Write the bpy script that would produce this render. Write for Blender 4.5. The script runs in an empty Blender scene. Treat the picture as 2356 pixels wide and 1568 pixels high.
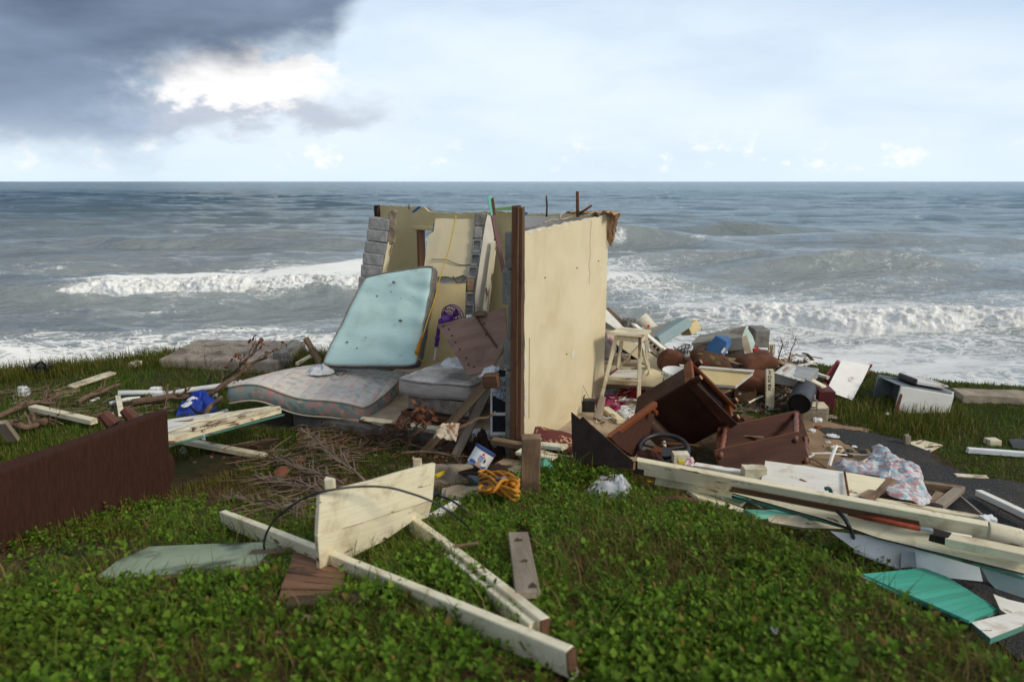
import bpy, bmesh, math, random
import numpy as np
from mathutils import Vector, Matrix, noise as mnoise
R = math.radians
random.seed(7); rng = np.random.default_rng(7)
scene = bpy.context.scene
col = scene.collection

# ------------------------------------------------------------------ camera
CAMZ, PITCH, F = 2.6, R(13.16), 1570.0
cam = bpy.data.cameras.new('camera'); cam.lens = 24; cam.sensor_width = 36
cam.clip_start = 0.05; cam.clip_end = 30000
cam.dof.use_dof = True; cam.dof.focus_distance = 7.6; cam.dof.aperture_fstop = 1.7
camo = bpy.data.objects.new('camera', cam); col.objects.link(camo)
camo.location = (0, 0, CAMZ); camo.rotation_euler = (R(90) - PITCH, 0, 0)
scene.camera = camo
# ------------------------------------------------------------------ exposure
vs = scene.view_settings
vs.view_transform = 'Standard'; vs.look = 'None'; vs.gamma = 1; vs.exposure = 0.42
vs.use_curve_mapping = False
scene.cycles.use_denoising = True
scene.cycles.max_bounces = 6
# ------------------------------------------------------------------ sun
SUN = Vector((0.80, -0.42, 0.62)).normalized()
sl = bpy.data.lights.new('sun', 'SUN'); sl.energy = 1.5; sl.angle = R(14); sl.color = (1.0, 0.90, 0.74)
so = bpy.data.objects.new('sun', sl); col.objects.link(so)
so.rotation_euler = SUN.to_track_quat('Z', 'Y').to_euler(); so.location = (6, -6, 12)

# ------------------------------------------------------------------ node helper
class N:
    def __init__(s, nt): s.nt = nt; s.nt.nodes.clear()
    def add(s, t, ins=None, **kw):
        n = s.nt.nodes.new(t)
        for k, v in kw.items(): setattr(n, k, v)
        for k, v in (ins or {}).items(): s.set(n.inputs[k], v)
        return n
    def set(s, sock, v):
        if hasattr(v, 'links') or isinstance(v, bpy.types.NodeSocket): s.nt.links.new(v, sock)
        elif isinstance(v, bpy.types.Node): s.nt.links.new(v.outputs[0], sock)
        else:
            if isinstance(v, (tuple, list)) and len(v) == 3 and sock.type == 'RGBA': v = (*v, 1)
            sock.default_value = v
    def m(s, op, a, b=0.0, c=0.0, clamp=False):
        n = s.nt.nodes.new('ShaderNodeMath'); n.operation = op; n.use_clamp = clamp
        for i, v in enumerate((a, b, c)): s.set(n.inputs[i], v)
        return n.outputs[0]
    def ss(s, x, lo, hi, a=0.0, b=1.0):
        n = s.nt.nodes.new('ShaderNodeMapRange'); n.interpolation_type = 'SMOOTHSTEP'
        for i, v in enumerate((x, lo, hi, a, b)): s.set(n.inputs[i], v)
        return n.outputs[0]
    def mix(s, f, a, b, mode='MIX'):
        n = s.nt.nodes.new('ShaderNodeMix'); n.data_type = 'RGBA'; n.blend_type = mode
        s.set(n.inputs[0], f); s.set(n.inputs[6], a); s.set(n.inputs[7], b)
        return n.outputs[2]
    def noise(s, vec, scale, detail=5, rough=.55, dist=0.0, w=None):
        n = s.nt.nodes.new('ShaderNodeTexNoise')
        if w is not None: n.noise_dimensions = '4D'; s.set(n.inputs['W'], w)
        s.set(n.inputs['Vector'], vec); s.set(n.inputs['Scale'], scale); s.set(n.inputs['Detail'], detail)
        s.set(n.inputs['Roughness'], rough); s.set(n.inputs['Distortion'], dist)
        return n.outputs[0]

# ------------------------------------------------------------------ world
w = bpy.data.worlds.new('World'); scene.world = w; w.use_nodes = True
k = N(w.node_tree)
tc = k.add('ShaderNodeTexCoord'); sep = k.add('ShaderNodeSeparateXYZ', {0: tc.outputs['Generated']})
X, Y, Z = sep.outputs
az = k.m('ARCTAN2', X, Y); el = k.m('ARCSINE', Z)
sky = k.add('ShaderNodeTexSky', sky_type='NISHITA', sun_disc=False, sun_elevation=math.asin(SUN.z),
            sun_rotation=math.atan2(SUN.x, SUN.y), air_density=1.0, dust_density=1.2, ozone_density=1.5)
blue = k.mix(.55, k.mix(1.0, sky.outputs[0], (0.10, 0.10, 0.10), 'MULTIPLY'), (0.36, 0.58, 0.88))
vec = k.add('ShaderNodeCombineXYZ', {0: k.m('MULTIPLY', az, 3.0), 1: k.m('MULTIPLY', el, 9.0), 2: 0.0})
vec2 = k.add('ShaderNodeCombineXYZ', {0: k.m('MULTIPLY', az, 6.0), 1: k.m('MULTIPLY', el, 11.0), 2: 3.0})
nA = k.noise(vec, 1.1, 5, .5, .15)            # broad veil
nB = k.noise(vec2, 1.5, 8, .56, .1)           # cloud edges
nC = k.noise(vec2, 4.0, 6, .58, .05)
# thin bright veil over blue
veil = k.ss(nA, .25, .60, .62, .97)
veil = k.m('MULTIPLY', veil, k.ss(el, .15, .32, 1.0, .50))
veil = k.m('MULTIPLY', veil, k.ss(k.m('ADD', k.m('MULTIPLY', az, .28), el), .26, .40, 1.0, .45))
c = k.mix(veil, blue, (0.775, 0.875, 0.965))
c = k.mix(k.ss(el, .30, .75, 0, .85), c, k.mix(k.ss(nA, .3, .7), (0.40, 0.41, 0.43), (0.80, 0.81, 0.82)))  # unseen grey veil overhead, added to keep the ambient light neutral
haze = k.ss(el, -.02, .10, 1.0, 0.0)
c = k.mix(k.m('MULTIPLY', haze, .75), c, (0.70, 0.825, 0.92))
# small puffs low over the horizon
nD = k.noise(k.add('ShaderNodeCombineXYZ', {0: k.m('MULTIPLY', az, 13.0), 1: k.m('MULTIPLY', el, 17.0), 2: 7.0}), 1.5, 7, .6, .15)
puff = k.m('MULTIPLY', k.ss(nD, .54, .66), k.m('MULTIPLY', k.ss(el, .008, .022), k.ss(el, .075, .030)))
c = k.mix(k.m('MULTIPLY', puff, .8), c, (0.93, 0.94, 0.95))
# faint grey streaks in the open part
st = k.m('MULTIPLY', k.ss(nB, .50, .68), k.m('MULTIPLY', k.ss(el, .06, .10), k.ss(el, .20, .13)))
c = k.mix(k.m('MULTIPLY', st, .15), c, (0.68, 0.73, 0.82))
eln = k.m('ADD', el, k.m('MULTIPLY', k.m('SUBTRACT', nB, .5), .10))
azn = k.m('ADD', az, k.m('MULTIPLY', k.m('SUBTRACT', nC, .5), .16))
# long grey tail of the bank
tail_c = k.m('ADD', .092, k.m('MULTIPLY', k.m('ADD', az, .30), .05))
td = k.m('ABSOLUTE', k.m('SUBTRACT', eln, tail_c))
tail = k.m('MULTIPLY', k.ss(td, .036, .010), k.m('MULTIPLY', k.ss(azn, -.13, -.27), 1.0))
c = k.mix(k.m('MULTIPLY', tail, .80), c, (0.46, 0.50, 0.59))
# bright sunlit crown of cloud
eln2 = k.m('ADD', el, k.m('MULTIPLY', k.m('SUBTRACT', nC, .5), .09))
dx = k.m('DIVIDE', k.m('ADD', azn, .355), .110); dy = k.m('DIVIDE', k.m('SUBTRACT', eln2, .128), .036)
r2 = k.m('ADD', k.m('MULTIPLY', dx, dx), k.m('MULTIPLY', dy, dy))
crown = k.ss(r2, 1.6, .35)
c = k.mix(crown, c, (0.98, 0.97, 0.96))
# left mass, mid grey blue
m2 = k.m('MULTIPLY', k.ss(azn, -.41, -.53), k.ss(k.m('ADD', eln, k.m('MULTIPLY', k.m('ADD', az, .60), .12)), .012, .090))
m2 = k.m('MULTIPLY', m2, k.ss(az, -2.4, -1.8))
g2 = k.mix(k.ss(nB, .3, .7), (0.19, 0.265, 0.385), (0.36, 0.465, 0.60))
c = k.mix(k.m('MULTIPLY', m2, .90), c, g2)
# dark bank above
e1 = k.m('ADD', .142, k.m('ADD', k.m('MULTIPLY', k.m('ADD', az, .36), .22), k.m('MULTIPLY', k.m('MAXIMUM', k.m('ADD', az, .24), 0.0), 1.5)))
m1 = k.ss(k.m('SUBTRACT', eln, e1), -.030, .045)
m1 = k.m('MULTIPLY', m1, k.m('MULTIPLY', k.ss(eln, 1.15, .75), k.ss(az, -2.5, -1.9)))  # bank carried on unseen overhead and leftward, added to cut ambient light
g1 = k.mix(k.ss(nA, .3, .72), (0.090, 0.130, 0.205), (0.235, 0.305, 0.425))
c = k.mix(k.m('MULTIPLY', m1, .96), c, g1)
bg = k.add('ShaderNodeBackground', {0: c, 1: 0.83})
k.add('ShaderNodeOutputWorld', {0: bg})

# ------------------------------------------------------------------ pixel -> place helpers (design time)
CP, SP = math.cos(PITCH), math.sin(PITCH)
ZM = dict(a=(804.9, 429.3, .27871), b=(1303.2, 674.6, .20534), c=(1648.1, 674.6, .30308), d=(459.9, 597.9, .27871),
          e=(0, 751.2, .34223), f=(459.9, 981.2, .37418), g=(1418.2, 981.2, .39761), h=(919.9, 804.9, .22981),
          k=(1364.5, 881.6, .22776), l=(0, 881.6, .29283), m=(1763.1, 996.5, .31783), n=(958.2, 981.2, .17895),
          o=(1533.2, 728.2, .17111), p=(0, 0, 1))
def ray(z, x, y):
    ox, oy, s = ZM[z]; u, v = ox + x * s, oy + y * s
    xc, yc = (u - 1177.5) / F, (784 - v) / F
    return Vector((xc, CP + yc * SP, -SP + yc * CP))
def AY(z, x, y, d):
    r = ray(z, x, y); return Vector((0, 0, CAMZ)) + r * (d / r.y)
def AZ(z, x, y, h):
    r = ray(z, x, y); return Vector((0, 0, CAMZ)) + r * ((h - CAMZ) / r.z)
# ------------------------------------------------------------------ terrain heights
E1 = Vector((0.46, 0.888)); E2 = Vector((0.888, -0.46))
SLAB = [(-2.55, 7.55), (1.35, 5.85), (3.0, 9.0), (-.95, 10.75)]
def in_poly(x, y, P):
    r = False; j = len(P) - 1
    for i in range(len(P)):
        if (P[i][1] > y) != (P[j][1] > y) and x < (P[j][0] - P[i][0]) * (y - P[i][1]) / (P[j][1] - P[i][1]) + P[i][0]: r = not r
        j = i
    return r
def np_in_poly(x, y, P):
    r = np.zeros(x.shape, bool); j = len(P) - 1
    for i in range(len(P)):
        c1 = (P[i][1] > y) != (P[j][1] > y)
        with np.errstate(divide='ignore', invalid='ignore'):
            xx = (P[j][0] - P[i][0]) * (y - P[i][1]) / (P[j][1] - P[i][1] + 1e-12) + P[i][0]
        r ^= c1 & (x < xx); j = i
    return r
_perm = rng.random((256, 256))
def vnoise(x, y):
    xi = np.floor(x).astype(int); yi = np.floor(y).astype(int); fx = x - xi; fy = y - yi
    fx = fx * fx * (3 - 2 * fx); fy = fy * fy * (3 - 2 * fy)
    g = lambda i, j: _perm[i & 255, j & 255]
    return (g(xi, yi) * (1 - fx) + g(xi + 1, yi) * fx) * (1 - fy) + (g(xi, yi + 1) * (1 - fx) + g(xi + 1, yi + 1) * fx) * fy
def fbm(x, y, o=4):
    s = 0; a = .5; t = 0
    for i in range(o): s = s + a * vnoise(x * 2 ** i + 17 * i, y * 2 ** i + 31 * i); t += a; a *= .5
    return s / t
def sstep(x, a, b):
    t = np.clip((x - a) / (b - a), 0, 1); return t * t * (3 - 2 * t)
EX = [-40, -14, -9, -7.3, -5.8, -3.5, 0, 2, 4.15, 5.2, 6.4, 12, 40]; EY = [7.5, 8.6, 9.0, 9.5, 10.35, 10.6, 10.8, 10.3, 9.5, 8.75, 8.35, 7.9, 6.5]
def hgt(x, y):
    x = np.asarray(x, float); y = np.asarray(y, float)
    base = -.16 + .14 * sstep(x, -.5, 1.6)
    base = base + .05 * (fbm(x * .8 + 5, y * .8 + 5, 3) - .5)
    S = np.clip((6.15 - y) / 4.6, 0, 1); S = S * .8 + .2 * S * S * (3 - 2 * S)
    S = S ** (1 - .22 * sstep(x, -1.1, .1))
    xe = np.interp(y, [0, 2.4, 3.0, 3.9, 4.7, 5.6, 7], [1.82, 1.72, 1.58, 1.42, .86, .74, .7])
    S = S * (1 - sstep(x, xe - .12, xe + .5) * .93)
    h = base + (1.02 - base) * S + S * .10 * (fbm(x * 1.5, y * 1.5, 3) - .5)
    ye = np.interp(x, EX, EY) + .35 * (fbm(x * 1.3 + 40, y * 0 + 3, 3) - .5)
    h = h + .10 * sstep(y, ye - 1.6, ye - .3)
    h = h - 2.6 * sstep(y, ye - .05, ye + 1.3) - .35 * sstep(y, ye - .12, ye + .25) * fbm(x * 2, y * 2, 3)
    return h
_hx = np.arange(-14, 14.01, .05); _hy = np.arange(0, 16.01, .05); _A, _B = np.meshgrid(_hx, _hy)
_HG = np.where(np_in_poly(_A, _B, SLAB), 0.0, hgt(_A, _B)).tolist()
def H(x, y):
    fx = (x + 14) / .05; fy = y / .05
    if fx < 0 or fy < 0 or fx >= len(_hx) - 1 or fy >= len(_hy) - 1: return -1.0
    i, j = int(fx), int(fy); a, b = fx - i, fy - j; r0, r1 = _HG[j], _HG[j + 1]
    return (r0[i] * (1 - a) + r0[i + 1] * a) * (1 - b) + (r1[i] * (1 - a) + r1[i + 1] * a) * b
def G(z, x, y, dz=0.0):
    r = ray(z, x, y); o = Vector((0, 0, CAMZ)); t = 1.2
    while t < 30:
        if CAMZ + r.z * t - dz < H(r.x * t, r.y * t): break
        t += .05
    lo, hi = t - .05, t
    for _ in range(9):
        mid = (lo + hi) / 2
        if CAMZ + r.z * mid - dz < H(r.x * mid, r.y * mid): hi = mid
        else: lo = mid
    return o + r * hi

# ------------------------------------------------------------------ object helpers
WM = {}
def link(o, parent=None, M=None):
    M = M or Matrix.Identity(4)
    col.objects.link(o); WM[o.name] = M
    if parent is not None:
        o.parent = parent; o.matrix_parent_inverse = WM[parent.name].inverted()
    o.matrix_basis = M
    return o
def tag(o, label=None, cat=None, group=None, kind=None):
    if label: o['label'] = label
    if cat: o['category'] = cat
    if group: o['group'] = group
    if kind: o['kind'] = kind
    return o
def thing(name, label, cat, loc, group=None):
    o = bpy.data.objects.new(name, None); o.empty_display_size = .1
    link(o, None, Matrix.Translation(Vector(loc))); return tag(o, label, cat, group)
def mk(name, verts, faces, mats, parent=None, M=None, smooth=False, mi=None, **t):
    me = bpy.data.meshes.new(name)
    me.from_pydata([tuple(v) for v in verts], [], [tuple(f) for f in faces])
    for m in (mats if isinstance(mats, (list, tuple)) else [mats]): me.materials.append(m)
    if mi: me.polygons.foreach_set('material_index', mi)
    if smooth: me.polygons.foreach_set('use_smooth', [True] * len(me.polygons))
    bm = bmesh.new(); bm.from_mesh(me); bmesh.ops.recalc_face_normals(bm, faces=bm.faces); bm.to_mesh(me); bm.free()
    o = bpy.data.objects.new(name, me); link(o, parent, M); return tag(o, **t)
def frame(a, b, up=(0, 0, 1), roll=0.0):
    x = (b - a).normalized(); up = Vector(up)
    if abs(x.dot(up)) > .98: up = Vector((0, 1, 0))
    y = up.cross(x).normalized(); z = x.cross(y)
    if roll: y, z = y * math.cos(roll) + z * math.sin(roll), z * math.cos(roll) - y * math.sin(roll)
    return Matrix(((x.x, y.x, z.x, a.x), (x.y, y.y, z.y, a.y), (x.z, y.z, z.z, a.z), (0, 0, 0, 1)))
def beam(name, a, b, wd, th, mat, parent=None, up=(0, 0, 1), roll=0.0, jag=.012, ch=.004, dz=0.0, taper=1.0, **t):
    a, b = Vector(a), Vector(b); a = a + Vector((0, 0, dz)); b = b + Vector((0, 0, dz))
    L = (b - a).length; M = frame(a, b, up, roll); rnd = random.Random(int(a.x * 7919) ^ int(b.y * 104729) ^ len(name))
    V, Fc = [], []
    ns = max(2, min(7, int(L / .3) + 1)); bow = rnd.uniform(-.004, .004) * L
    for i in range(ns + 1):
        s = i / ns; k_ = 1 + (taper - 1) * s; hw, ht = wd / 2 * k_, th / 2 * k_
        c_ = min(ch, hw * .4, ht * .4)
        for (y, z) in ((-hw + c_, -ht), (hw - c_, -ht), (hw, -ht + c_), (hw, ht - c_), (hw - c_, ht), (-hw + c_, ht), (-hw, ht - c_), (-hw, -ht + c_)):
            dx = rnd.uniform(-jag, jag) if i in (0, ns) else 0
            V.append((s * L + dx, y, z + bow * 4 * s * (1 - s)))
    for i in range(ns):
        for j in range(8):
            q = i * 8; Fc.append((q + j, q + (j + 1) % 8, q + 8 + (j + 1) % 8, q + 8 + j))
    Fc.append(tuple(range(7, -1, -1))); Fc.append(tuple(ns * 8 + j for j in range(8)))
    return mk(name, V, Fc, mat, parent, M, **t)
def plate(name, pts, th, mats, parent=None, away=None, jag=0.0, sub=0, **t):
    """polygon of 3-D points given a thickness (front, edge, back materials)"""
    pts = [Vector(p) for p in pts]
    n = Vector((0, 0, 0))
    for i in range(len(pts)):
        p, q = pts[i], pts[(i + 1) % len(pts)]; n += p.cross(q)
    n.normalize()
    cen = sum(pts, Vector()) / len(pts)
    ref = (cen - Vector((0, 0, CAMZ))) if away is None else Vector(away)
    if n.dot(ref) < 0: n = -n
    if jag:
        rnd = random.Random(len(pts) * 13 + int(cen.x * 1000)); out = []
        for i in range(len(pts)):
            p, q = pts[i], pts[(i + 1) % len(pts)]; L = (q - p).length; s = max(1, int(L / .06))
            for j in range(s):
                pp = p.lerp(q, j / s)
                if 0 < j: pp = pp + (cen - pp).normalized() * rnd.uniform(-jag * .2, jag)
                out.append(pp)
        pts = out
    cen = sum(pts, Vector()) / len(pts); cam_ = Vector((0, 0, CAMZ)); flat_ = []
    for p in pts:                                    # keep the sheet plane
        r_ = (p - cam_); d_ = n.dot(r_.normalized())
        flat_.append(cam_ + r_ * (n.dot(cen - cam_) / n.dot(r_)) if abs(d_) > .15 else p - n * n.dot(p - cen))
    pts = flat_
    x = (pts[1] - pts[0]).normalized(); y = n.cross(x).normalized(); x = y.cross(n)
    M = Matrix(((x.x, y.x, n.x, pts[0].x), (x.y, y.y, n.y, pts[0].y), (x.z, y.z, n.z, pts[0].z), (0, 0, 0, 1))); I = M.inverted()
    L = [I @ p for p in pts]; m = len(L)
    V = [(p.x, p.y, p.z) for p in L] + [(p.x, p.y, p.z + th) for p in L]
    Fc = [tuple(range(m)), tuple(range(2 * m - 1, m - 1, -1))] + [(i, i + m, (i + 1) % m + m, (i + 1) % m) for i in range(m)]
    if not isinstance(mats, (list, tuple)): mats = [mats]
    mi = [0, min(2, len(mats) - 1)] + [min(1, len(mats) - 1)] * m
    return mk(name, V, Fc, list(mats), parent, M, mi=mi, **t)
def box(name, c0, ax, ay, az_, mat, parent=None, ch=.006, **t):
    """box from a corner and three edge vectors, softly chamfered"""
    c0, ax, ay, az_ = Vector(c0), Vector(ax), Vector(ay), Vector(az_)
    lx, ly, lz = ax.length, ay.length, az_.length
    x, y, z = ax / lx, ay / ly, az_ / lz
    M = Matrix(((x.x, y.x, z.x, c0.x), (x.y, y.y, z.y, c0.y), (x.z, y.z, z.z, c0.z), (0, 0, 0, 1)))
    bm = bmesh.new(); bmesh.ops.create_cube(bm, size=1)
    for v in bm.verts: v.co = Vector(((v.co.x + .5) * lx, (v.co.y + .5) * ly, (v.co.z + .5) * lz))
    bmesh.ops.bevel(bm, geom=list(bm.edges), offset=min(ch, .3 * min(lx, ly, lz)), segments=2, affect='EDGES', profile=.6)
    V = [v.co.copy() for v in bm.verts]; Fc = [[v.index for v in f.verts] for f in bm.faces]; bm.free()
    return mk(name, V, Fc, mat, parent, M, **t)
def tube(name, pts, r, mat, parent=None, seg=6, taper=1.0, cap=True, closed=False, smooth=True, **t):
    pts = [Vector(p) for p in pts]; n = len(pts); V, Fc = [], []
    prev = None
    for i, p in enumerate(pts):
        d = (pts[(i + 1) % n] - pts[i - 1]) if closed else (pts[min(i + 1, n - 1)] - pts[max(i - 1, 0)])
        d.normalize()
        if prev is None: a = d.orthogonal().normalized()
        else: a = (prev - d * prev.dot(d)).normalized()
        prev = a; b = d.cross(a)
        rr = (r[i] if isinstance(r, (list, tuple)) else r) * (1 + (taper - 1) * i / max(1, n - 1))
        for j in range(seg):
            an = 2 * math.pi * j / seg; V.append(p + (a * math.cos(an) + b * math.sin(an)) * rr)
    for i in range(n if closed else n - 1):
        for j in range(seg):
            i2 = (i + 1) % n
            Fc.append((i * seg + j, i * seg + (j + 1) % seg, i2 * seg + (j + 1) % seg, i2 * seg + j))
    if cap and not closed:
        Fc.append(tuple(range(seg - 1, -1, -1))); Fc.append(tuple((n - 1) * seg + j for j in range(seg)))
    c0 = pts[0]
    return mk(name, [v - c0 for v in V], Fc, mat, parent, Matrix.Translation(c0), smooth=smooth, **t)
def spline(ctrl, n=24):
    P = [Vector(p) for p in ctrl]; out = []
    for i in range(len(P) - 1):
        p0, p1, p2, p3 = P[max(i - 1, 0)], P[i], P[i + 1], P[min(i + 2, len(P) - 1)]
        m = max(2, n // (len(P) - 1))
        for j in range(m):
            s = j / m
            out.append(.5 * ((2 * p1) + (p2 - p0) * s + (2 * p0 - 5 * p1 + 4 * p2 - p3) * s * s + (3 * p1 - p0 - 3 * p2 + p3) * s ** 3))
    out.append(P[-1]); return out
def lathe(name, a, b, prof, mat, parent=None, seg=24, smooth=True, capa=True, capb=True, squash=1.0, **t):
    a, b = Vector(a), Vector(b); L = (b - a).length; M = frame(a, b); V, Fc = [], []
    for s, r in prof:
        for j in range(seg):
            an = 2 * math.pi * j / seg; V.append((s * L, math.cos(an) * r, math.sin(an) * r * squash))
    for i in range(len(prof) - 1):
        for j in range(seg): Fc.append((i * seg + j, i * seg + (j + 1) % seg, (i + 1) * seg + (j + 1) % seg, (i + 1) * seg + j))
    if capa: Fc.append(tuple(range(seg - 1, -1, -1)))
    if capb: Fc.append(tuple((len(prof) - 1) * seg + j for j in range(seg)))
    o = mk(name, V, Fc, mat, parent, M, smooth=smooth, **t)
    if smooth:
        try: o.data.set_sharp_from_angle(angle=R(40))
        except Exception: pass
    return o
def ridg(p, o=4):
    f = 0.0; a = .5
    for _ in range(o): f += a * (1 - abs(mnoise.noise(p)) * 2.0); p = p * 2.1 + Vector((3.7, 1.3, 5.1)); a *= .55
    return f
def heap(name, outline, peak, mat, parent=None, seed=0, folds=6.0, amp=.5, nr=20, na=72, flat=2.4, ridged=True, **t):
    """crumpled cloth, bag or pile over an outline of 3-D points"""
    P = [Vector(p) for p in outline]; cen = sum(P, Vector()) / len(P)
    loop = spline(P + [P[0]], na)[:-1]; na = len(loop); size = max((q - cen).length for q in loop)
    loop = [cen + (q - cen) * (1 + .16 * mnoise.noise((q - cen) * (2.2 / size) + Vector((seed * 1.7, 0, 0))) + .08 * mnoise.noise((q - cen) * (7 / size) + Vector((0, seed, 0)))) for q in loop]
    V = [cen.copy()]
    for i in range(1, nr + 1): V += [cen.lerp(q, i / nr) for q in loop]
    for i, v in enumerate(V):
        s = 0 if i == 0 else ((i - 1) // na + 1) / nr
        env = max(0.0, 1 - s ** flat) ** .6; d_ = (v - cen) / size
        pv = Vector((d_.x, d_.y, d_.z * .5)) * (folds * .22) + Vector((seed * 7.3, seed * 3.1, seed))
        wv = Vector((mnoise.noise(pv * .8 + Vector((9, 0, 0))), mnoise.noise(pv * .8 + Vector((0, 9, 0))), 0))
        f = ridg(pv + wv * .9, 4) if ridged else .75 + .8 * mnoise.fractal(pv, 1, 2, 4)
        low = .7 + .6 * mnoise.noise(d_ * 1.6 + Vector((seed, seed * 2, 0)))
        hh = peak * env * max(.08, low * (.45 + (f - .35) * (.9 + .5 * amp)))
        if s >= 1: hh = 0
        V[i] = v + Vector((0, 0, hh)) + Vector((wv.x, wv.y, 0)) * size * .07 * (.3 + s)
    Fc = [(0, 1 + j, 1 + (j + 1) % na) for j in range(na)]
    for i in range(nr - 1):
        for j in range(na):
            q = 1 + i * na; Fc.append((q + j, q + na + j, q + na + (j + 1) % na, q + (j + 1) % na))
    return mk(name, [v - cen for v in V], Fc, mat, parent, Matrix.Translation(cen), smooth=True, **t)
def chunk(name, c, size, mat, parent=None, rot=(0, 0, 0), seed=0, rough=.12, cuts=7, rnd_=0.0, **t):
    bm = bmesh.new(); bmesh.ops.create_cube(bm, size=1)
    bmesh.ops.subdivide_edges(bm, edges=list(bm.edges), cuts=cuts, use_grid_fill=True)
    for v in bm.verts:
        p = v.co.copy(); pv = Vector((p.x * size[0], p.y * size[1], p.z * size[2]))
        s = max(size); q = pv * (3.0 / s) + Vector((seed * 5.1, seed, 0))
        d = mnoise.fractal(q * 1.2, 1, 2, 4) * rough * s * .6
        r = p.length; k_ = (1 - .16 * max(0, r - .55)) * (1 - rnd_ + rnd_ * .58 / max(r, .3))
        v.co = Vector((pv.x * k_, pv.y * k_, pv.z * k_)) + p.normalized() * d
    V = [v.co.copy() for v in bm.verts]; Fc = [[v.index for v in f.verts] for f in bm.faces]; bm.free()
    from mathutils import Euler
    return mk(name, V, Fc, mat, parent, Matrix.Translation(Vector(c)) @ Euler(rot).to_matrix().to_4x4(), **t)
def pillow(name, c, size, rot, mat, parent=None, seed=0, n=20, **t):
    from mathutils import Euler
    V, Fc = [], []
    for sgn in (1, -1):
        for i in range(n + 1):
            for j in range(n + 1):
                a, b = i / n * 2 - 1, j / n * 2 - 1
                pin = 1 - .10 * (1 - a * a) * abs(b) ** 3
                pin2 = 1 - .10 * (1 - b * b) * abs(a) ** 3
                hh = max(0, (1 - a ** 4) * (1 - b ** 4)) ** .55
                q = Vector((a * 2.2 + seed, b * 2.2, sgn * 2 + seed * 3))
                hh *= 1 + .22 * mnoise.noise(q) - .10 * abs(mnoise.noise(q * 2.2))
                V.append(Vector((a * pin2 * size[0] / 2, b * pin * size[1] / 2, sgn * hh * size[2] / 2)))
    o = (n + 1) ** 2
    for i in range(n):
        for j in range(n):
            q = i * (n + 1) + j; Fc.append((q, q + n + 1, q + n + 2, q + 1)); Fc.append((o + q, o + q + 1, o + q + n + 2, o + q + n + 1))
    ob = mk(name, V, Fc, mat, parent, Matrix.Translation(Vector(c)) @ Euler(rot).to_matrix().to_4x4(), smooth=True, **t)
    bm = bmesh.new(); bm.from_mesh(ob.data); bmesh.ops.remove_doubles(bm, verts=bm.verts, dist=.002)
    bmesh.ops.recalc_face_normals(bm, faces=bm.faces); bm.to_mesh(ob.data); bm.free(); return ob

# ------------------------------------------------------------------ materials
MC = {}
def surf(name, c1, c2=None, scale=5, rough=.75, bump=.25, bscale=35, dirt=None, dscale=2.5, dthr=.56, dsoft=.12, damt=.85,
         stretch=(1, 1, 1), spec=.3, chips=None, cthr=.62, cscale=8, csoft=.03, sss=0, alpha=None, sheen=0, metal=0, lo=.35, hi=.65):
    m = bpy.data.materials.new(name); m.use_nodes = True; k = N(m.node_tree)
    tc = k.add('ShaderNodeTexCoord'); oi = k.add('ShaderNodeObjectInfo')
    mp = k.add('ShaderNodeMapping', {'Vector': tc.outputs['Object'], 'Scale': stretch})
    wv = k.m('MULTIPLY', oi.outputs['Random'], 40.0)
    n1 = k.noise(mp.outputs[0], scale, 6, .6, .2, wv)
    c2 = c2 or tuple(x * .8 for x in c1)
    cc = k.mix(k.ss(n1, lo, hi), (*c1, 1), (*c2, 1))
    if stretch[0] < .3:
        mg = k.add('ShaderNodeMapping', {'Vector': tc.outputs['Object'], 'Scale': (.035, 1, 1)})
        ng = k.noise(mg.outputs[0], 110, 5, .7, .5, wv)
        cc = k.mix(k.ss(ng, .42, .68, 0, .26), cc, (*tuple(x * .45 for x in c2), 1))
    if chips:
        n3 = k.noise(mp.outputs[0], cscale, 7, .62, .3, k.m('ADD', wv, 5.0))
        cc = k.mix(k.ss(n3, cthr, cthr + csoft), cc, (*chips, 1))
    if dirt:
        n2 = k.noise(tc.outputs['Object'], dscale, 7, .62, .4, k.m('ADD', wv, 11.0))
        cc = k.mix(k.m('MULTIPLY', k.ss(n2, dthr, dthr + dsoft), damt), cc, (*dirt, 1))
    hsv = k.add('ShaderNodeHueSaturation', {'Color': cc, 'Value': k.ss(oi.outputs['Random'], 0, 1, .9, 1.08)})
    bs = k.add('ShaderNodeBsdfPrincipled', {'Base Color': hsv.outputs[0], 'Roughness': k.ss(n1, 0, 1, max(0, rough - .12), min(1, rough + .12)), 'Specular IOR Level': spec, 'Metallic': metal})
    if sheen: bs.inputs['Sheen Weight'].default_value = sheen
    if alpha is not None: bs.inputs['Alpha'].default_value = alpha
    if bump:
        nb = k.noise(mp.outputs[0], bscale, 6, .65, .1, wv)
        hh = k.m('ADD', k.m('MULTIPLY', nb, .6), k.m('MULTIPLY', n1, .8))
        bp = k.add('ShaderNodeBump', {'Height': hh, 'Strength': bump, 'Distance': .02}); k.set(bs.inputs['Normal'], bp.outputs[0])
    k.add('ShaderNodeOutputMaterial', {0: bs}); MC[name] = m; return m
GR = (.10, 1, 1)
M_yellow = surf('yellow_plaster', (.775, .67, .445), (.715, .61, .39), 2.2, .85, .10, 30, dirt=(.54, .42, .22), dscale=1.3, dthr=.46, dsoft=.25, damt=.45, stretch=(1, 1, 1), chips=(.70, .65, .54), cthr=.68, cscale=14)
M_yellow2 = surf('yellow_plaster_aged', (.66, .53, .275), (.59, .46, .225), 2.2, .85, .12, 30, dirt=(.46, .37, .21), dscale=1.4, dthr=.46, dsoft=.25, damt=.65, chips=(.66, .62, .54), cthr=.67, cscale=9)
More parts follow.
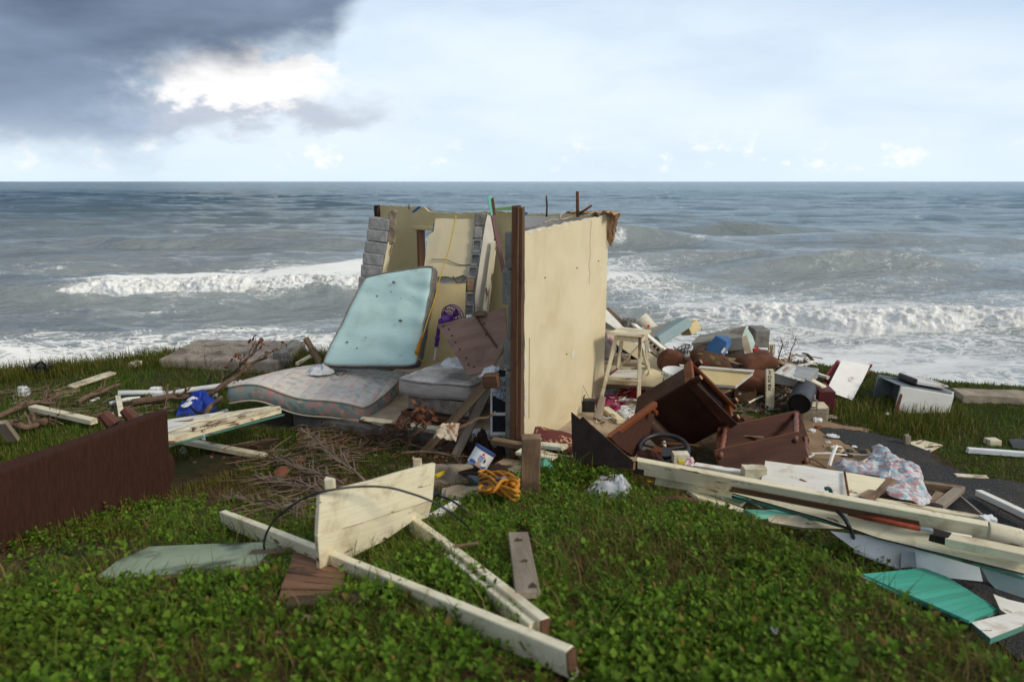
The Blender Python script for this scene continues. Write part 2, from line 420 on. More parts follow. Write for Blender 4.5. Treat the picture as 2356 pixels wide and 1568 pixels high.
M_white_pl = surf('white_plaster', (.70, .665, .59), (.62, .58, .50), 3, .85, .15, 30, dirt=(.44, .38, .28), dthr=.54)
M_concrete = surf('broken_concrete', (.26, .245, .215), (.15, .14, .125), 7, .92, .9, 30, dirt=(.10, .09, .075), dthr=.55)
M_block = surf('grey_block', (.36, .355, .34), (.24, .235, .225), 14, .92, .7, 60, dirt=(.50, .48, .43), dscale=4, dthr=.60)
M_slab = surf('tile_floor', (.46, .36, .25), (.38, .29, .20), 6, .8, .2, 40, dirt=(.22, .17, .12), dscale=1.5, dthr=.5, dsoft=.2)
M_cream = surf('cream_painted_wood', (.81, .745, .545), (.75, .67, .455), 5, .6, .15, 24, dirt=(.42, .32, .18), dscale=4.5, dthr=.50, dsoft=.16, damt=.6, stretch=(.22, 1, 1), chips=(.17, .09, .045), cthr=.605, cscale=15)
M_cream_worn = surf('worn_cream_wood', (.77, .70, .52), (.66, .58, .39), 5, .65, .25, 24, dirt=(.34, .25, .145), dscale=4, dthr=.46, dsoft=.2, damt=.7, stretch=(.22, 1, 1), chips=(.14, .07, .038), cthr=.55, cscale=12)
M_white_wood = surf('white_painted_wood', (.80, .775, .70), (.73, .69, .60), 5, .6, .15, 24, dirt=(.48, .38, .24), dscale=4, dthr=.52, damt=.6, stretch=(.25, 1, 1), chips=(.16, .08, .045), cthr=.61, cscale=14)
M_wood = surf('weathered_wood', (.30, .205, .12), (.17, .105, .06), 9, .8, .5, 40, stretch=GR, dirt=(.09, .06, .04), dthr=.52, chips=(.55, .48, .37), cthr=.66)
M_wood_grey = surf('grey_weathered_wood', (.33, .27, .205), (.21, .165, .12), 9, .85, .5, 40, stretch=GR, dirt=(.08, .06, .045), dthr=.58)
M_wood_dark = surf('dark_rotten_wood', (.10, .06, .036), (.045, .027, .018), 8, .85, .6, 40, stretch=GR, dirt=(.20, .14, .085), dthr=.62)
M_red_timber = surf('red_brown_timber', (.20, .088, .04), (.11, .045, .022), 8, .7, .3, 40, stretch=GR, dirt=(.055, .025, .015), dthr=.6)
M_bare = surf('bare_brown_wood', (.19, .10, .05), (.10, .05, .027), 9, .85, .5, 40, stretch=GR, dirt=(.05, .028, .016), dthr=.54)
M_ply = surf('stained_plywood', (.27, .165, .125), (.20, .115, .085), 4, .65, .12, 30, stretch=(.5, 3, 1), dirt=(.12, .065, .045), dscale=2.4, dthr=.55, dsoft=.2)
M_mint = surf('mint_paint', (.20, .60, .44), (.15, .50, .37), 5, .55, .15, 30, dirt=(.36, .40, .32), dthr=.64, stretch=GR)
M_turq = surf('turquoise_paint', (.048, .36, .25), (.04, .30, .21), 5, .5, .12, 30, dirt=(.12, .30, .24), dthr=.62, stretch=GR)
M_green_edge = surf('green_edge_paint', (.06, .26, .19), (.10, .20, .15), 6, .7, .2, 30, dirt=(.05, .035, .025), dthr=.5, stretch=GR)
M_rust = surf('rusty_iron', (.16, .06, .028), (.07, .03, .017), 14, .9, .6, 60)
M_brown_fab = surf('brown_upholstery', (.062, .027, .018), (.046, .019, .0125), 9, .9, .35, 90, stretch=(6, 6, 1.2), dirt=(.066, .027, .018), dscale=3, dthr=.55, dsoft=.2, damt=.5, spec=.12)
M_leather = surf('dark_brown_leather', (.048, .019, .012), (.034, .013, .009), 5, .55, .12, 40, dirt=(.050, .020, .012), dthr=.5, dsoft=.2, spec=.07)
M_mahog = surf('reddish_varnished_wood', (.050, .0115, .0035), (.030, .0065, .002), 7, .5, .1, 40, stretch=(.12, 1, 1), dirt=(.022, .006, .002), dthr=.57, dsoft=.2, spec=.12)
M_orange_wood = surf('orange_varnished_wood', (.22, .062, .018), (.13, .034, .010), 8, .5, .15, 40, stretch=GR, spec=.2)
M_cush = surf('brown_cushion_cloth', (.150, .062, .034), (.115, .045, .025), 10, .92, .35, 130, sheen=.1, spec=.1)
M_black = surf('black_plastic', (.012, .012, .013), (.022, .022, .023), 10, .45, .1, 40, spec=.45)
M_dark = surf('dark_char', (.014, .011, .009), (.03, .022, .016), 8, .95, .5, 40)
M_char_shade = surf('shaded_char_plywood', (.014, .009, .006), (.030, .018, .012), 7, .9, .5, 40, dirt=(.10, .055, .03), dthr=.62)  # near black holds painted shade on top of the charring
M_wplastic = surf('white_plastic', (.74, .75, .74), (.66, .66, .64), 6, .4, .05, 30, dirt=(.45, .42, .36), dthr=.62, damt=.6, spec=.45)
M_blue_pl = surf('blue_plastic', (.045, .130, .285), (.035, .105, .235), 5, .5, .08, 30, dirt=(.12, .19, .28), dthr=.60, damt=.5, spec=.4)
M_blue_bag = surf('blue_nylon', (.015, .045, .33), (.010, .03, .22), 6, .6, .25, 50, spec=.3)
M_enamel = surf('white_enamel', (.84, .82, .76), (.78, .75, .68), 4, .32, .05, 30, dirt=(.24, .10, .03), dscale=2.6, dthr=.655, dsoft=.06, spec=.5)
M_enamel_rust = surf('rusted_enamel', (.62, .60, .55), (.52, .49, .43), 5, .45, .25, 40, dirt=(.20, .085, .035), dscale=4, dthr=.55, dsoft=.06, spec=.4)
M_grey_metal = surf('grey_sheet_metal', (.17, .19, .20), (.11, .125, .135), 5, .5, .12, 40, dirt=(.13, .07, .04), dthr=.60, metal=.3)
M_dgrey = surf('dark_grey_plastic', (.055, .058, .063), (.035, .037, .04), 6, .5, .12, 40)
M_redp = surf('red_painted_steel', (.30, .035, .028), (.22, .025, .02), 6, .5, .12, 40, dirt=(.10, .03, .02), dthr=.6)
M_maroon = surf('maroon_paint', (.12, .018, .018), (.085, .014, .013), 6, .6, .15, 40, dirt=(.06, .03, .02), dthr=.56)
M_mattblue = surf('pale_aqua_cloth', (.55, .74, .70), (.48, .67, .635), 3.5, .85, .5, 9, dirt=(.46, .50, .42), dscale=2.0, dthr=.52, dsoft=.2, damt=.65, spec=.10, stretch=(.45, 1.3, 1), chips=(.36, .44, .40), cthr=.60, cscale=6, csoft=.12)
M_cardb = surf('cardboard', (.30, .175, .085), (.24, .135, .062), 6, .9, .2, 40, dirt=(.13, .07, .035), dthr=.58)
M_whitecloth = surf('white_cloth', (.66, .66, .66), (.54, .55, .55), 9, .92, .35, 70, dirt=(.38, .34, .29), dscale=5, dthr=.56, spec=.1)
M_greycloth = surf('grey_cloth', (.30, .33, .36), (.22, .245, .27), 9, .92, .35, 70, dirt=(.16, .15, .14), dscale=5, dthr=.56, spec=.1)
M_creamcloth = surf('dirty_cream_cloth', (.50, .43, .33), (.40, .33, .25), 9, .92, .4, 70, dirt=(.30, .12, .045), dscale=7, dthr=.52, dsoft=.1, spec=.1)
M_darkcloth = surf('dark_brown_cloth', (.050, .026, .020), (.030, .016, .012), 9, .95, .5, 70, spec=.1)
M_blackcloth = surf('black_cloth', (.016, .016, .018), (.028, .028, .030), 9, .95, .4, 70, spec=.1)
M_magenta = surf('magenta_cloth', (.32, .035, .12), (.24, .025, .085), 9, .92, .5, 70, dirt=(.42, .16, .22), dscale=12, dthr=.56, spec=.1)
M_red = surf('red_cloth', (.33, .018, .025), (.24, .012, .018), 9, .92, .5, 70, spec=.1)
M_rope = surf('orange_yellow_rope', (.62, .27, .03), (.50, .20, .02), 30, .85, .4, 120)
M_yrope = surf('yellow_cord', (.62, .42, .05), (.55, .35, .04), 30, .8, .2, 120)
M_bag = surf('thin_white_bag', (.66, .67, .67), (.44, .45, .46), 8, .3, .3, 30, dirt=(.56, .45, .24), dscale=6, dthr=.64, spec=.5, alpha=.93)
M_purple = surf('purple_plastic', (.095, .016, .20), (.07, .012, .155), 5, .42, .08, 40, spec=.45)
M_bark = surf('dry_branch_bark', (.19, .125, .08), (.12, .075, .048), 18, .9, .6, 60)
M_frond = surf('dead_palm_leaf', (.21, .15, .105), (.12, .085, .06), 8, .85, .3, 50, stretch=GR)
M_red_leaf = surf('dead_rust_leaf', (.17, .060, .026), (.10, .038, .018), 12, .7, .3, 50)
M_dirtchunk = surf('muddy_concrete', (.33, .275, .20), (.21, .165, .115), 6, .95, .8, 30, dirt=(.47, .42, .34), dscale=3, dthr=.54)
M_darkhole = surf('hollow_shade_black', (.010, .008, .007), (.018, .014, .011), 6, .95, .2, 30)  # near black: shade inside holes and hollows put into the colour
# ================================================================== SETTING
def np_mesh(name, V, Fq, mats, attrs=None, smooth=True, parent=None):
    me = bpy.data.meshes.new(name); nv, nf = len(V), len(Fq); w_ = Fq.shape[1]
    me.vertices.add(nv); me.vertices.foreach_set('co', np.asarray(V, np.float32).ravel())
    me.loops.add(nf * w_); me.loops.foreach_set('vertex_index', Fq.astype(np.int32).ravel())
    me.polygons.add(nf); me.polygons.foreach_set('loop_start', np.arange(0, nf * w_, w_, dtype=np.int32))
    me.polygons.foreach_set('loop_total', np.full(nf, w_, np.int32))
    if smooth: me.polygons.foreach_set('use_smooth', np.ones(nf, bool))
    for m in (mats if isinstance(mats, list) else [mats]): me.materials.append(m)
    for an, av in (attrs or {}).items():
        a = me.attributes.new(an, 'FLOAT', 'POINT'); a.data.foreach_set('value', np.asarray(av, np.float32).ravel())
    me.update(calc_edges=True); me.validate()
    o = bpy.data.objects.new(name, me); link(o, parent); return o
def grid_faces(nr, nc):
    i, j = np.meshgrid(np.arange(nr - 1), np.arange(nc - 1), indexing='ij'); q = (i * nc + j).ravel()
    return np.stack([q, q + 1, q + nc + 1, q + nc], 1)
# ---- ground
def ground_mat():
    m = bpy.data.materials.new('soil_and_thatch'); m.use_nodes = True; k = N(m.node_tree)
    tc = k.add('ShaderNodeTexCoord'); P = tc.outputs['Object']
    n1 = k.noise(P, 9, 8, .65, .3); n2 = k.noise(P, 1.3, 5, .6, .3); n3 = k.noise(P, 45, 5, .7)
    c = k.mix(k.ss(n1, .35, .65), (.045, .028, .015), (.10, .068, .034))
    c = k.mix(k.ss(n2, .42, .62, 0, .75), c, (.030, .050, .014))
    c = k.mix(k.ss(n3, .60, .75, 0, .7), c, (.16, .115, .055))
    bp = k.add('ShaderNodeBump', {'Height': k.m('ADD', n1, n3), 'Strength': .9, 'Distance': .03})
    b = k.add('ShaderNodeBsdfPrincipled', {'Base Color': c, 'Roughness': .95, 'Specular IOR Level': .15, 'Normal': bp.outputs[0]})
    k.add('ShaderNodeOutputMaterial', {0: b}); return m
M_ground = ground_mat()
gx = np.concatenate([np.linspace(-42, -10, 40)[:-1], np.linspace(-10, 10, 260), np.linspace(10, 42, 40)[1:]])
gy = np.concatenate([np.linspace(-14, 0, 20)[:-1], np.linspace(0, 13, 200)])
XX, YY = np.meshgrid(gx, gy)
ZZ = hgt(XX, YY) - .05 * np_in_poly(XX, YY, SLAB)
ZZ = np.where(np_in_poly(XX, YY, SLAB), np.minimum(ZZ, -.06), ZZ)
g = np_mesh('ground', np.stack([XX, YY, ZZ], -1).reshape(-1, 3), grid_faces(len(gy), len(gx)), M_ground); tag(g, kind='structure')
# ---- asphalt and sand sheets laid on the ground
def sheet(name, poly, lift, mat, step=.028, wob=.12):
    P = np.array(poly); x0, y0 = P.min(0) - .2; x1, y1 = P.max(0) + .2
    xs = np.arange(x0, x1, step); ys = np.arange(y0, y1, step); A, B = np.meshgrid(xs, ys)
    wx = A + wob * (fbm(A * 2.3, B * 2.3, 3) - .5) * 2; wy = B + wob * (fbm(A * 2.3 + 50, B * 2.3, 3) - .5) * 2
    ins = np_in_poly(wx, wy, poly)
    Zz = np.maximum(hgt(A, B), np.where(np_in_poly(A, B, SLAB), 0.0, -9)) + lift
    Fq = grid_faces(len(ys), len(xs)); keep = ins.ravel()[Fq].all(1); Fq = Fq[keep]
    V = np.stack([A, B, Zz], -1).reshape(-1, 3); used = np.unique(Fq); mp = np.zeros(len(V), int); mp[used] = np.arange(len(used))
    return tag(np_mesh(name, V[used], mp[Fq], mat), kind='structure')
def asphalt_mat():
    m = bpy.data.materials.new('worn_asphalt'); m.use_nodes = True; k = N(m.node_tree)
    P = k.add('ShaderNodeTexCoord').outputs['Object']
    n1 = k.noise(P, 70, 5, .75); n2 = k.noise(P, 2.2, 7, .65, .3)
    c = k.mix(k.ss(n1, .38, .66), (.018, .018, .019), (.095, .094, .092))
    c = k.mix(k.ss(n2, .46, .64, 0, .55), c, (.085, .072, .055)); c = k.mix(k.ss(k.noise(P, 26, 4, .6), .62, .70, 0, .7), c, (.20, .18, .15))
    bp = k.add('ShaderNodeBump', {'Height': n1, 'Strength': 1.0, 'Distance': .02})
    b = k.add('ShaderNodeBsdfPrincipled', {'Base Color': c, 'Roughness': .9, 'Specular IOR Level': .2, 'Normal': bp.outputs[0]}); k.add('ShaderNodeOutputMaterial', {0: b}); return m
M_sand = surf('sandy_dirt', (.30, .20, .115), (.22, .145, .08), 5, .95, .5, 60, dirt=(.10, .068, .04), dscale=4, dthr=.55)
def gp(z, pts): return [tuple(G(z, *p))[:2] for p in pts]
ASPH = gp('p', [(1880, 985), (1960, 990), (2080, 1010), (2150, 1040), (2195, 1075), (2250, 1100), (2355, 1112)]) + [(6.4, 5.6), (6.4, 2.0), (2.9, 1.6), (2.75, 3.4), (2.85, 4.6)] + gp('p', [(2060, 1085), (1960, 1040)])
SAND = gp('p', [(1640, 1060), (1700, 985), (1790, 960), (1900, 968), (1990, 985), (1960, 1005), (2030, 1050), (2090, 1090), (2070, 1180), (1880, 1120)])
M_asph = asphalt_mat()
sheet('sand_patch', SAND, .010, M_sand); sheet('asphalt_path', ASPH, .018, M_asph)
# ---- house floor
def prism(name, poly, z0, z1, mats, **t):
    n = len(poly); V = [(x, y, z1) for x, y in poly] + [(x, y, z0) for x, y in poly]
    Fc = [tuple(range(n)), tuple(range(2 * n - 1, n - 1, -1))] + [(i, i + n, (i + 1) % n + n, (i + 1) % n) for i in range(n)]
    return mk(name, V, Fc, mats, mi=[0] + [min(1, len(mats) - 1)] * (n + 1), **t)
prism('house_floor', SLAB, -.5, 0.0, [M_slab, M_concrete], kind='structure')
# foundation course of blocks under the left part of the floor edge
fA, fB = Vector((*SLAB[0], 0)), Vector((*SLAB[1], 0)); fd = (fB - fA).normalized(); fn = Vector((fd.y, -fd.x, 0))
fnd = thing('foundation_wall', 'low grey block foundation under the floral mattress', 'wall', fA)
M_fnd = surf('stained_foundation', (.20, .18, .15), (.12, .105, .085), 6, .95, .6, 40, dirt=(.07, .14, .10), dscale=3, dthr=.63)
for i in range(8):
    for r in range(2):
        s = .02 + i * .41 + (.2 if r else 0)
        if s + .4 > 3.0: continue
        box('block', fA + fd * s + fn * (.012 + .01 * random.random()) + Vector((0, 0, -.235 - .2 * r)), fd * .39, -fn * .19, (0, 0, .19), M_fnd, fnd, ch=.012)
# ---- sea
SEA = -1.2
DIRS = [(0.08, -1.0, 15.0, .085), (-.22, -1.0, 10.5, .06), (.30, -1.0, 7.2, .05), (-.05, -1.0, 5.0, .038), (.5, -1., 3.6, .026), (-.42, -1., 2.7, .020), (.15, -1., 2.0, .015), (-.8, -1, 1.5, .011), (.7, -1, 1.05, .008), (-.2, -1, .8, .006)]
def crest_l(x): return 24.6 + .10 * (x + 10) + .8 * (vnoise(x * .25 + 3, x * 0 + 2.2) - .5)
def crest_r(x): return 19.6 - .13 * (x - 5) + .9 * (vnoise(x * .3 + 9, x * 0 + 7.2) - .5)
def sea_z(x, y, dy=None):
    warp = 3.0 * (fbm(x * .06, y * .05, 3) - .5)
    z = np.zeros_like(x); d = np.hypot(x, y); far = 1 + .9 * sstep(d, 60, 200)
    for i, (ux, uy, lam, am) in enumerate(DIRS):
        L = math.hypot(ux, uy); ph = 2 * np.pi * (ux * x + uy * y) / L / lam + i * 1.7 + warp * (2.2 + .3 * i) * (1 if lam > 4 else .6)
        grp = .35 + 1.3 * fbm(x / lam / 2.2 + 13 * i, y / lam / 2.2, 2)
        s = np.sin(ph); am2 = am * grp * 1.5
        if dy is not None: am2 = am2 * sstep(lam, 2.2 * dy, 5 * dy)
        z = z + am2 * (2 * ((s + 1) / 2) ** 1.6 - 1) * far
    for cf, a0, a1, hh in ((crest_l, -18.5, 6, .42), (crest_r, 1.0, 40, .36)):
        u = y - cf(x); env = sstep(x, a0 - 2.5, a0 + 1.5) * (1 - sstep(x, a1, a1 + 4))
        z = z + hh * env * np.where(u > 0, np.exp(-(u / 1.5) ** 2), np.exp(-(u / .55) ** 2))
    # smooth swell humps in the middle distance
    for (cx, cy, rx, ry, hh) in ((-6.5, 31, 4, 1.1, .35), (15.5, 30, 5, 1.2, .55), (8.0, 31.5, 5, 1.2, .42), (6, 44, 6, 1.6, .5), (17, 52, 9, 1.8, .6), (24, 44, 9, 1.8, .45), (-22, 42, 12, 2.2, .5), (-12, 46, 9, 2, .35), (3, 24, 3, .8, .2), (-9, 17, 3.0, .6, .12), (-4.5, 15.5, 1.8, .5, .12), (-12.5, 18.5, 2.5, .6, .14)):
        v_ = (y - cy - .25 * np.sin(x * .9)) / ry
        z = z + 1.5 * hh * np.exp(-((x - cx) / rx) ** 2) * np.where(v_ > 0, np.exp(-(v_ / 1.6) ** 2), np.exp(-(v_ / .5) ** 2))
    return SEA + z
vv = np.linspace(0, 1, 640); dpr = 7.0 * np.exp(np.log(9000 / 7.0) * vv ** 1.35)
ys = dpr; aa = np.linspace(-1.02, 1.02, 720)
AA, YS = np.meshgrid(aa, ys); XS = AA * (YS + 4); DY = np.gradient(ys)[:, None] * np.ones_like(AA)
ZS = sea_z(XS, YS, np.maximum(DY, YS * .0028))
d = YS; ye = np.interp(XS, EX, EY); sh = YS - ye
foam = np.zeros_like(XS)
fl = fbm(XS * .10 + 70, YS * .16, 4); fs = fbm(XS * .35 + 20, YS * .7, 4)
foam += .36 * np.exp(-np.clip(sh, 0, None) / 8.5) + .13 + .06 * sstep(XS, 0, 8)
side = sstep(XS, -2, 6)
foam += .30 * np.exp(-((YS - crest_l(XS) - 3.2) / 3.0) ** 2) * sstep(XS, -17, -11) * (1 - sstep(XS, 2, 8)) * (YS > crest_l(XS) - .2)
foam += .35 * np.exp(-((YS - crest_l(XS) - 1.0) / 1.6) ** 2) * sstep(XS, -18, -14) * (1 - sstep(XS, 2, 8))
foam += .20 * np.exp(-((YS - crest_r(XS) - .8) / 1.4) ** 2) * sstep(XS, 3, 6)
foam += .05 * np.exp(-((YS - 36) / 9) ** 2)
foam += .10 * np.exp(-((YS - crest_r(XS) - 3.5) / 4.0) ** 2) * side * (YS > crest_r(XS) - .2)
foam += .13 * np.exp(-((YS - crest_r(XS) + 5.0) / 3.2) ** 2) * side
foam += .30 * np.exp(-(sh / 2.6) ** 2)
foam += .25 * np.exp(-((YS - 28.5) / 2.5) ** 2) * sstep(XS, -9, -4) * (1 - sstep(XS, 0, 4))
lft = 1 - sstep(XS, -4, 3)
foam += lft * (.16 * np.exp(-np.clip(sh, 0, None) / 9) + .24 * np.exp(-((YS - crest_l(XS) - 4.5) / 3.2) ** 2) * sstep(XS, -15, -9))
foam *= .62 + 1.3 * fl; foam += .22 * (fs - .5)
foam *= 1 - sstep(d, 30, 75) * .93
caps = sstep(fbm(XS * .30 + 9, YS * .42, 4), .74, .84) * sstep(d, 30, 50) * (1 - sstep(d, 240, 500)) * .40
foam = np.clip(foam + caps, 0, 1)
turb = np.clip((1 - sstep(np.log(d), math.log(22), math.log(260))) + .5 * (fbm(XS * .03, YS * .05 + 3, 3) - .5) * (1 - sstep(d, 60, 160)) + .35 * np.exp(-((YS - 62) / 14) ** 2) * (1 - sstep(XS, -20, 5)), 0, 1)
def sea_mat():
    m = bpy.data.materials.new('murky_sea_water'); m.use_nodes = True; k = N(m.node_tree)
    P = k.add('ShaderNodeNewGeometry').outputs['Position']
    fo = k.add('ShaderNodeAttribute', attribute_name='foam').outputs['Fac']; tu = k.add('ShaderNodeAttribute', attribute_name='turb').outputs['Fac']
    mpa = k.add('ShaderNodeMapping', {'Vector': P, 'Scale': (.55, 1.15, 1)}).outputs[0]
    n1 = k.noise(mpa, 1.0, 9, .66, 1.3); n2 = k.noise(mpa, 3.4, 7, .65, .6)
    wp = k.add('ShaderNodeVectorMath', {0: mpa, 1: k.add('ShaderNodeTexNoise', {'Vector': mpa, 'Scale': 1.6, 'Detail': 4}).outputs[1]}, operation='ADD').outputs[0]
    vo = k.add('ShaderNodeTexVoronoi', {'Vector': wp, 'Scale': 1.9}, feature='DISTANCE_TO_EDGE').outputs[0]
    vo2 = k.add('ShaderNodeTexVoronoi', {'Vector': wp, 'Scale': 5.2}, feature='DISTANCE_TO_EDGE').outputs[0]
    lace = k.m('MAXIMUM', k.ss(vo, .10, .0), k.m('MULTIPLY', k.ss(vo2, .14, 0), .8))
    val = k.m('ADD', k.m('MULTIPLY', n1, .62), k.m('ADD', k.m('MULTIPLY', lace, .22), k.m('MULTIPLY', n2, .20)))
    thr = k.m('SUBTRACT', .93, k.m('MULTIPLY', fo, .86))
    fm = k.m('MULTIPLY', k.ss(k.m('SUBTRACT', val, thr), -.06, .10), k.ss(fo, .015, .10))
    wc = k.mix(tu, (.019, .064, .070), (.200, .220, .205))
    wc = k.mix(k.m('MULTIPLY', fo, .75), wc, (.46, .48, .47))
    rip = k.add('ShaderNodeMapping', {'Vector': P, 'Scale': (.7, 1.6, 1)}).outputs[0]
    r1 = k.noise(rip, 1.5, 8, .60, .3); r2 = k.noise(rip, .40, 6, .6, .3); r3 = k.noise(rip, .09, 5, .6, .2); r4 = k.noise(rip, .022, 4, .6, .2)
    hb = k.m('ADD', k.m('ADD', k.m('MULTIPLY', r1, .13), k.m('MULTIPLY', r2, .34)), k.m('ADD', k.m('MULTIPLY', r3, 1.3), k.m('MULTIPLY', r4, 4.0)))
    bp = k.add('ShaderNodeBump', {'Height': hb, 'Strength': 1.0, 'Distance': 1.0})
    df = k.add('ShaderNodeBsdfDiffuse', {'Color': wc, 'Normal': bp.outputs[0]})
    gl = k.add('ShaderNodeBsdfGlossy', {'Color': (.86, .94, 1, 1), 'Roughness': .10, 'Normal': bp.outputs[0]})
    fr = k.add('ShaderNodeFresnel', {'IOR': 1.45, 'Normal': bp.outputs[0]})
    fac = k.m('MINIMUM', k.m('MULTIPLY', fr.outputs[0], .95), .72)
    wsh = k.add('ShaderNodeMixShader', {0: fac, 1: df.outputs[0], 2: gl.outputs[0]})
    fb = k.add('ShaderNodeBump', {'Height': k.m('ADD', fm, n2), 'Strength': .6, 'Distance': .08})
    fd_ = k.add('ShaderNodeBsdfDiffuse', {'Color': (.80, .80, .77, 1), 'Roughness': .6, 'Normal': fb.outputs[0]})
    ms = k.add('ShaderNodeMixShader', {0: k.m('MULTIPLY', fm, .93), 1: wsh.outputs[0], 2: fd_.outputs[0]})
    k.add('ShaderNodeOutputMaterial', {0: ms.outputs[0]}); return m
sea = np_mesh('sea', np.stack([XS, YS, ZS], -1).reshape(-1, 3), grid_faces(len(ys), len(aa)), sea_mat(), {'foam': foam, 'turb': turb}); tag(sea, kind='structure')
# ---- tumbling breakers
def foam_mat():
    m = bpy.data.materials.new('breaking_foam'); m.use_nodes = True; k = N(m.node_tree)
    P = k.add('ShaderNodeNewGeometry').outputs['Position']
    n1 = k.noise(P, 5, 7, .65, .4); n2 = k.noise(P, 1.4, 5, .6, .3)
    c = k.mix(k.ss(n1, .38, .60), (.74, .73, .68), (.93, .93, .91)); c = k.mix(k.ss(n2, .58, .75, 0, .5), c, (.52, .51, .42))
    bp = k.add('ShaderNodeBump', {'Height': n1, 'Strength': .8, 'Distance': .12})
    b = k.add('ShaderNodeBsdfPrincipled', {'Base Color': c, 'Roughness': .9, 'Specular IOR Level': .1, 'Normal': bp.outputs[0]})
    k.add('ShaderNodeOutputMaterial', {0: b}); return m
M_foam = foam_mat()
def breaker(name, cf, x0, x1, hh, fade0, fade1):
    nx = int((x1 - x0) / .045); ns = 34; xs = np.linspace(x0, x1, nx)[:, None] * np.ones((1, ns)); s = np.linspace(0, 1, ns)[None, :] * np.ones((nx, 1))
    env = sstep(xs, x0, x0 + fade0) * (1 - sstep(xs, x1 - fade1, x1)); wob = fbm(xs * .55 + 4, xs * 0 + hh * 31, 4)
    front = .85 * (.35 + 1.1 * wob) * (.3 + .7 * env); back = 1.5
    off = np.where(s < .72, -front * np.cos(s / .72 * np.pi / 2) ** .9, back * ((s - .72) / .28) ** 1.3)
    prof = np.where(s < .72, np.sin(s / .72 * np.pi / 2) ** .75, 1 - .55 * ((s - .72) / .28) ** 1.5)
    y = cf(xs) + off; base = sea_z(xs, y)
    cr = hh * env * (.68 + .5 * fbm(xs * .8 + 30, xs * 0 + 2, 3))
    z = SEA - .10 + (cr + .14) * prof
    lump = fbm(xs * 2.2 + 2, (z * 3.0 + y * 1.6), 4) - .5; lump2 = fbm(xs * 9, (z * 10 + y * 5), 4) - .5
    amp = env * np.sin(np.pi * np.clip(s * 1.02, 0, 1)) ** .5
    lump3 = fbm(xs * 24, (z * 26 + y * 11), 2) - .5
    y = y - (.50 * lump + .24 * lump2 + .08 * lump3) * amp; z = z + (.16 * lump + .15 * lump2 + .08 * lump3) * amp
    z = np.where(s > .97, np.minimum(z, base - .05), z); z = np.where((s < .03), SEA - .35, z)
    z = np.where(env < .02, SEA - .5, z)
    o = np_mesh(name, np.stack([xs, y, z], -1).reshape(-1, 3), grid_faces(nx, ns), M_foam); return tag(o, kind='structure')
breaker('breaking_wave', crest_l, -17.5, 4, .44, 4.0, 3.0); breaker('breaking_wave', crest_r, 4.6, 34, .40, 2.6, 6)

# ================================================================== HOUSE REMAINS
V3 = lambda p, z=0.0: Vector((p[0], p[1], z))
A0 = Vector((.116, 6.2, 0)); e1 = Vector((.4637, .886, 0)); e2 = Vector((.886, -.4637, 0))   # right front corner of the standing wall
UP = Vector((0, 0, 1)); LW = 2.21
def jagline(p, q, n, amp, rnd, axis=UP):
    return [p.lerp(q, i / n) + axis * (rnd.uniform(-amp, amp) if 0 < i < n else 0) for i in range(n + 1)]
rj = random.Random(3)
wall = thing('standing_wall', 'tall pale yellow plastered wall standing alone in the middle of the ruin', 'wall', A0)
top = jagline(A0 + UP * 2.165, A0 + e1 * LW + UP * 2.215, 26, .012, rj)
leftedge = jagline(A0 + UP * .0, A0 + UP * 2.165, 22, .008, rj, axis=e1)
plate('plaster_face', leftedge[:-1] + top + [A0 + e1 * LW], .022, [M_yellow, M_white_pl], wall, away=-e2)
inner = A0 - e2 * .024
bt = jagline(inner + e1 * .03 + UP * 2.14, inner + e1 * LW + UP * 2.19, 30, .03, rj)
plate('block_core', [inner + e1 * .03 - UP * .02] + bt + [inner + e1 * (LW - .004) - UP * .02], .13, [M_concrete, M_concrete], wall, away=-e2)
lf = inner - e2 * .132
lt = jagline(lf + e1 * .02 + UP * 2.0, lf + e1 * LW + UP * 2.2, 26, .03, rj)
plate('plaster_face', [lf + e1 * .01 - UP * .01] + lt + [lf + e1 * LW - UP * .01], .02, [M_yellow2, M_white_pl], wall, away=-e2)
# ragged broken end: lumps of block and mortar
zz = 0.0
ends = [(.86, .0), (.30, .012), (.32, -.03), (.34, .03), (.34, .0)]
Le = AY('a', 1330, 1568, 6.3)
for i, (h_, ofs) in enumerate(ends):
    c = A0 - e2 * (.118 + ofs) - e1 * .0 + UP * (zz + h_ / 2)
    box('block', c - e2 * .06 - e1 * .06 - UP * (h_ / 2 - .006), e2 * (.115 if i else .13), e1 * .10, UP * (h_ - .012), M_concrete, wall, ch=.02)
    zz += h_
# rust stained conduit groove and small nails on the plaster
box('groove_strip', A0 + e1 * .095 + e2 * .003 + UP * .36, e1 * .018, -e2 * .01, UP * .80, surf('groove_stain', (.42, .36, .18), None, 20, .9, .3), wall, ch=.002)
for (x, y) in ((1607, 750), (1870, 670), (2047, 612), (1785, 1380), (1415, 1050)):
    r = ray('a', x, y); o_ = Vector((0, 0, CAMZ)); t_ = (A0 - o_).dot(e2) / r.dot(e2); p = o_ + r * t_
    lathe('nail', p - e2 * .002, p + e2 * .012, [(0, .006), (1, .006)], M_rust, wall, seg=6)
r = ray('a', 1838, 1378); o_ = Vector((0, 0, CAMZ)); p = o_ + r * ((A0 - o_).dot(e2) / r.dot(e2))
plate('bare_patch', [p + e2 * .004 + e1 * .03 * math.cos(q) + UP * (.045 * math.sin(q) + .02 * math.cos(q)) for q in np.linspace(0, 5.8, 9)], .003, M_white_pl, wall, away=-e2)
rw = random.Random(8)
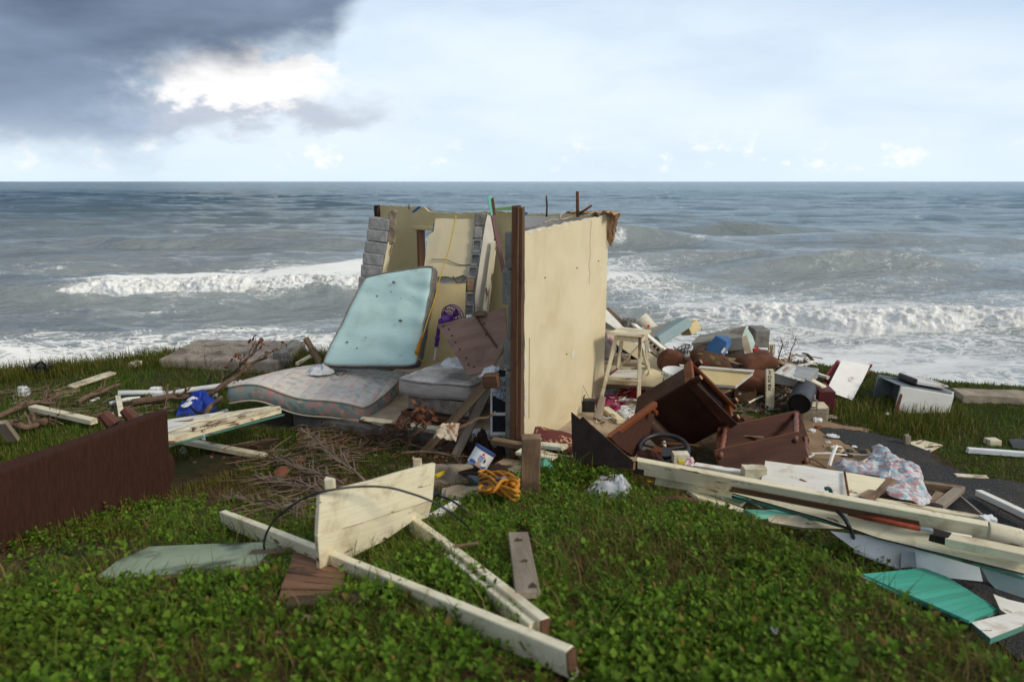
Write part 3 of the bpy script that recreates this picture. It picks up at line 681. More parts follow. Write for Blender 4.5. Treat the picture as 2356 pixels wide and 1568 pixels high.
for (s_, z_, rr_) in ((.02, .46, .05), (.015, .62, .035), (.02, .95, .045), (.015, 1.12, .03), (.012, .30, .03), (.02, 1.72, .02), (.10, 2.145, .030), (.30, 2.155, .028), (.52, 2.16, .022), (.75, 2.165, .024), (1.05, 2.18, .02), (1.55, 2.19, .022), (1.95, 2.20, .020)):
    edge = z_ > 2.0; c_ = A0 + e2 * .0035 + e1 * s_ + UP * z_
    plate('chipped_edge', [c_ + e1 * (rr_ * (2.2 if edge else .55) * math.cos(q) * rw.uniform(.5, 1)) + UP * (rr_ * (.5 if edge else 1.7) * math.sin(q) * rw.uniform(.5, 1)) for q in np.linspace(0, 5.8, 11)], .003, M_white_pl, wall, away=-e2)
tube('hairline_crack', [A0 + e2 * .002 + e1 * (1.62 + .05 * mnoise.noise(Vector((i * .5, 0, 3)))) + UP * (2.19 - i * .055) for i in range(14)], .0018, M_dirtchunk, wall, seg=4)
0 and tube('hairline_crack', [A0 + e2 * .002 + e1 * (.35 + i * .06) + UP * (.32 + .05 * mnoise.noise(Vector((i * .6, 5, 3)))) for i in range(12)], .0018, M_dirtchunk, wall, seg=4)
# brown timber door frame fixed to the broken end
fr = thing('door_frame_post', 'tall reddish brown timber post on the broken end of the yellow wall', 'post', A0 - e1 * .05)
pT = A0 - e1 * .045
beam('stud', pT - e2 * .085 - UP * .02, pT - e2 * .062 + UP * 2.38, .062, .07, M_red_timber, fr, up=e1)
beam('stud', pT - e2 * .022 - UP * .02, pT - e2 * .012 + UP * 2.37, .045, .05, M_bare, fr, up=e1)
beam('stop_strip', pT - e2 * .045 - e1 * .03 + UP * .01, pT - e2 * .03 - e1 * .03 + UP * 2.375, .018, .02, M_bare, fr, up=e1)
# back wall with doorway
B0 = A0 + e1 * LW; bl = -e2                      # runs to the left from the far end
LB = 3.38; dk0, dk1, dh = 1.9, 2.76, 1.96
back = thing('back_wall', 'aged yellow back wall with an empty doorway facing the sea', 'wall', B0)
def bw(s, z): return B0 + bl * s + UP * z
tb = [bw(.16, 2.2), bw(.5, 2.215), bw(1.0, 2.2), bw(1.5, 2.235), bw(1.9, 2.2), bw(2.2, 2.19), bw(2.55, 2.2), bw(2.62, 2.26), bw(3.0, 2.27), bw(LB, 2.28)]
tb2 = []
for i in range(len(tb) - 1): tb2 += jagline(tb[i], tb[i + 1], 7, .012, rj)[:-1]
tb2.append(tb[-1])
def back_face(o, mats, th):
    off = o
    pl = [p + off for p in ([bw(.16, 0)] + tb2 + [bw(LB, 0), bw(dk1, 0), bw(dk1, dh), bw(dk0, dh), bw(dk0, 0)])]
    return pl
plate('plaster_face', back_face(Vector(), None, .02), .02, [M_yellow2, M_white_pl], back, away=e1)
plate('block_core', [p + e1 * .021 - UP * .012 for p in back_face(Vector(), None, .1)], .13, [M_concrete, M_concrete], back, away=e1)
beam('door_jamb', bw(dk1 - .025, 0) + e1 * .06, bw(dk1 - .025, dh) + e1 * .06, .14, .045, M_red_timber, back, up=bl)
beam('door_jamb', bw(dk1 - .07, 0) + e1 * .05, bw(dk1 - .07, 1.3) + e1 * .05, .10, .028, M_cream_worn, back, up=bl)
beam('lintel_trim', bw(dk1 + .04, dh + .02) - e1 * .006, bw(dk0 - .04, dh + .02) - e1 * .006, .012, .05, M_yellow2, back)
# white room beyond the standing wall: upper inner face seen over its top
plate('white_panel', [bw(.18, 1.3) - e1 * .008, bw(.18, 2.18) - e1 * .008, bw(1.12, 2.175) - e1 * .008, bw(1.12, 1.3) - e1 * .008], .006, M_white_pl, back, away=e1)
box('corner_post', bw(LB - .01, 1.0) - e1 * .02, bl * .10, e1 * .14, UP * 1.27, M_dark, back, ch=.015)
# rebar left standing in the wall tops
def rod(z1, x1, y1, d1, z2, x2, y2, d2, r_, label, grp='rusty bars standing in the wall tops', mat=None):
    a, b = AY(z1, x1, y1, d1), AY(z2, x2, y2, d2); m_ = (a + b) / 2 + Vector((rj.uniform(-.01, .01), 0, 0))
    return tube('steel_bar', [a, m_, b], r_, mat or M_rust, seg=6, label=label, cat='steel bar', group=grp)
rod('a', 1622, 250, 8.15, 'a', 1620, 78, 8.15, .011, 'thin upright rusty steel bar above the white wall top')
rod('a', 1880, 250, 8.0, 'a', 1877, 40, 8.0, .019, 'thick upright rusty steel bar, tallest on the wall top')
rod('a', 1885, 225, 8.0, 'a', 1995, 155, 7.95, .014, 'slanting rusty steel bar beside the thickest upright bar')
rod('a', 225, 240, 9.5, 'a', 240, 150, 9.5, .010, 'bent steel bar at the far left corner of the back wall')
rod('a', 489, 190, 9.2, 'a', 488, 145, 9.2, .008, 'short steel bar beside the blue scrap on the back wall')
beam('board_scrap', AY('a', 520, 210, 9.15), AY('a', 578, 165, 9.1), .05, .02, surf('blue_scrap', (.03, .16, .42)), label='small bright blue scrap stuck on top of the back wall', cat='scrap')
beam('board_scrap', AY('a', 1428, 228, 8.2), AY('a', 1460, 218, 8.2), .04, .03, MC['blue_scrap'], label='tiny blue scrap on the wall top right of the timber post', cat='scrap')
plate('green_board', [AY('a', 1190, 195, 8.75), AY('a', 1195, 178, 8.75), AY('a', 1375, 160, 8.6), AY('a', 1388, 195, 8.6)], .05, surf('light_green_paint', (.30, .52, .20), (.26, .45, .17), 5, .7), label='light green board lying on top of the back wall', cat='board')
tube('wire_scrap', spline([AY('a', 1600, 300, 7.3), AY('a', 1660, 275, 7.4), AY('a', 1720, 270, 7.5), AY('a', 1750, 215, 7.55), AY('a', 1735, 270, 7.5), AY('a', 1830, 250, 7.7)], 24), .008, M_creamcloth, label='tangled pale wire on the broken top of the standing wall', cat='wire')
# cloth hanging over the far corner of the standing wall
def hang_cloth():
    p0 = B0 + UP * 2.22 - e1 * .02; V, Fc = [], []; nu, nv = 26, 34
    for j in range(nv):
        t_ = j / (nv - 1)
        for i in range(nu):
            s = i / (nu - 1); w_ = e2 * (-.12 + .27 * s)
            if t_ < .3: p = p0 + w_ - e1 * (.22 * (1 - t_ / .3)) - e2 * (.35 * (1 - t_ / .3) * (1 - s)) + UP * (.01 + .03 * t_)
            else:
                q = (t_ - .3) / .7; p = p0 + e2 * (.04 + (s - .35) * .17 * (1 - .35 * q)) - UP * (q * .37 * (.55 + .45 * math.sin(min(1, s * 1.3) * math.pi) ** .5)) - e1 * .03 * math.sin(q * 3)
            f = mnoise.noise(Vector((s * 9, t_ * 3, 1.5))) * .03 + abs(mnoise.noise(Vector((s * 7, t_ * 2, 4)))) * .05
            V.append(p + (-e1 * .8 if t_ > .3 else UP) * f + e2 * .02 * mnoise.noise(Vector((s * 4, t_ * 12, 9))))
    for j in range(nv - 1):
        for i in range(nu - 1): q = j * nu + i; Fc.append((q, q + 1, q + nu + 1, q + nu))
    o = mk('hanging_rag', [v - p0 for v in V], Fc, surf('tan_frayed_cloth', (.46, .30, .18), (.26, .15, .085), 16, .95, .8, 60, stretch=(1, 1, .3)), None, Matrix.Translation(p0), smooth=True, label='frayed tan cloth hanging over the far top corner of the wall', cat='cloth')
    s = o.modifiers.new('thick', 'SOLIDIFY'); s.thickness = .006
hang_cloth()
# hollow block with open core(s) on one face
def hollow(name, c0, ax, ay, az_, ncell, mat, parent, depth=.8):
    """block whose ax-by-az face shows ncell cavities running along ay"""
    c0, ax, ay, az_ = Vector(c0), Vector(ax), Vector(ay), Vector(az_)
    us = [0]; wl = .12
    for i in range(ncell): a_ = (i + wl * .5 + wl * .25) / ncell; us += [(i + .14) / ncell, (i + .86) / ncell]
    us.append(1); ws = [0, .14, .86, 1]; V, Fc, idx = [], [], {}
    def vid(u, d_, w_):
        kx = (round(u, 4), d_, round(w_, 4))
        if kx not in idx: idx[kx] = len(V); V.append(ax * u + ay * d_ + az_ * w_)
        return idx[kx]
    for i in range(len(us) - 1):
        for j in range(3):
            q = [(us[i], ws[j]), (us[i + 1], ws[j]), (us[i + 1], ws[j + 1]), (us[i], ws[j + 1])]
            if j == 1 and i % 2 == 1:
                Fc.append([vid(a_, depth, b_) for a_, b_ in q])
                for s in range(4): a_, b_ = q[s], q[(s + 1) % 4]; Fc.append([vid(a_[0], 0, a_[1]), vid(b_[0], 0, b_[1]), vid(b_[0], depth, b_[1]), vid(a_[0], depth, a_[1])])
            else: Fc.append([vid(a_, 0, b_) for a_, b_ in q])
    Fc.append([vid(0, 1, 0), vid(1, 1, 0), vid(1, 1, 1), vid(0, 1, 1)])
    for (u0, w0, u1, w1) in ((0, 0, 1, 0), (1, 0, 1, 1), (1, 1, 0, 1), (0, 1, 0, 0)):
        if u0 != u1:
            line = [vid(u, 0, w0) for u in (us if u1 > u0 else us[::-1])]
        else: line = [vid(u0, 0, w) for w in (ws if w1 > w0 else ws[::-1])]
        Fc.append([vid(u0, 1, w0)] + line + [vid(u1, 1, w1)])
    return mk(name, V, Fc, mat, parent, Matrix.Translation(c0))
# interior wall piece leaning in the room, broken corner with open block cores
piece = thing('leaning_wall_piece', 'cracked yellow wall piece leaning inside the room with grey block cores on its broken corner', 'wall', AY('a', 850, 1450, 8.45))
def ip(x, y, d): return AY('a', x, y, d)
D0, D1 = 8.55, 8.42      # top leans back a little
upper = [ip(612, 660, D0), ip(630, 520, D0), ip(650, 400, D0 + .02), ip(690, 370, D0 + .02), ip(705, 265, D0 + .04)] + \
        [ip(x, 262 + 6 * math.sin(x), D0 + .04) for x in (760, 830, 900, 970)] + [ip(1045, 268, D0 + .02), ip(1018, 420, D0), ip(1000, 560, D0), ip(985, 655, D0 - .02), ip(968, 742, D0 - .03), ip(930, 730, D0 - .03), ip(860, 752, D0 - .03), ip(790, 738, D0 - .03), ip(720, 744, D0 - .03), ip(600, 735, D0 - .02)]
plate('plaster_face', upper, .03, [M_yellow, M_white_pl], piece)
lower = [ip(590, 800, D1), ip(700, 798, D1), ip(800, 806, D1), ip(955, 800, D1), ip(948, 1060, D1 - .05), ip(960, 1500, D1 - .1), ip(560, 1500, D1 - .1)]
plate('plaster_face', lower, .03, [M_yellow2, M_white_pl], piece)
plate('bare_strip', [ip(600, 740, D0 + .03), ip(975, 735, D0 + .03), ip(955, 815, D0 + .03), ip(590, 810, D0 + .03)], .04, M_white_pl, piece)
core = [ip(690, 300, D0 + .08), ip(1050, 300, D0 + .08), ip(990, 640, D0 + .06), ip(950, 1000, D0 + .04), ip(960, 1500, D0), ip(570, 1500, D0), ip(640, 540, D0 + .08)]
plate('block_core', core, .10, M_block, piece)
cb = [(1042, 215, 1132, 225), (1024, 325, 1112, 330), (1018, 430, 1090, 435), (1004, 545, 1078, 548), (985, 652, 1062, 660), (962, 758, 1040, 768), (960, 868, 1030, 875), (950, 965, 1028, 975), (945, 1062, 1020, 1070)]
for i in range(len(cb) - 1):
    x0, y0, x1, y1 = cb[i]; x2, y2, x3, y3 = cb[i + 1]; dd = D0 - .02 - .012 * i
    bl_, br_, tl_ = ip(x2, y2 - 4, dd), ip(x3, y2 - 4, dd), ip(x2 + (x0 - x2) * .9, y0 + 3, dd)
    m_ = [M_concrete, M_block, M_block, M_block, M_block, surf('brick_stain', (.34, .22, .14), (.27, .17, .11), 9, .9, .5), M_block, M_block][i]
    if i in (0, 1, 5): box('block', bl_, br_ - bl_, (0, .13, 0), tl_ - bl_, m_, piece, ch=.018)
    else: hollow('block', bl_, br_ - bl_, Vector((0, .14, 0)), tl_ - bl_, 1, m_, piece, depth=.28)
rev = [ip(1135, 228, D0), ip(1160, 245, D0 + .05), ip(1175, 330, D0 + .1), ip(1190, 420, D0 + .12), ip(1165, 560, D0 + .1), ip(1140, 760, D0 + .05), ip(1095, 1030, D0), ip(1030, 1060, D0 - .12), ip(1032, 900, D0 - .1), ip(1062, 680, D0 - .08), ip(1090, 480, D0 - .05), ip(1118, 300, D0 - .02)]
plate('reveal_face', rev, .02, [M_white_pl, M_concrete], piece)
beam('door_trim', ip(1185, 455, D0 + .02), ip(1110, 1040, D0 - .12), .05, .05, M_cream_worn, piece, up=(1, 0, 0))
beam('door_trim', ip(1200, 480, D0 + .04), ip(1132, 1030, D0 - .08), .02, .03, M_cream, piece, up=(1, 0, 0))
tube('crack', [ip(670, 600, D0 - .03), ip(730, 600, D0 - .03), ip(790, 602, D0 - .03), ip(840, 622, D0 - .03), ip(900, 645, D0 - .03), ip(960, 648, D0 - .03), ip(1000, 640, D0 - .03)], .005, M_dark, piece, seg=4)
tube('bent_bar', [ip(850, 740, D0 - .05), ip(890, 808, D0 - .08), ip(965, 745, D0 - .05)], .008, M_rust, piece)
# leaning block pier on the left of the doorway
pier = thing('leaning_block_pier', 'leaning pier of bare grey blocks left of the empty doorway', 'wall', AY('a', 180, 740, 8.8))
pb = [(165, 252, 340, 252), (148, 352, 322, 350), (135, 448, 305, 445), (115, 545, 292, 545), (100, 642, 272, 642), (85, 742, 258, 740), (65, 845, 240, 842)]
for i in range(6):
    x0, y0, x1, y1 = pb[i]; x2, y2, x3, y3 = pb[i + 1]; dd = 8.95 - .03 * i
    b0, b1, t0 = ip(x2, y2 - 5, dd), ip(x3, y2 - 5, dd), ip(x0, y0 + 2, dd)
    box('block', b0, b1 - b0, (.06, .22, .0), t0 - b0, M_block, pier, ch=.012)
chunk('broken_mortar', ip(345, 335, 9.0), (.10, .14, .42), M_dirtchunk, pier, seed=2, rough=.10, rot=(0, .12, 0))
beam('door_trim', ip(350, 420, 9.02), ip(285, 720, 8.9), .06, .04, M_cream_worn, pier, up=(1, 0, 0))
beam('door_trim', ip(328, 415, 8.97), ip(272, 720, 8.85), .05, .02, M_cream, pier, up=(1, 0, 0))
# green topped purple stick leaning by the timber post
lean = thing('leaning_stick', 'long mauve stick with a mint green end leaning beside the timber post', 'stick', AY('a', 1298, 860, 7.0))
M_mauve = surf('mauve_stick', (.20, .105, .10), (.14, .07, .07), 8, .75, .3, stretch=GR)
beam('stick', AY('a', 1180, 250, 7.2), AY('a', 1300, 870, 6.8), .07, .04, M_mauve, lean, up=(1, 0, 0))
beam('painted_end', AY('a', 1152, 92, 7.3), AY('a', 1183, 258, 7.22), .065, .045, M_mint, lean, up=(1, 0, 0))
beam('bare_edge', AY('a', 1175, 100, 7.27), AY('a', 1195, 250, 7.2), .03, .03, M_bare, lean, up=(1, 0, 0))

# ================================================================== MATTRESSES
def floral_mat(name, base, tints, scale, quilt=None, dark=None, cell=.55, dk=(.50, .68)):
    m = bpy.data.materials.new(name); m.use_nodes = True; k = N(m.node_tree)
    P = k.add('ShaderNodeTexCoord').outputs['Object']
    wn = k.add('ShaderNodeTexNoise', {'Vector': P, 'Scale': scale * 1.3, 'Detail': 4}).outputs[1]
    wp = k.add('ShaderNodeVectorMath', {0: P, 1: k.add('ShaderNodeVectorMath', {0: wn, 1: (.5 / scale,) * 3}, operation='MULTIPLY').outputs[0]}, operation='ADD').outputs[0]
    vo = k.add('ShaderNodeTexVoronoi', {'Vector': wp, 'Scale': scale})
    sp_ = k.add('ShaderNodeSeparateColor', {0: vo.outputs['Color']})
    c = (*base, 1); n3 = k.noise(P, scale * 4, 5, .7)
    for i, (tcol, lo) in enumerate(tints):
        mk_ = k.m('MULTIPLY', k.ss(sp_.outputs[i % 3], lo, lo + .06), k.ss(vo.outputs['Distance'], cell, cell * .45))
        c = k.mix(k.m('MULTIPLY', mk_, k.ss(n3, .3, .6, .35, .95)), c, (*tcol, 1))
    n4 = k.noise(P, 1.6, 6, .6, .3)
    if dark: c = k.mix(k.ss(n4, dk[0], dk[1], 0, .7), c, (*dark, 1))
    n5 = k.noise(P, 160, 3, .6)
    h_ = k.m('MULTIPLY', n5, .25)
    if quilt:
        sx = k.add('ShaderNodeSeparateXYZ', {0: P})
        a_ = k.m('ABSOLUTE', k.m('SINE', k.m('MULTIPLY', sx.outputs[0], math.pi / quilt))); b_ = k.m('ABSOLUTE', k.m('SINE', k.m('MULTIPLY', sx.outputs[1], math.pi / quilt)))
        line = k.m('MINIMUM', a_, b_); h_ = k.m('ADD', h_, k.m('POWER', line, .35))
        c = k.mix(k.ss(line, .10, .0, 0, .30), c, (.66, .60, .54, 1))
    bp = k.add('ShaderNodeBump', {'Height': h_, 'Strength': .6, 'Distance': .03})
    b = k.add('ShaderNodeBsdfPrincipled', {'Base Color': c, 'Roughness': .9, 'Specular IOR Level': .12, 'Normal': bp.outputs[0]})
    k.add('ShaderNodeOutputMaterial', {0: b}); return m
def mattress(name, label, TL, TR, BR, BL, th, mats, pipe, bend=None, n=44, rc=.05, nrm=None, quilt=0, ticks=None, puff=.02, groove=None):
    TL, TR, BR, BL = map(Vector, (TL, TR, BR, BL)); x = ((TR - TL) + (BR - BL)).normalized(); y = ((TL - BL) + (TR - BR)); nn = x.cross(y).normalized()
    if nrm is not None and nn.dot(Vector(nrm)) < 0: nn = -nn
    y = nn.cross(x); c = (TL + TR + BR + BL) / 4
    M = Matrix(((x.x, y.x, nn.x, c.x), (x.y, y.y, nn.y, c.y), (x.z, y.z, nn.z, c.z), (0, 0, 0, 1))); I = M.inverted()
    q = [I @ p for p in (TL, TR, BR, BL)]
    root = thing(name, label, 'mattress', c)
    def S(a, b, lift):
        a2 = a * (1 - rc * abs(b) ** 7); b2 = b * (1 - rc * abs(a) ** 7)
        s, t_ = (a2 + 1) / 2, (b2 + 1) / 2
        p = (q[3] * (1 - s) + q[2] * s) * (1 - t_) + (q[0] * (1 - s) + q[1] * s) * t_
        if bend: p = p + Vector((0, 0, bend(a, b)))
        return p + Vector((0, 0, lift))
    V, Fc, mi = [], [], []
    def topz(a, b):
        e = max(abs(a), abs(b)); z = -puff * max(0, (e - .86) / .14) ** 2 + .004 * mnoise.noise(Vector((a * 3, b * 3, th * 9)))
        if quilt: z += .014 * (abs(math.sin(a * quilt)) * abs(math.sin(b * quilt))) ** .5
        return z + .012 * mnoise.noise(Vector((a * 1.6, b * 1.6, th * 31)))
    for sgn in (1, -1):
        for i in range(n + 1):
            for j in range(n + 1):
                a, b = i / n * 2 - 1, j / n * 2 - 1
                V.append(S(a, b, topz(a, b) if sgn > 0 else -th + puff * .6))
    o2 = (n + 1) ** 2
    for i in range(n):
        for j in range(n):
            p = i * (n + 1) + j; Fc.append((p, p + n + 1, p + n + 2, p + 1)); mi.append(0); Fc.append((o2 + p, o2 + p + 1, o2 + p + n + 2, o2 + p + n + 1)); mi.append(0)
    per = [(i, 0) for i in range(n)] + [(n, j) for j in range(n)] + [(i, n) for i in range(n, 0, -1)] + [(0, j) for j in range(n, 0, -1)]
    rings = [[i * (n + 1) + j for i, j in per]]; ns = 6
    for r_ in range(1, ns):
        f = r_ / ns; ring = []
        for i, j in per:
            a, b = i / n * 2 - 1, j / n * 2 - 1; e = 1 + .02 * math.sin(f * math.pi) * (1 + .4 * mnoise.noise(Vector((a * 5, b * 5, f))))
            if groove and .3 < f < .7: e -= .006
            p = S(a, b, 0); cc = Vector((0, 0, 0)); out = Vector((a if abs(a) > .99 else 0, b if abs(b) > .99 else 0, 0))
            V.append(p + Vector((out.x * (e - 1), out.y * (e - 1), -puff - (th - puff * 1.6) * f))); ring.append(len(V) - 1)
        rings.append(ring)
    rings.append([o2 + i * (n + 1) + j for i, j in per])
    for r_ in range(ns):
        A_, B_ = rings[r_], rings[r_ + 1]; m = len(A_)
        for j in range(m): Fc.append((A_[j], A_[(j + 1) % m], B_[(j + 1) % m], B_[j])); mi.append(1)
    mk('cover', V, Fc, mats, root, M, smooth=True, mi=mi)
    for zoff in (-puff, -th + puff * .6):
        loop = [M @ (S(i / n * 2 - 1, j / n * 2 - 1, zoff) + Vector((.008 * (i / n * 2 - 1), .008 * (j / n * 2 - 1), 0))) for i, j in per]
        tube('piping', loop, .010, pipe, root, seg=6, closed=True)
    return root, M, S
M_pipe = surf('cream_piping', (.55, .50, .38), (.45, .40, .30), 9, .85, .1)
M_pipe_dark = surf('dirty_piping', (.20, .17, .14), (.30, .27, .22), 9, .85, .1)
M_floral_top = floral_mat('faded_floral_top', (.60, .55, .50), [((.46, .46, .43), .45), ((.66, .42, .37), .58), ((.38, .43, .39), .6)], 12, quilt=.16, dark=(.40, .38, .36))
M_floral_side = floral_mat('floral_side', (.27, .34, .31), [((.62, .33, .28), .45), ((.66, .44, .22), .55), ((.17, .25, .25), .4), ((.55, .28, .26), .5)], 15, cell=.75)
M_floral_dark = floral_mat('dark_floral_side', (.14, .17, .18), [((.34, .14, .10), .45), ((.10, .12, .14), .5), ((.30, .20, .12), .6)], 26, cell=.7)
M_quilt_white = floral_mat('stained_white_quilt', (.66, .61, .55), [((.56, .52, .47), .5)], 14, quilt=.13, dark=(.17, .15, .13), dk=(.42, .62))
M_quilt_side = surf('dirty_quilt_side', (.46, .40, .36), (.38, .325, .29), 6, .9, .25, 40, stretch=(1, 1, 4), dirt=(.26, .19, .15), dscale=4, dthr=.56)
M_box_spring = surf('box_spring_cloth', (.34, .29, .235), (.20, .165, .13), 16, .92, .3, 60, dirt=(.12, .09, .065), dscale=4, dthr=.55)
# floral mattress lying bent over the edge of the floor
zf = .30
FL, FR_, BRr, BLl = AZ('p', 512, 889, .33), AZ('p', 838, 926, .20), AZ('p', 935, 846, .32), AZ('p', 738, 836, .34)
def bendf(a, b):
    return .06 * math.exp(-((a + .55) / .45) ** 2) * (1 - .3 * b) - .05 * max(0, a) ** 2 + .02 * math.sin(a * 5 + b * 2) 
mattress('floral_mattress', 'sagging floral mattress lying across the edge of the house floor', BLl, BRr, FR_, FL, .235, [M_floral_top, M_floral_side], M_pipe, bendf, nrm=(0, 0, 1), n=54)
# pale blue mattress leaning on the ruin
bTL, bTR, bBR, bBL = AY('p', 838, 636, 8.50), AY('p', 997, 609, 8.22), AY('p', 956, 840, 7.78), AY('p', 738, 838, 7.98)
_, Mb, Sb = mattress('leaning_mattress', 'pale aqua mattress propped upright against the ruined room', bTL, bTR, bBR, bBL, .17, [M_mattblue, M_floral_dark], M_pipe_dark, lambda a, b: (.010 * math.sin(b * 13 + a * 4 + 3 * mnoise.noise(Vector((a * 2, b * 2, 1)))) * (.25 + .75 * max(0, a)) + .016 * mnoise.noise(Vector((a * 1.5 + 4, b * 3, 2))) - .02 * (1 - a * a) * (1 - b * b)), nrm=(0, -1, .2), rc=.045, n=60)
bmroot = bpy.data.objects['leaning_mattress']
M_hole = surf('mould_spot', (.05, .055, .05), (.12, .13, .12), 20, .95, .4)
for (x, y, r_) in ((1595, 185, .022), (1652, 500, .024), (1215, 675, .016), (1080, 780, .018), (1295, 728, .010), (1460, 298, .012), (1655, 315, .009), (1755, 300, .008), (1575, 260, .009), (1365, 640, .010)):
    o_ = Vector((0, 0, CAMZ)); r = ray('d', x, y); nn = Mb.to_3x3().col[2]; p0 = Mb.translation; t_ = (p0 + nn * .022 - o_).dot(nn) / r.dot(nn); p = o_ + r * t_
    ex, ey = Mb.to_3x3().col[0], Mb.to_3x3().col[1]
    plate('torn_spot', [p + ex * r_ * 1.5 * math.cos(q) * random.uniform(.4, 1) + ey * r_ * math.sin(q) * random.uniform(.4, 1) for q in np.linspace(0, 5.7, 9)], .004, M_hole, bmroot, away=-nn)
# single mattress, box spring and bed base
sL, sF, sB = AZ('p', 912, 866, .52), AZ('p', 1080, 885, .50), AZ('p', 1046, 812, .52); sR = sF + (sB - sL)
mattress('stained_mattress', 'small stained white quilted mattress on a box spring by the standing wall', sB, sR, sF, sL, .19, [M_quilt_white, M_quilt_side], M_pipe_dark, lambda a, b: -.02 * a * a + .015 * math.sin(a * 3 + b), nrm=(0, 0, 1), n=44, quilt=9, groove=True)
dn = Vector((0, 0, -.22)); dv = (sB - sL); du = (sF - sL); dz_ = Vector((0, 0, 1))
bs_ = thing('box_spring', 'greyish mottled box spring under the stained white mattress', 'box spring', sL + dn)
bo = sL + du * .10 + dv * .05 + Vector((0, 0, -.375)); box('body', bo, du * .88, dv * .95, (0, 0, .165), M_box_spring, bs_, ch=.02)
bf = thing('bed_base', 'brown wooden bed base under the box spring', 'bed base', bo)
b2 = sL + du * .04 + Vector((0, 0, -.50))
box('side_rail', b2 + Vector((0, 0, .05)), du * 1.0, dv * .04, (0, 0, .055), M_red_timber, bf); box('side_rail', b2 + du * .09 + dv * .05 - Vector((0, 0, .10)), du * .9, dv * .03, (0, 0, .145), M_bare, bf)
box('side_rail', b2 + dv * .045 + Vector((0, 0, .05)), du * .03, dv * .9, (0, 0, .055), M_red_timber, bf)
# ================================================================== DEBRIS, CENTRE
rc_ = random.Random(11)
def bent(a, b, n=6, amp=.02, seed=0):
    a, b = Vector(a), Vector(b); L = (b - a).length; out = []
    for i in range(n + 1):
        s = i / n; o = Vector((mnoise.noise(Vector((s * 3 + seed, 0, 1))), mnoise.noise(Vector((s * 3 + seed, 4, 1))), mnoise.noise(Vector((s * 3 + seed, 8, 1))))) * amp * L * 2
        out.append(a.lerp(b, s) + o * min(1, 4 * s * (1 - s) + .1))
    return out
# purple fan
fan = thing('pedestal_fan', 'purple plastic pedestal fan standing in front of the yellow room wall', 'fan', AY('a', 695, 1430, 8.1))
fp = AY('a', 695, 1430, 8.1); ft = AY('a', 735, 1150, 8.1)
lathe('pole', fp, AY('a', 712, 1310, 8.1), [(0, .012), (1, .012)], M_wplastic, fan, seg=10)
lathe('sleeve', AY('a', 712, 1320, 8.1), ft, [(0, .022), (.05, .026), (.35, .024), (.38, .032), (.46, .032), (.5, .022), (1, .022)], M_purple, fan, seg=12)
fc = AY('a', 838, 1085, 8.02); fdir = Vector((.55, .80, .12)).normalized()
lathe('motor_housing', fc - fdir * .20, fc - fdir * .02, [(0, .02), (.08, .055), (.5, .07), (.85, .065), (1, .04)], M_purple, fan, seg=18)
lathe('neck', ft, fc - fdir * .12, [(0, .025), (.6, .03), (1, .035)], M_purple, fan, seg=10)
fx = fdir.orthogonal().normalized(); fy = fdir.cross(fx)
for rr, off in ((.155, 0), (.155, .05), (.12, -.025), (.08, -.04)):
    tube('guard_ring', [fc + fdir * off + (fx * math.cos(q) + fy * math.sin(q)) * rr for q in np.linspace(0, 2 * math.pi, 33)[:-1]], .006, M_purple, fan, seg=6, closed=True)
for q in np.linspace(0, 2 * math.pi, 25)[:-1]:
    d_ = fx * math.cos(q) + fy * math.sin(q); tube('guard_wire', [fc - fdir * .045 + d_ * .05, fc - fdir * .03 + d_ * .11, fc + d_ * .155, fc + fdir * .05 + d_ * .155, fc + fdir * .07 + d_ * .10, fc + fdir * .075 + d_ * .03], .0028, M_purple, fan, seg=4)
for i in range(3):
    q = i * 2.094; d_ = fx * math.cos(q) + fy * math.sin(q); s_ = fx * math.cos(q + 1.57) + fy * math.sin(q + 1.57)
    plate('blade', [fc + d_ * .02 - s_ * .015, fc + d_ * .13 - s_ * .06 + fdir * .02, fc + d_ * .135 + s_ * .03, fc + d_ * .02 + s_ * .015], .003, M_purple, fan)
# plywood panel leaning on the wall end
ply = thing('plywood_panel', 'stained brown plywood panel with nail holes leaning on the wall end', 'panel', AY('a', 975, 1555, 6.9))
pP = [AY('a', 715, 1140, 7.35), AY('a', 900, 1095, 7.28), AY('a', 1100, 1045, 7.2), AY('a', 1282, 995, 7.12), AY('a', 1310, 1400, 6.78), AY('a', 1110, 1530, 6.80), AY('a', 975, 1557, 6.85), AY('a', 850, 1350, 7.1)]
plate('sheet', pP, .016, [M_ply, M_wood], ply)
pn = ((pP[3] - pP[0]).cross(pP[6] - pP[0])).normalized(); pn = -pn if pn.y > 0 else pn
def on_ply(x, y, off=.004):
    o_ = Vector((0, 0, CAMZ)); r = ray('a', x, y); return o_ + r * ((pP[0] + pn * off - o_).dot(pn) / r.dot(pn))
for (x, y) in ((768, 1150), (815, 1175), (840, 1228), (868, 1283), (905, 1340), (958, 1412), (978, 1466), (1022, 1485), (1108, 1128), (1125, 1220)):
    p = on_ply(x, y); lathe('nail_hole', p, p + pn * .004, [(0, .010), (1, .007)], M_darkhole, ply, seg=8)
beam('batten', on_ply(1040, 1070, .012), on_ply(1210, 1320, .012), .02, .018, M_bare, ply, up=pn)
box('cleat', on_ply(1042, 1082, .004), on_ply(1128, 1062, .004) - on_ply(1042, 1082, .004), on_ply(1055, 1040, .004) - on_ply(1042, 1082, .004), pn * .05, M_wood, ply)
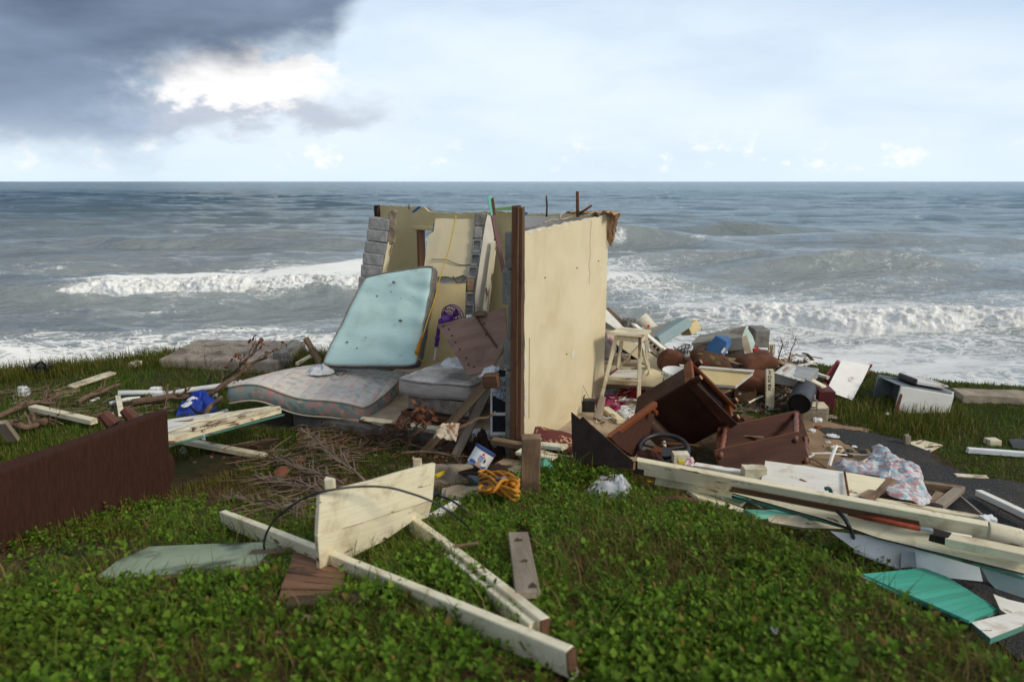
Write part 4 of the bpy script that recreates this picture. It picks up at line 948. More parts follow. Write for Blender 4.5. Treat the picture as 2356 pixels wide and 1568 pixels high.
# crossed timbers against the wall end
beam('timber_brace', G('h', 215, 1050), AY('h', 905, 300, 6.35), .085, .06, M_wood, label='rough peeling timber crossing low in front of the box spring', cat='timber', up=(0, -1, .5))
beam('timber_brace', G('h', 545, 1080), AY('h', 1080, 0, 6.75), .09, .05, M_wood_grey, label='long grey timber leaning from the ground up to the wall end', cat='timber', up=(0, -1, .5))
blk = AY('h', 885, 330, 6.2); box('timber_offcut', AY('h', 840, 390, 6.2), AY('h', 965, 395, 6.12) - AY('h', 840, 390, 6.2), (0, .10, .02), AY('h', 815, 265, 6.2) - AY('h', 840, 390, 6.2), M_bare, label='short dark timber offcut where the leaning timbers cross', cat='timber')
tube('branch', bent(AY('h', 560, 790, 6.0), AY('h', 960, 625, 6.1), 8, .05, 2), [.02, .022, .02, .018, .016, .014, .014, .012, .02], M_bark, label='knobby dead branch lying across the leaning timbers', cat='branch')
def drape(name, label, pts, mat, cat='cloth', seed=1, amp=.02, th=.006):
    """sheet of cloth over a quad grid of four 3-D corners with folds"""
    TL, TR, BR, BL = map(Vector, pts); n = 22; V, Fc = [], []; nn = (TR - TL).cross(BL - TL).normalized(); nn = -nn if nn.y > 0 else nn
    for j in range(n + 1):
        for i in range(n + 1):
            s, t_ = i / n, j / n; p = (TL * (1 - s) + TR * s) * (1 - t_) + (BL * (1 - s) + BR * s) * t_
            f = abs(mnoise.noise(Vector((s * 3 + seed, t_ * 4, seed)))) * 1.6 + mnoise.noise(Vector((s * 8, t_ * 8 + seed, 0))) * .5
            e = (mnoise.noise(Vector((s * 5, seed, t_ * 5))) * .10) * ((TR - TL) + (BL - TL)) * .5
            V.append(p + nn * f * amp + e * (1 if i in (0, n) or j in (0, n) else .4))
    for j in range(n):
        for i in range(n): q = j * (n + 1) + i; Fc.append((q, q + 1, q + n + 2, q + n + 1))
    o = mk(name, [v - TL for v in V], Fc, mat, None, Matrix.Translation(TL), smooth=True, label=label, cat=cat)
    m_ = o.modifiers.new('thick', 'SOLIDIFY'); m_.thickness = th; return o
drape('rust_stained_rag', 'cream rag with orange rust stains wrapped on the leaning timbers', [AY('h', 430, 745, 5.85), AY('h', 600, 735, 5.85), AY('h', 560, 920, 5.65), AY('h', 325, 890, 5.65)], M_creamcloth, amp=.05)
# clothes hanging over the drawers, and the white drawer unit
dr = thing('drawer_unit', 'white framed plastic drawer unit with dark drawers beside the wall end', 'drawers', AY('h', 900, 860, 6.4))
d00, d10, d01 = AY('h', 905, 850, 6.40), AY('h', 1120, 850, 6.40), AY('h', 905, 430, 6.42); du_, dw_ = d10 - d00, d01 - d00
box('carcass', d00 + Vector((0, .02, 0)), du_, (0, .28, 0), dw_, surf('smoky_plastic', (.030, .034, .042), (.02, .022, .028), 4, .25, .03, spec=.5), dr)
for s in (0.0, .90): box('upright', d00 + du_ * s - Vector((0, .012, 0)), du_ * .10, (0, .03, 0), dw_, M_wplastic, dr)
for s in (.0, .47, .93): box('cross_rail', d00 + du_ * .10 + dw_ * s - Vector((0, .008, 0)), du_ * .80, (0, .026, 0), dw_ * .065, M_wplastic, dr)
box('top_panel', d00 + dw_ * 1.0, du_, (0, .28, 0), (0, 0, .015), M_wplastic, dr)
drape('shirt', 'light grey shirt hanging over the white drawer unit', [AY('h', 985, 300, 6.36), AY('h', 1110, 285, 6.34), AY('h', 1105, 545, 6.32), AY('h', 960, 470, 6.34)], surf('pale_grey_shirt', (.45, .48, .52), (.34, .37, .41), 8, .9, .3), amp=.05, seed=4)
heap('dark_clothes', [AY('h', 940, 330, 6.5), AY('h', 1110, 320, 6.5), AY('h', 1110, 240, 6.7), AY('h', 960, 230, 6.7)], .10, M_blackcloth, seed=3, label='dark bundle of clothes on top of the drawer unit', cat='clothes')
heap('white_towel', [AY('h', 790, 270, 6.65), AY('h', 950, 250, 6.6), AY('h', 1020, 165, 6.75), AY('h', 880, 200, 6.85)], .09, M_whitecloth, seed=5, label='crumpled off white towel at the foot of the plywood panel', cat='towel')
heap('grey_pullover', [AY('h', 950, 380, 6.42), AY('h', 1060, 350, 6.4), AY('h', 1080, 270, 6.5), AY('h', 960, 300, 6.5)], .05, M_greycloth, seed=6, label='grey pullover folded over the corner of the drawers', cat='clothes')
beam('slanted_batten', AY('a', 1180, 1480, 6.75), AY('a', 1305, 1265, 6.72), .05, .03, M_wood, label='pale batten slanting behind the timbers against the plywood', cat='timber')
heap('crumpled_sheet', [AY('h', 395, 150, 7.2), AY('h', 640, 185, 7.0), AY('h', 600, 105, 7.3), AY('h', 470, 95, 7.4)], .06, M_whitecloth, seed=8, label='small crumpled sheet on the stained white mattress', cat='cloth')
# rag with wires on the floral mattress
heap('white_rag', [AZ('d', 905, 950, .355), AZ('d', 1040, 950, .35), AZ('d', 1115, 930, .345), AZ('d', 1060, 895, .35), AZ('d', 920, 900, .355)], .12, M_whitecloth, seed=9, label='bundled white rag on the floral mattress', cat='cloth')
wr = thing('wire_tangle', 'thin black wire tangle beside the white rag on the mattress', 'wire', AZ('d', 1150, 930, .42))
for i in range(3): tube('wire', [AZ('d', 1100 + 38 * math.cos(q * 1.0 + i) + 50 + i * 12, 930 + 22 * math.sin(q + i * .7), .365 + .015 * abs(math.sin(3 * q))) for q in np.linspace(0, 5.6, 18)], .004, M_black, wr, seg=5)
# yellow cord down the wall piece and orange end
tube('hanging_rope', spline([AY('a', 875, 240, 8.45), AY('a', 815, 520, 8.40), AY('a', 740, 760, 8.3), AY('a', 690, 950, 8.2), AY('a', 640, 1100, 8.0), AY('a', 600, 1240, 7.85), AY('a', 570, 1330, 7.8), AY('a', 555, 1400, 7.8), AY('a', 615, 1455, 7.9)], 60), .0065, M_yrope, label='yellow cord hanging down the cracked wall piece', cat='cord')
tube('knotted_rope', bent(AY('a', 605, 1200, 7.82), AY('a', 545, 1385, 7.72), 10, .05, 5), [.012, .018, .014, .02, .014, .02, .024, .02, .03, .03, .02], M_rope, label='knotted orange rope end at the corner of the aqua mattress', cat='rope')
# sticks left of the aqua mattress
beam('broken_stake', AY('d', 990, 850, 8.6), AY('d', 872, 645, 8.75), .07, .05, M_wood, label='broken brown stake leaning left of the aqua mattress', cat='timber')
beam('broken_stake', AY('d', 1000, 840, 8.62), AY('d', 905, 690, 8.8), .045, .045, M_wood_dark, label='thin dark stake behind the broken brown stake', cat='timber')
beam('cream_offcut', AY('d', 790, 860, 8.5), AY('d', 915, 790, 8.6), .07, .03, M_cream_worn, label='cream board end with rust behind the floral mattress', cat='board')
# sill timber along the floor edge
beam('sill_timber', AY('d', 1330, 1318, 7.0), AY('d', 1990, 1405, 6.62), .07, .05, M_cream_worn, label='long peeling sill timber along the floor edge under the beds', cat='timber', roll=.3)
beam('sill_timber', AY('h', 925, 905, 6.15), AY('h', 1235, 960, 6.0), .08, .05, M_wood, label='brown sill timber at the foot of the standing wall end', cat='timber')
# stump post in the grass
post = thing('stump_post', 'short square wooden post standing in the plants before the wall', 'post', G('p', 1218, 1140))
pb0 = G('p', 1218, 1142); d_ = pb0.y; pt0 = AY('p', 1222, 1004, d_)
beam('post', pb0 - UP * .06, pt0, .135, .12, M_wood, post, up=(0, 1, 0), jag=.006)
# paint can and what lies around it
can = thing('paint_can', 'white paint can with a red and blue label tipped on the rubble', 'paint can', G('n', 780, 520))
cb0, cb1 = AY('n', 770, 495, 5.42), AY('n', 885, 305, 5.46)
cd = (cb1 - cb0).normalized()
lathe('body', cb0, cb1, [(0, .088), (.02, .094), (.04, .090), (.5, .092), (.96, .093), (1, .093)], M_wplastic, can, seg=36)
lathe('rim', cb1 - cd * .006, cb1 + cd * .014, [(0, .097), (.5, .1), (1, .096)], surf('dark_blue_rim', (.03, .07, .20)), can, seg=36)
def can_patch(name, a0, a1, s0, s1, colr, off=.0015, shape=None):
    """flat print on the curved can wall: angle range and height range"""
    L = (cb1 - cb0).length; Mx = frame(cb0, cb1); V, Fc = [], []; na = 12
    # angle pointing at the camera
    tocam = Mx.inverted().to_3x3() @ (Vector((0, 0, CAMZ)) - cb0); a_c = math.atan2(tocam.z, tocam.y)
    for i in range(na + 1):
        a_ = a0 + (a1 - a0) * i / na; lo, hi = (s0, s1) if shape is None else shape(i / na, s0, s1)
        for s_ in (lo, hi): V.append((s_ * L, math.cos(a_c + a_) * (.0935 + off), math.sin(a_c + a_) * (.0935 + off)))
    for i in range(na): Fc.append((2 * i, 2 * i + 1, 2 * i + 3, 2 * i + 2))
    return mk(name, V, Fc, surf(name + '_ink', colr, colr, 20, .5, 0), can, Mx)
can_patch('blue_band', -.9, .9, .05, .20, (.04, .12, .38), shape=lambda f, a, b: (a, b + .06 * math.sin(f * 7)))
can_patch('beige_house_print', -.25, .35, .07, .34, (.55, .33, .20), .003, shape=lambda f, a, b: (a, a + (b - a) * math.sin(f * math.pi) ** .6 + .01))
can_patch('blue_lettering', -.18, .25, .38, .58, (.22, .36, .60), .003)
can_patch('red_emblem', -.20, .30, .62, .88, (.55, .03, .04), .003, shape=lambda f, a, b: (a, a + (b - a) * (1 - abs(2 * f - 1)) + .02))
can_patch('black_figure', .36, .52, .36, .66, (.02, .02, .03), .003, shape=lambda f, a, b: (a + .05 * f, b - .12 * f))
for i, a_ in enumerate((-.14, -.02, .10)): can_patch('white_letter', a_, a_ + .07, .66, .74, (.8, .8, .8), .005)
# dark bag behind the can
heap('dark_sack', [G('n', 620, 330), G('n', 760, 440), G('n', 1080, 450), G('n', 1100, 340), G('n', 960, 260), G('n', 740, 250)], .28, M_darkcloth, seed=12, folds=8, amp=.8, label='dark brown crumpled sack behind the paint can', cat='sack')
heap('white_sack', [G('h', 690, 870), G('h', 800, 890), G('h', 950, 870), G('h', 930, 830), G('h', 740, 830)], .12, M_whitecloth, seed=13, label='grey white plastic sack under the drawer unit', cat='sack')
# grate, rake, concrete lumps, rope heap
gr = thing('grill_rack', 'rusty brown wire grill rack lying by the paint can', 'grill rack', G('n', 900, 560))
ga, gb, gc_, gd = G('n', 540, 580, .10), G('n', 1050, 470, .16), G('n', 1330, 640, .10), G('n', 720, 690, .08)
M_rack = surf('burnt_rack', (.055, .025, .016), (.03, .016, .012), 20, .8, .3)
for i in range(17):
    s = i / 16; tube('rack_rod', [ga.lerp(gd, s), ga.lerp(gd, s).lerp(gb.lerp(gc_, s), .5) + UP * .004, gb.lerp(gc_, s)], .006, M_rack, gr, seg=5)
for s in (0, .5, 1): tube('cross_rod', [ga.lerp(gb, s) - UP * .006, gd.lerp(gc_, s) - UP * .006], .008, M_rack, gr, seg=5)
rk = thing('leaf_rake', 'grey plastic leaf rake head with curved tines by the orange rope', 'rake', G('n', 760, 830))
rA, rB = G('n', 650, 640, .10), G('n', 860, 830, .05); rH = G('n', 1120, 690, .16)
M_rake = surf('grey_blue_plastic', (.20, .24, .27), (.15, .18, .21), 6, .5, .1)
for i in range(14):
    s = i / 13; e = rA.lerp(rB, s); d_ = (e - rH).normalized()
    tube('tine', [rH.lerp(e, .28), rH.lerp(e, .7) + UP * .01, e - d_ * .03 + UP * .012, e, e - UP * .035 - d_ * .005], .0048, M_rake, rk, seg=5)
plate('rake_head', [rH.lerp(rA, .34) + UP * .008, rH.lerp(rB, .34) + UP * .008, rH.lerp(rB, .05) + UP * .012, rH.lerp(rA, .05) + UP * .012], .006, M_rake, rk, away=(0, 0, -1))
beam('socket', rH.lerp((rA + rB) / 2, .5) + UP * .015, rH + UP * .02, .03, .02, M_rake, rk)
chunk('concrete_lump', G('n', 420, 720, .0), (.50, .34, .20), M_dirtchunk, rot=(.1, .15, .3), seed=4, rough=.16, label='large muddy lump of concrete behind the cream frame', cat='concrete')
chunk('concrete_lump', G('n', 640, 960, .0), (.36, .22, .14), M_dirtchunk, rot=(.1, -.1, -.2), seed=6, rough=.16, label='smaller muddy lump of concrete in front of the rake', cat='concrete')
beam('white_offcut', G('n', 210, 1160, .05), G('n', 520, 985, .06), .06, .04, M_white_wood, label='chipped white stick lying in the plants near the rake', cat='timber')
beam('black_offcut', G('n', 190, 930, .04), G('n', 290, 850, .08), .09, .06, M_black, label='black plastic scrap right of the cream gusset board', cat='scrap')
beam('yellow_stick', G('n', 240, 640, .12), G('n', 350, 585, .12), .03, .03, surf('bright_yellow_plastic', (.65, .47, .02)), label='bright yellow plastic stick behind the cream gusset board', cat='scrap')
lathe('grey_cup', G('n', 640, 540, .03), G('n', 640, 540, .03) + Vector((.04, .03, .05)), [(0, .028), (1, .034)], M_greycloth, label='small grey cup beside the paint can', cat='cup')
tube('blue_hose', bent(G('n', 245, 500, .08), G('n', 560, 500, .10), 8, .03, 4), .022, surf('slate_hose', (.06, .075, .09)), label='short slate coloured hose behind the gusset board', cat='hose')
rp = thing('rope_heap', 'heap of tangled orange yellow rope at the foot of the stump post', 'rope', G('n', 1050, 900))
rq = random.Random(5); rc0 = G('n', 1075, 900, .10); 
for s_ in range(10):
    pts = []; ph = rq.uniform(0, 6)
    for i in range(26):
        t_ = i / 25; pts.append(G('n', 800 + 520 * abs(((t_ * 2.3 + ph) % 2) - 1), 1050 - 280 * abs(((t_ * 1.7 + ph * 1.3) % 2) - 1), 0) * 1.0)
        x = pts[-1]; x.z = H(x.x, x.y) + .03 + .10 * max(0, mnoise.noise(Vector((t_ * 5 + s_ * 3, s_, 0))) + .4) + .008 * s_
        pts[-1] = x
    tube('rope_strand', spline(pts, 90), .012, M_rope, rp, seg=6)
# boards and floral cushion by the wall foot
beam('cream_board', AY('h', 1395, 950, 5.75), AY('h', 1650, 975, 5.55), .10, .035, M_cream, label='cream board end sticking out under the maroon floral cushion', cat='board')
beam('cream_board', AY('h', 1195, 1015, 5.5), AY('h', 1545, 1075, 5.3), .10, .03, M_cream, label='cream board passing behind the stump post', cat='board')
beam('mint_board', AY('h', 1380, 1180, 5.25), AY('h', 1490, 1150, 5.2), .06, .12, M_mint, label='small mint green board end right of the stump post', cat='board', up=(0, -1, 1))
beam('plank', AY('h', 1000, 1130, 5.5), AY('h', 1240, 1160, 5.4), .13, .04, M_wood, label='short brown plank between the paint can and stump post', cat='plank')
beam('plank', AY('h', 1120, 1190, 5.3), AY('h', 1235, 1240, 5.2), .15, .03, M_wood_grey, label='short greyish plank just left of the stump post', cat='plank')
def flower_mat():
    m = bpy.data.materials.new('maroon_floral_cloth'); m.use_nodes = True; k = N(m.node_tree); P = k.add('ShaderNodeTexCoord').outputs['Object']
    vo = k.add('ShaderNodeTexVoronoi', {'Vector': P, 'Scale': 7.5}); v2 = k.add('ShaderNodeTexVoronoi', {'Vector': P, 'Scale': 34})
    c = k.mix(k.m('MULTIPLY', k.ss(vo.outputs['Distance'], .52, .42), k.ss(v2.outputs['Distance'], .5, .4)), (.115, .022, .016, 1), (.50, .28, .17, 1))
    k.add('ShaderNodeOutputMaterial', {0: k.add('ShaderNodeBsdfPrincipled', {'Base Color': c, 'Roughness': .9})}); return m
pillow('floral_cushion', AY('h', 1530, 905, 5.95), (.46, .30, .13), (.2, .12, -.35), flower_mat(), seed=3, label='maroon cushion with pale flowers at the foot of the yellow wall', cat='cushion')
# charred plywood sheet on the slope, shade painted into its colour
plate('shaded_charred_board', [AY('h', 1712, 618, 5.55), AY('h', 1740, 640, 5.55), AY('h', 1800, 690, 5.5), AY('h', 1830, 665, 5.48), AY('h', 1900, 735, 5.42), AY('h', 2340, 1115, 4.95), AY('h', 2330, 1190, 4.90), AY('h', 1760, 1130, 5.25), AY('h', 1725, 1040, 5.4)], .03, [M_char_shade, M_bare], label='charred plywood sheet with painted-in shade and a splintered edge in tall grass', cat='board')
# ================================================================== FOREGROUND FRAME
fm = thing('broken_truss', 'broken cream painted timber frame with a gusset board in the foreground plants', 'timber frame', G('f', 1200, 1000))
l0, l1 = G('f', 148, 560, .09), G('f', 2285, 1445, .09)
def seg(zx0, zx1): return l0.lerp(l1, zx0), l0.lerp(l1, zx1)
beam('long_rail', l0, l1, .045, .10, M_cream, fm)
u0, u1 = G('f', 1310, 600, .10), G('f', 2120, 1250, .07)
beam('short_rail', u0, u1, .045, .10, M_cream, fm)
w0, w1 = u0.lerp(u1, .42), u1; sd = Vector(((u1 - u0).y, -(u1 - u0).x, 0)).normalized(); sd = sd if sd.y < 0 else -sd
beam('doubler', w0 + sd * .040 - UP * .008, w1 + sd * .04 + (u1 - u0).normalized() * -.02 - UP * .01, .034, .09, M_cream, fm)
# gusset: two boards across the rails
s_ = (805 - 148) / (2285 - 148); dl = 1 / ((1 - s_) / l0.y + s_ / l1.y) + .005; yR = u0.y + .02
def gq(x, y): 
    s = (x - 805) / (1380 - 805); return AY('f', x, y, dl + (yR - dl) * s)
plate('gusset_board', [gq(738, 410), gq(900, 372), gq(1050, 335), gq(1200, 290), gq(1300, 262), gq(1447, 224), gq(1430, 448), gq(1220, 515), gq(1000, 588), gq(724, 668)], .022, [M_cream, M_cream_worn], fm)
plate('gusset_board', [gq(724, 672), gq(1000, 592), gq(1220, 519), gq(1430, 452), gq(1402, 555), gq(1290, 590), gq(1130, 700), gq(960, 785), gq(812, 862), gq(738, 882)], .022, [M_cream, M_cream_worn], fm)
beam('batten', gq(768, 372) + Vector((0, .09, 0)), gq(790, 640) + Vector((0, .09, 0)), .05, .03, M_cream, fm, up=(0, 1, 0)); beam('batten', gq(1322, 225) + Vector((0, .09, 0)), gq(1330, 430) + Vector((0, .09, 0)), .05, .03, M_cream, fm, up=(0, 1, 0))
beam('splinter', u0.lerp(u1, .42) + UP * .065, AY('f', 1700, 715, u0.lerp(u1, .42).y - .03), .014, .012, M_wood, fm)
beam('bare_end', u1 - (u1 - u0).normalized() * .002 - UP * .0, u1 + (u1 - u0).normalized() * .006, .042, .094, M_bare, fm); beam('bare_end', l1 - (l1 - l0).normalized() * .002, l1 + (l1 - l0).normalized() * .006, .042, .094, M_bare, fm)
tube('black_cable', spline([G('f', 405, 800, .01), AY('f', 395, 700, 3.35), AY('f', 450, 585, 3.25), AY('f', 600, 460, 3.12), AY('f', 760, 398, 3.06), AY('f', 960, 368, 3.14), AY('f', 1150, 372, 3.24), AY('f', 1300, 410, 3.30), AY('f', 1430, 460, 3.34), AY('f', 1560, 540, 3.36), G('f', 1700, 660, .01)], 70), .0065, M_black, label='black cable arching over the cream gusset board', cat='cable')
tube('black_cable', spline([AY('n', 300, 890, 4.25), AY('n', 420, 930, 4.2), AY('n', 560, 1020, 4.1), G('n', 740, 1160, .01)], 30), .0075, M_black, label='short black cable curving down right of the gusset board', cat='cable')
# wood in the foreground plants
M_redwood = surf('rotten_red_wood', (.27, .135, .075), (.16, .078, .042), 9, .9, .7, 40, stretch=GR, dirt=(.07, .04, .022), dthr=.5)
wp_ = thing('rotten_panel', 'weathered brown rotten wood panel under the cream frame', 'wood panel', G('f', 700, 950))
q0, q1, q2, q3 = G('f', 575, 770, .05), G('f', 900, 850, .05), G('f', 860, 1040, .05), G('f', 480, 1060, .06)
for i in range(6):
    a_, b_ = i / 6 + .003, (i + 1) / 6 - .003
    plate('plank', [q0.lerp(q3, a_) + UP * rc_.uniform(0, .012), q1.lerp(q2, a_), q1.lerp(q2, b_), q0.lerp(q3, b_) + UP * rc_.uniform(0, .012)], .03, [M_redwood, M_bare], wp_, away=(0, 0, -1), jag=.012)
beam('rotten_beam', G('f', 545, 1100, .04), G('f', 1030, 1075, .04), .07, .055, M_wood_dark, label='dark rotten beam lying below the brown wood panel', cat='timber')
beam('rotten_beam', G('f', 305, 795, .03), G('f', 585, 775, .04), .06, .05, M_wood, label='short brown beam at the foot of the black cable', cat='timber')
beam('grey_stick', G('f', 290, 830, .02), G('f', 540, 830, .03), .03, .02, M_wood_grey, label='thin grey stick below the short brown beam', cat='stick')
plate('bark_slab', [G('f', 440, 1270, .03), G('f', 600, 1150, .05), G('f', 745, 1155, .04), G('f', 680, 1235, .03), G('f', 560, 1265, .03)], .03, [M_wood, M_wood_dark], away=(0, 0, -1), jag=.01, label='reddish slab of wood sunk in the leaves, lowest of the pile', cat='wood')
kp = thing('knotty_plank', 'bleached plank with dark knots lying alone in the leaves', 'plank', G('f', 1980, 850))
beam('plank', G('f', 1955, 660, .09), G('f', 2015, 1030, .09), .105, .03, M_wood_grey, kp)
for (x, y) in ((1990, 835), (1960, 700), (2040, 985)):
    p = G('f', x, y, .106); plate('knot', [p + Vector((math.cos(q) * .022 * random.uniform(.5, 1.2), math.sin(q) * .034 * random.uniform(.5, 1.3), .0)) for q in np.linspace(0, 5.7, 9)], .002, M_wood_dark, kp, away=(0, 0, -1))
# grey green sheet
sg = [G('p', 215, 1332, .04), G('p', 268, 1290, .05), G('p', 345, 1256, .06), G('p', 480, 1250, .06), G('p', 660, 1244, .06), G('p', 610, 1278, .05), G('p', 590, 1300, .05), G('p', 420, 1318, .05)]
plate('painted_sheet', sg, .02, [surf('mouldy_green_paint', (.33, .385, .27), (.25, .31, .21), 3, .85, .15, dirt=(.030, .032, .030), dscale=1.7, dthr=.47, dsoft=.10, spec=.08), M_wood], away=(0, 0, -1), label='flat grey green board with black mould in the left foreground', cat='board')
# ================================================================== SOFA, LEFT
sf = thing('sofa', 'dark brown sofa tipped over with its back to the viewer', 'sofa', G('p', 200, 1190))
b_r = G('p', 392, 1140); b_l = G('p', 0, 1262); sx = (b_l - b_r); sx.z = 0; sx.normalize(); SLn = 1.95
tr = AY('p', 358, 942, b_r.y + .06); up_ = (tr - b_r); up_ = (up_ - sx * up_.dot(sx)); up_.normalize(); Hs = (tr - b_r).length
sn = sx.cross(up_).normalized(); sn = sn if sn.y > 0 else -sn
slope = (AY('p', 0, 1012, b_l.y + .05) - tr).normalized()
sxx = slope
box('back', b_r - sxx * .0 - up_ * .08, sxx * SLn, sn * .09, up_ * (Hs + .07), M_brown_fab, sf, ch=.02)
sn2 = (sn * .82 - up_ * .57).normalized(); up2 = (up_ * .82 + sn * .57).normalized()
box('seat_base', tr + sxx * .06 + sn * .30 - up2 * .36 - up_ * .08, sxx * (SLn - .12), sn2 * .55, up2 * .34, M_brown_fab, sf, ch=.04)
ac = AY('p', 395, 1075, b_r.y + .03)
for s in (0, 1):
    c0 = ac + sxx * (.03 + s * (SLn - .06)); c0 = c0 - sn * ((c0 - b_r).dot(sn) + .004)
    lathe('armrest', c0, c0 + sn * .60, [(0, .135), (.008, .145), (.02, .15), (.97, .15), (1, .12)], M_brown_fab, sf, seg=28)
M_leg = surf('red_brown_leg', (.12, .042, .026), (.08, .028, .017), 8, .6, .15)
for (s, d_) in ((.10, .04), (.36, .05)):
    c0 = tr + sxx * s + sn * .12 + sn2 * d_ - up_ * .03; tl = up2 * .10
    lathe('leg', c0 - tl * .2, c0 + tl, [(0, .05), (.15, .055), (1, .042)], M_leg, sf, seg=8, smooth=False)
# ================================================================== LEFT YARD
LG = 'cream lumber scattered on the left lawn'
def lum(z, x0, y0, x1, y1, dz0, dz1, w_, t_, mat, label, name='cream_timber', cat='timber', **kw):
    return beam(name, G(z, x0, y0, dz0), G(z, x1, y1, dz1), w_, t_, mat, label=label, cat=cat, **kw)
lum('l', 255, 190, 740, 300, .12, .10, .09, .06, M_cream, 'cream timber lying behind the left end of the sofa')
lum('l', 925, 100, 955, 250, .05, .22, .06, .03, M_cream, 'short cream board sticking up behind the sofa')
lum('l', 1295, 420, 2095, 575, .14, .02, .075, .055, M_cream, 'long cream timber pointing from the sofa toward the palm litter')
lum('l', 845, 250, 885, 250, .15, .15, .06, .05, M_cream, 'tiny cream timber end peeping over the sofa')
chunk('wood_stump', G('l', 780, 270, .10), (.14, .10, .08), M_bare, seed=8, label='dark wood stub peeping over the sofa back', cat='wood')
lum('e', 0, 640, 90, 760, .35, .10, .12, .05, M_wood_grey, 'grey plank leaning at the left edge behind the sofa', 'grey_plank', 'plank')
lum('e', 475, 405, 755, 310, .03, .05, .17, .03, M_cream_worn, 'cream plank lying flat on the far left lawn', 'plank', 'plank')
lum('e', 375, 450, 540, 425, .02, .02, .15, .03, M_wood, 'small brownish plank near the far cream plank', 'plank', 'plank')
lum('e', 880, 262, 935, 240, .03, .03, .13, .06, M_cream_worn, 'stubby cream block near the sea edge on the lawn', 'wood_block', 'wood')
lum('e', 610, 500, 665, 478, .03, .03, .04, .02, M_white_wood, 'small white chip on the lawn behind the sofa', 'wood_chip', 'wood')
# door leaf with green edge, white sheet and hose
dfm = thing('door_leaf', 'cream door leaf with a green edge lying from the sofa to the floral mattress', 'door', G('l', 1700, 330))
dA, dB, dC, dD = AY('l', 1270, 450, 5.35), AY('l', 2210, 205, 6.9), AY('l', 2120, 175, 7.15), AY('l', 1260, 300, 6.35)
plate('leaf', [dA, dA.lerp(dB, .5) + UP * .01, dB, dC, dC.lerp(dD, .5), dD], .045, [M_cream, M_cream_worn], dfm, away=(0, 0, -1))
beam('green_edge', dA - UP * .055 + Vector((.02, -.012, 0)), dB - UP * .055 + Vector((.02, -.012, 0)), .02, .02, M_green_edge, dfm)
beam('rail', dA.lerp(dB, .22) + UP * .02 + Vector((-.02, .03, 0)), dA.lerp(dB, .97) + UP * .02 + Vector((-.02, .03, 0)), .07, .035, M_cream_worn, dfm); beam('rail', dD + UP * .015 + Vector((.1, -.12, 0)), dA.lerp(dB, .5) + UP * .02 + Vector((-.05, .12, 0)), .05, .025, M_cream_worn, dfm)
plate('white_sheet', [dA.lerp(dD, .25) + UP * .015, dA.lerp(dB, .28).lerp(dD, .35) + UP * .015, dD.lerp(dC, .55) + UP * .012, dD + UP * .012], .006, M_white_wood, away=(0, 0, -1), label='white sheet lying on the cream door leaf', cat='sheet')
drape('plastic_strip', 'torn clear plastic strip hanging off the door leaf', [AY('l', 1560, 340, 5.85), AY('l', 1600, 335, 5.85), AY('l', 1615, 445, 5.75), AY('l', 1585, 440, 5.75)], M_bag, 'plastic', seed=7, amp=.02)
tube('grey_hose', spline([AY('l', 1600, 268, 6.6), AY('l', 1690, 245, 6.8), AY('l', 1790, 212, 6.9)], 14), .024, surf('grey_pipe', (.16, .175, .185)), label='grey pipe end beside the blue bag', cat='pipe')
heap('blue_bag', [G('l', 1385, 270), G('l', 1600, 262), G('l', 1700, 215), G('l', 1695, 150), G('l', 1600, 130), G('l', 1440, 175)], .24, M_blue_bag, seed=15, folds=6, amp=.6, ridged=True, label='bright blue nylon bag beside the floral mattress', cat='bag')
tube('bag_strap', spline([G('l', 1500, 185, .16), G('l', 1545, 225, .24), G('l', 1600, 235, .16)], 12), .012, M_blackcloth, bpy.data.objects['blue_bag'])
heap('white_scarf', [G('l', 1420, 180, .12), G('l', 1470, 185, .14), G('l', 1555, 125, .12), G('l', 1500, 110, .1)], .07, M_whitecloth, seed=16, label='white cloth tucked behind the blue bag', cat='cloth')
PV = 'white plastic pipes on the left lawn'
def pipe(z, pts, r_, label, mat=None): return tube('plastic_pipe', [G(z, x, y, dz) for x, y, dz in pts], r_, mat or M_wplastic, label=label, cat='pipe', group=PV, seg=10)
pipe('l', [(925, 75, .10), (1180, 72, .05), (1290, 78, .04)], .035, 'white pipe lying behind the sofa, bent at its left end')
pipe('l', [(1200, 105, .06), (1500, 50, .10), (1740, 18, .12), (1900, -8, .12)], .035, 'long white pipe running under the floral mattress')
pipe('l', [(860, 160, .03), (1000, 125, .04), (1100, 118, .04)], .028, 'half buried white pipe in front of the longer white pipes')
heap('white_bag', [G('l', 115, 95), G('l', 170, 105), G('l', 230, 95), G('l', 235, 50), G('l', 150, 45)], .13, M_bag, seed=17, label='crumpled white bag alone on the left lawn', cat='bag')
chunk('foam_scrap', G('l', 1222, 52, .03), (.13, .1, .07), M_wplastic, seed=9, label='small white foam scrap by the white pipes', cat='scrap')
chunk('foam_scrap', G('l', 1690, 92, .03), (.06, .05, .04), M_wplastic, seed=10, label='tiny white foam scrap left of the floral mattress', cat='scrap')
heap('plastic_wrapper', [G('l', 1400, 545), G('l', 1440, 555), G('l', 1480, 530), G('l', 1430, 505)], .05, M_bag, seed=18, label='crumpled clear wrapper in the grass right of the sofa', cat='wrapper')
sk = thing('stroller_wheel', 'small black wire frame lying on the lawn edge by the surf', 'wire frame', G('e', 270, 290))
tube('loop', spline([G('e', 230, 285, .03), G('e', 240, 262, .15), AY('e', 275, 235, 9.2), G('e', 308, 268, .12), G('e', 300, 290, .03)], 20), .014, M_black, sk); chunk('bundle', G('e', 268, 288, .06), (.3, .12, .12), M_black, sk, seed=3)
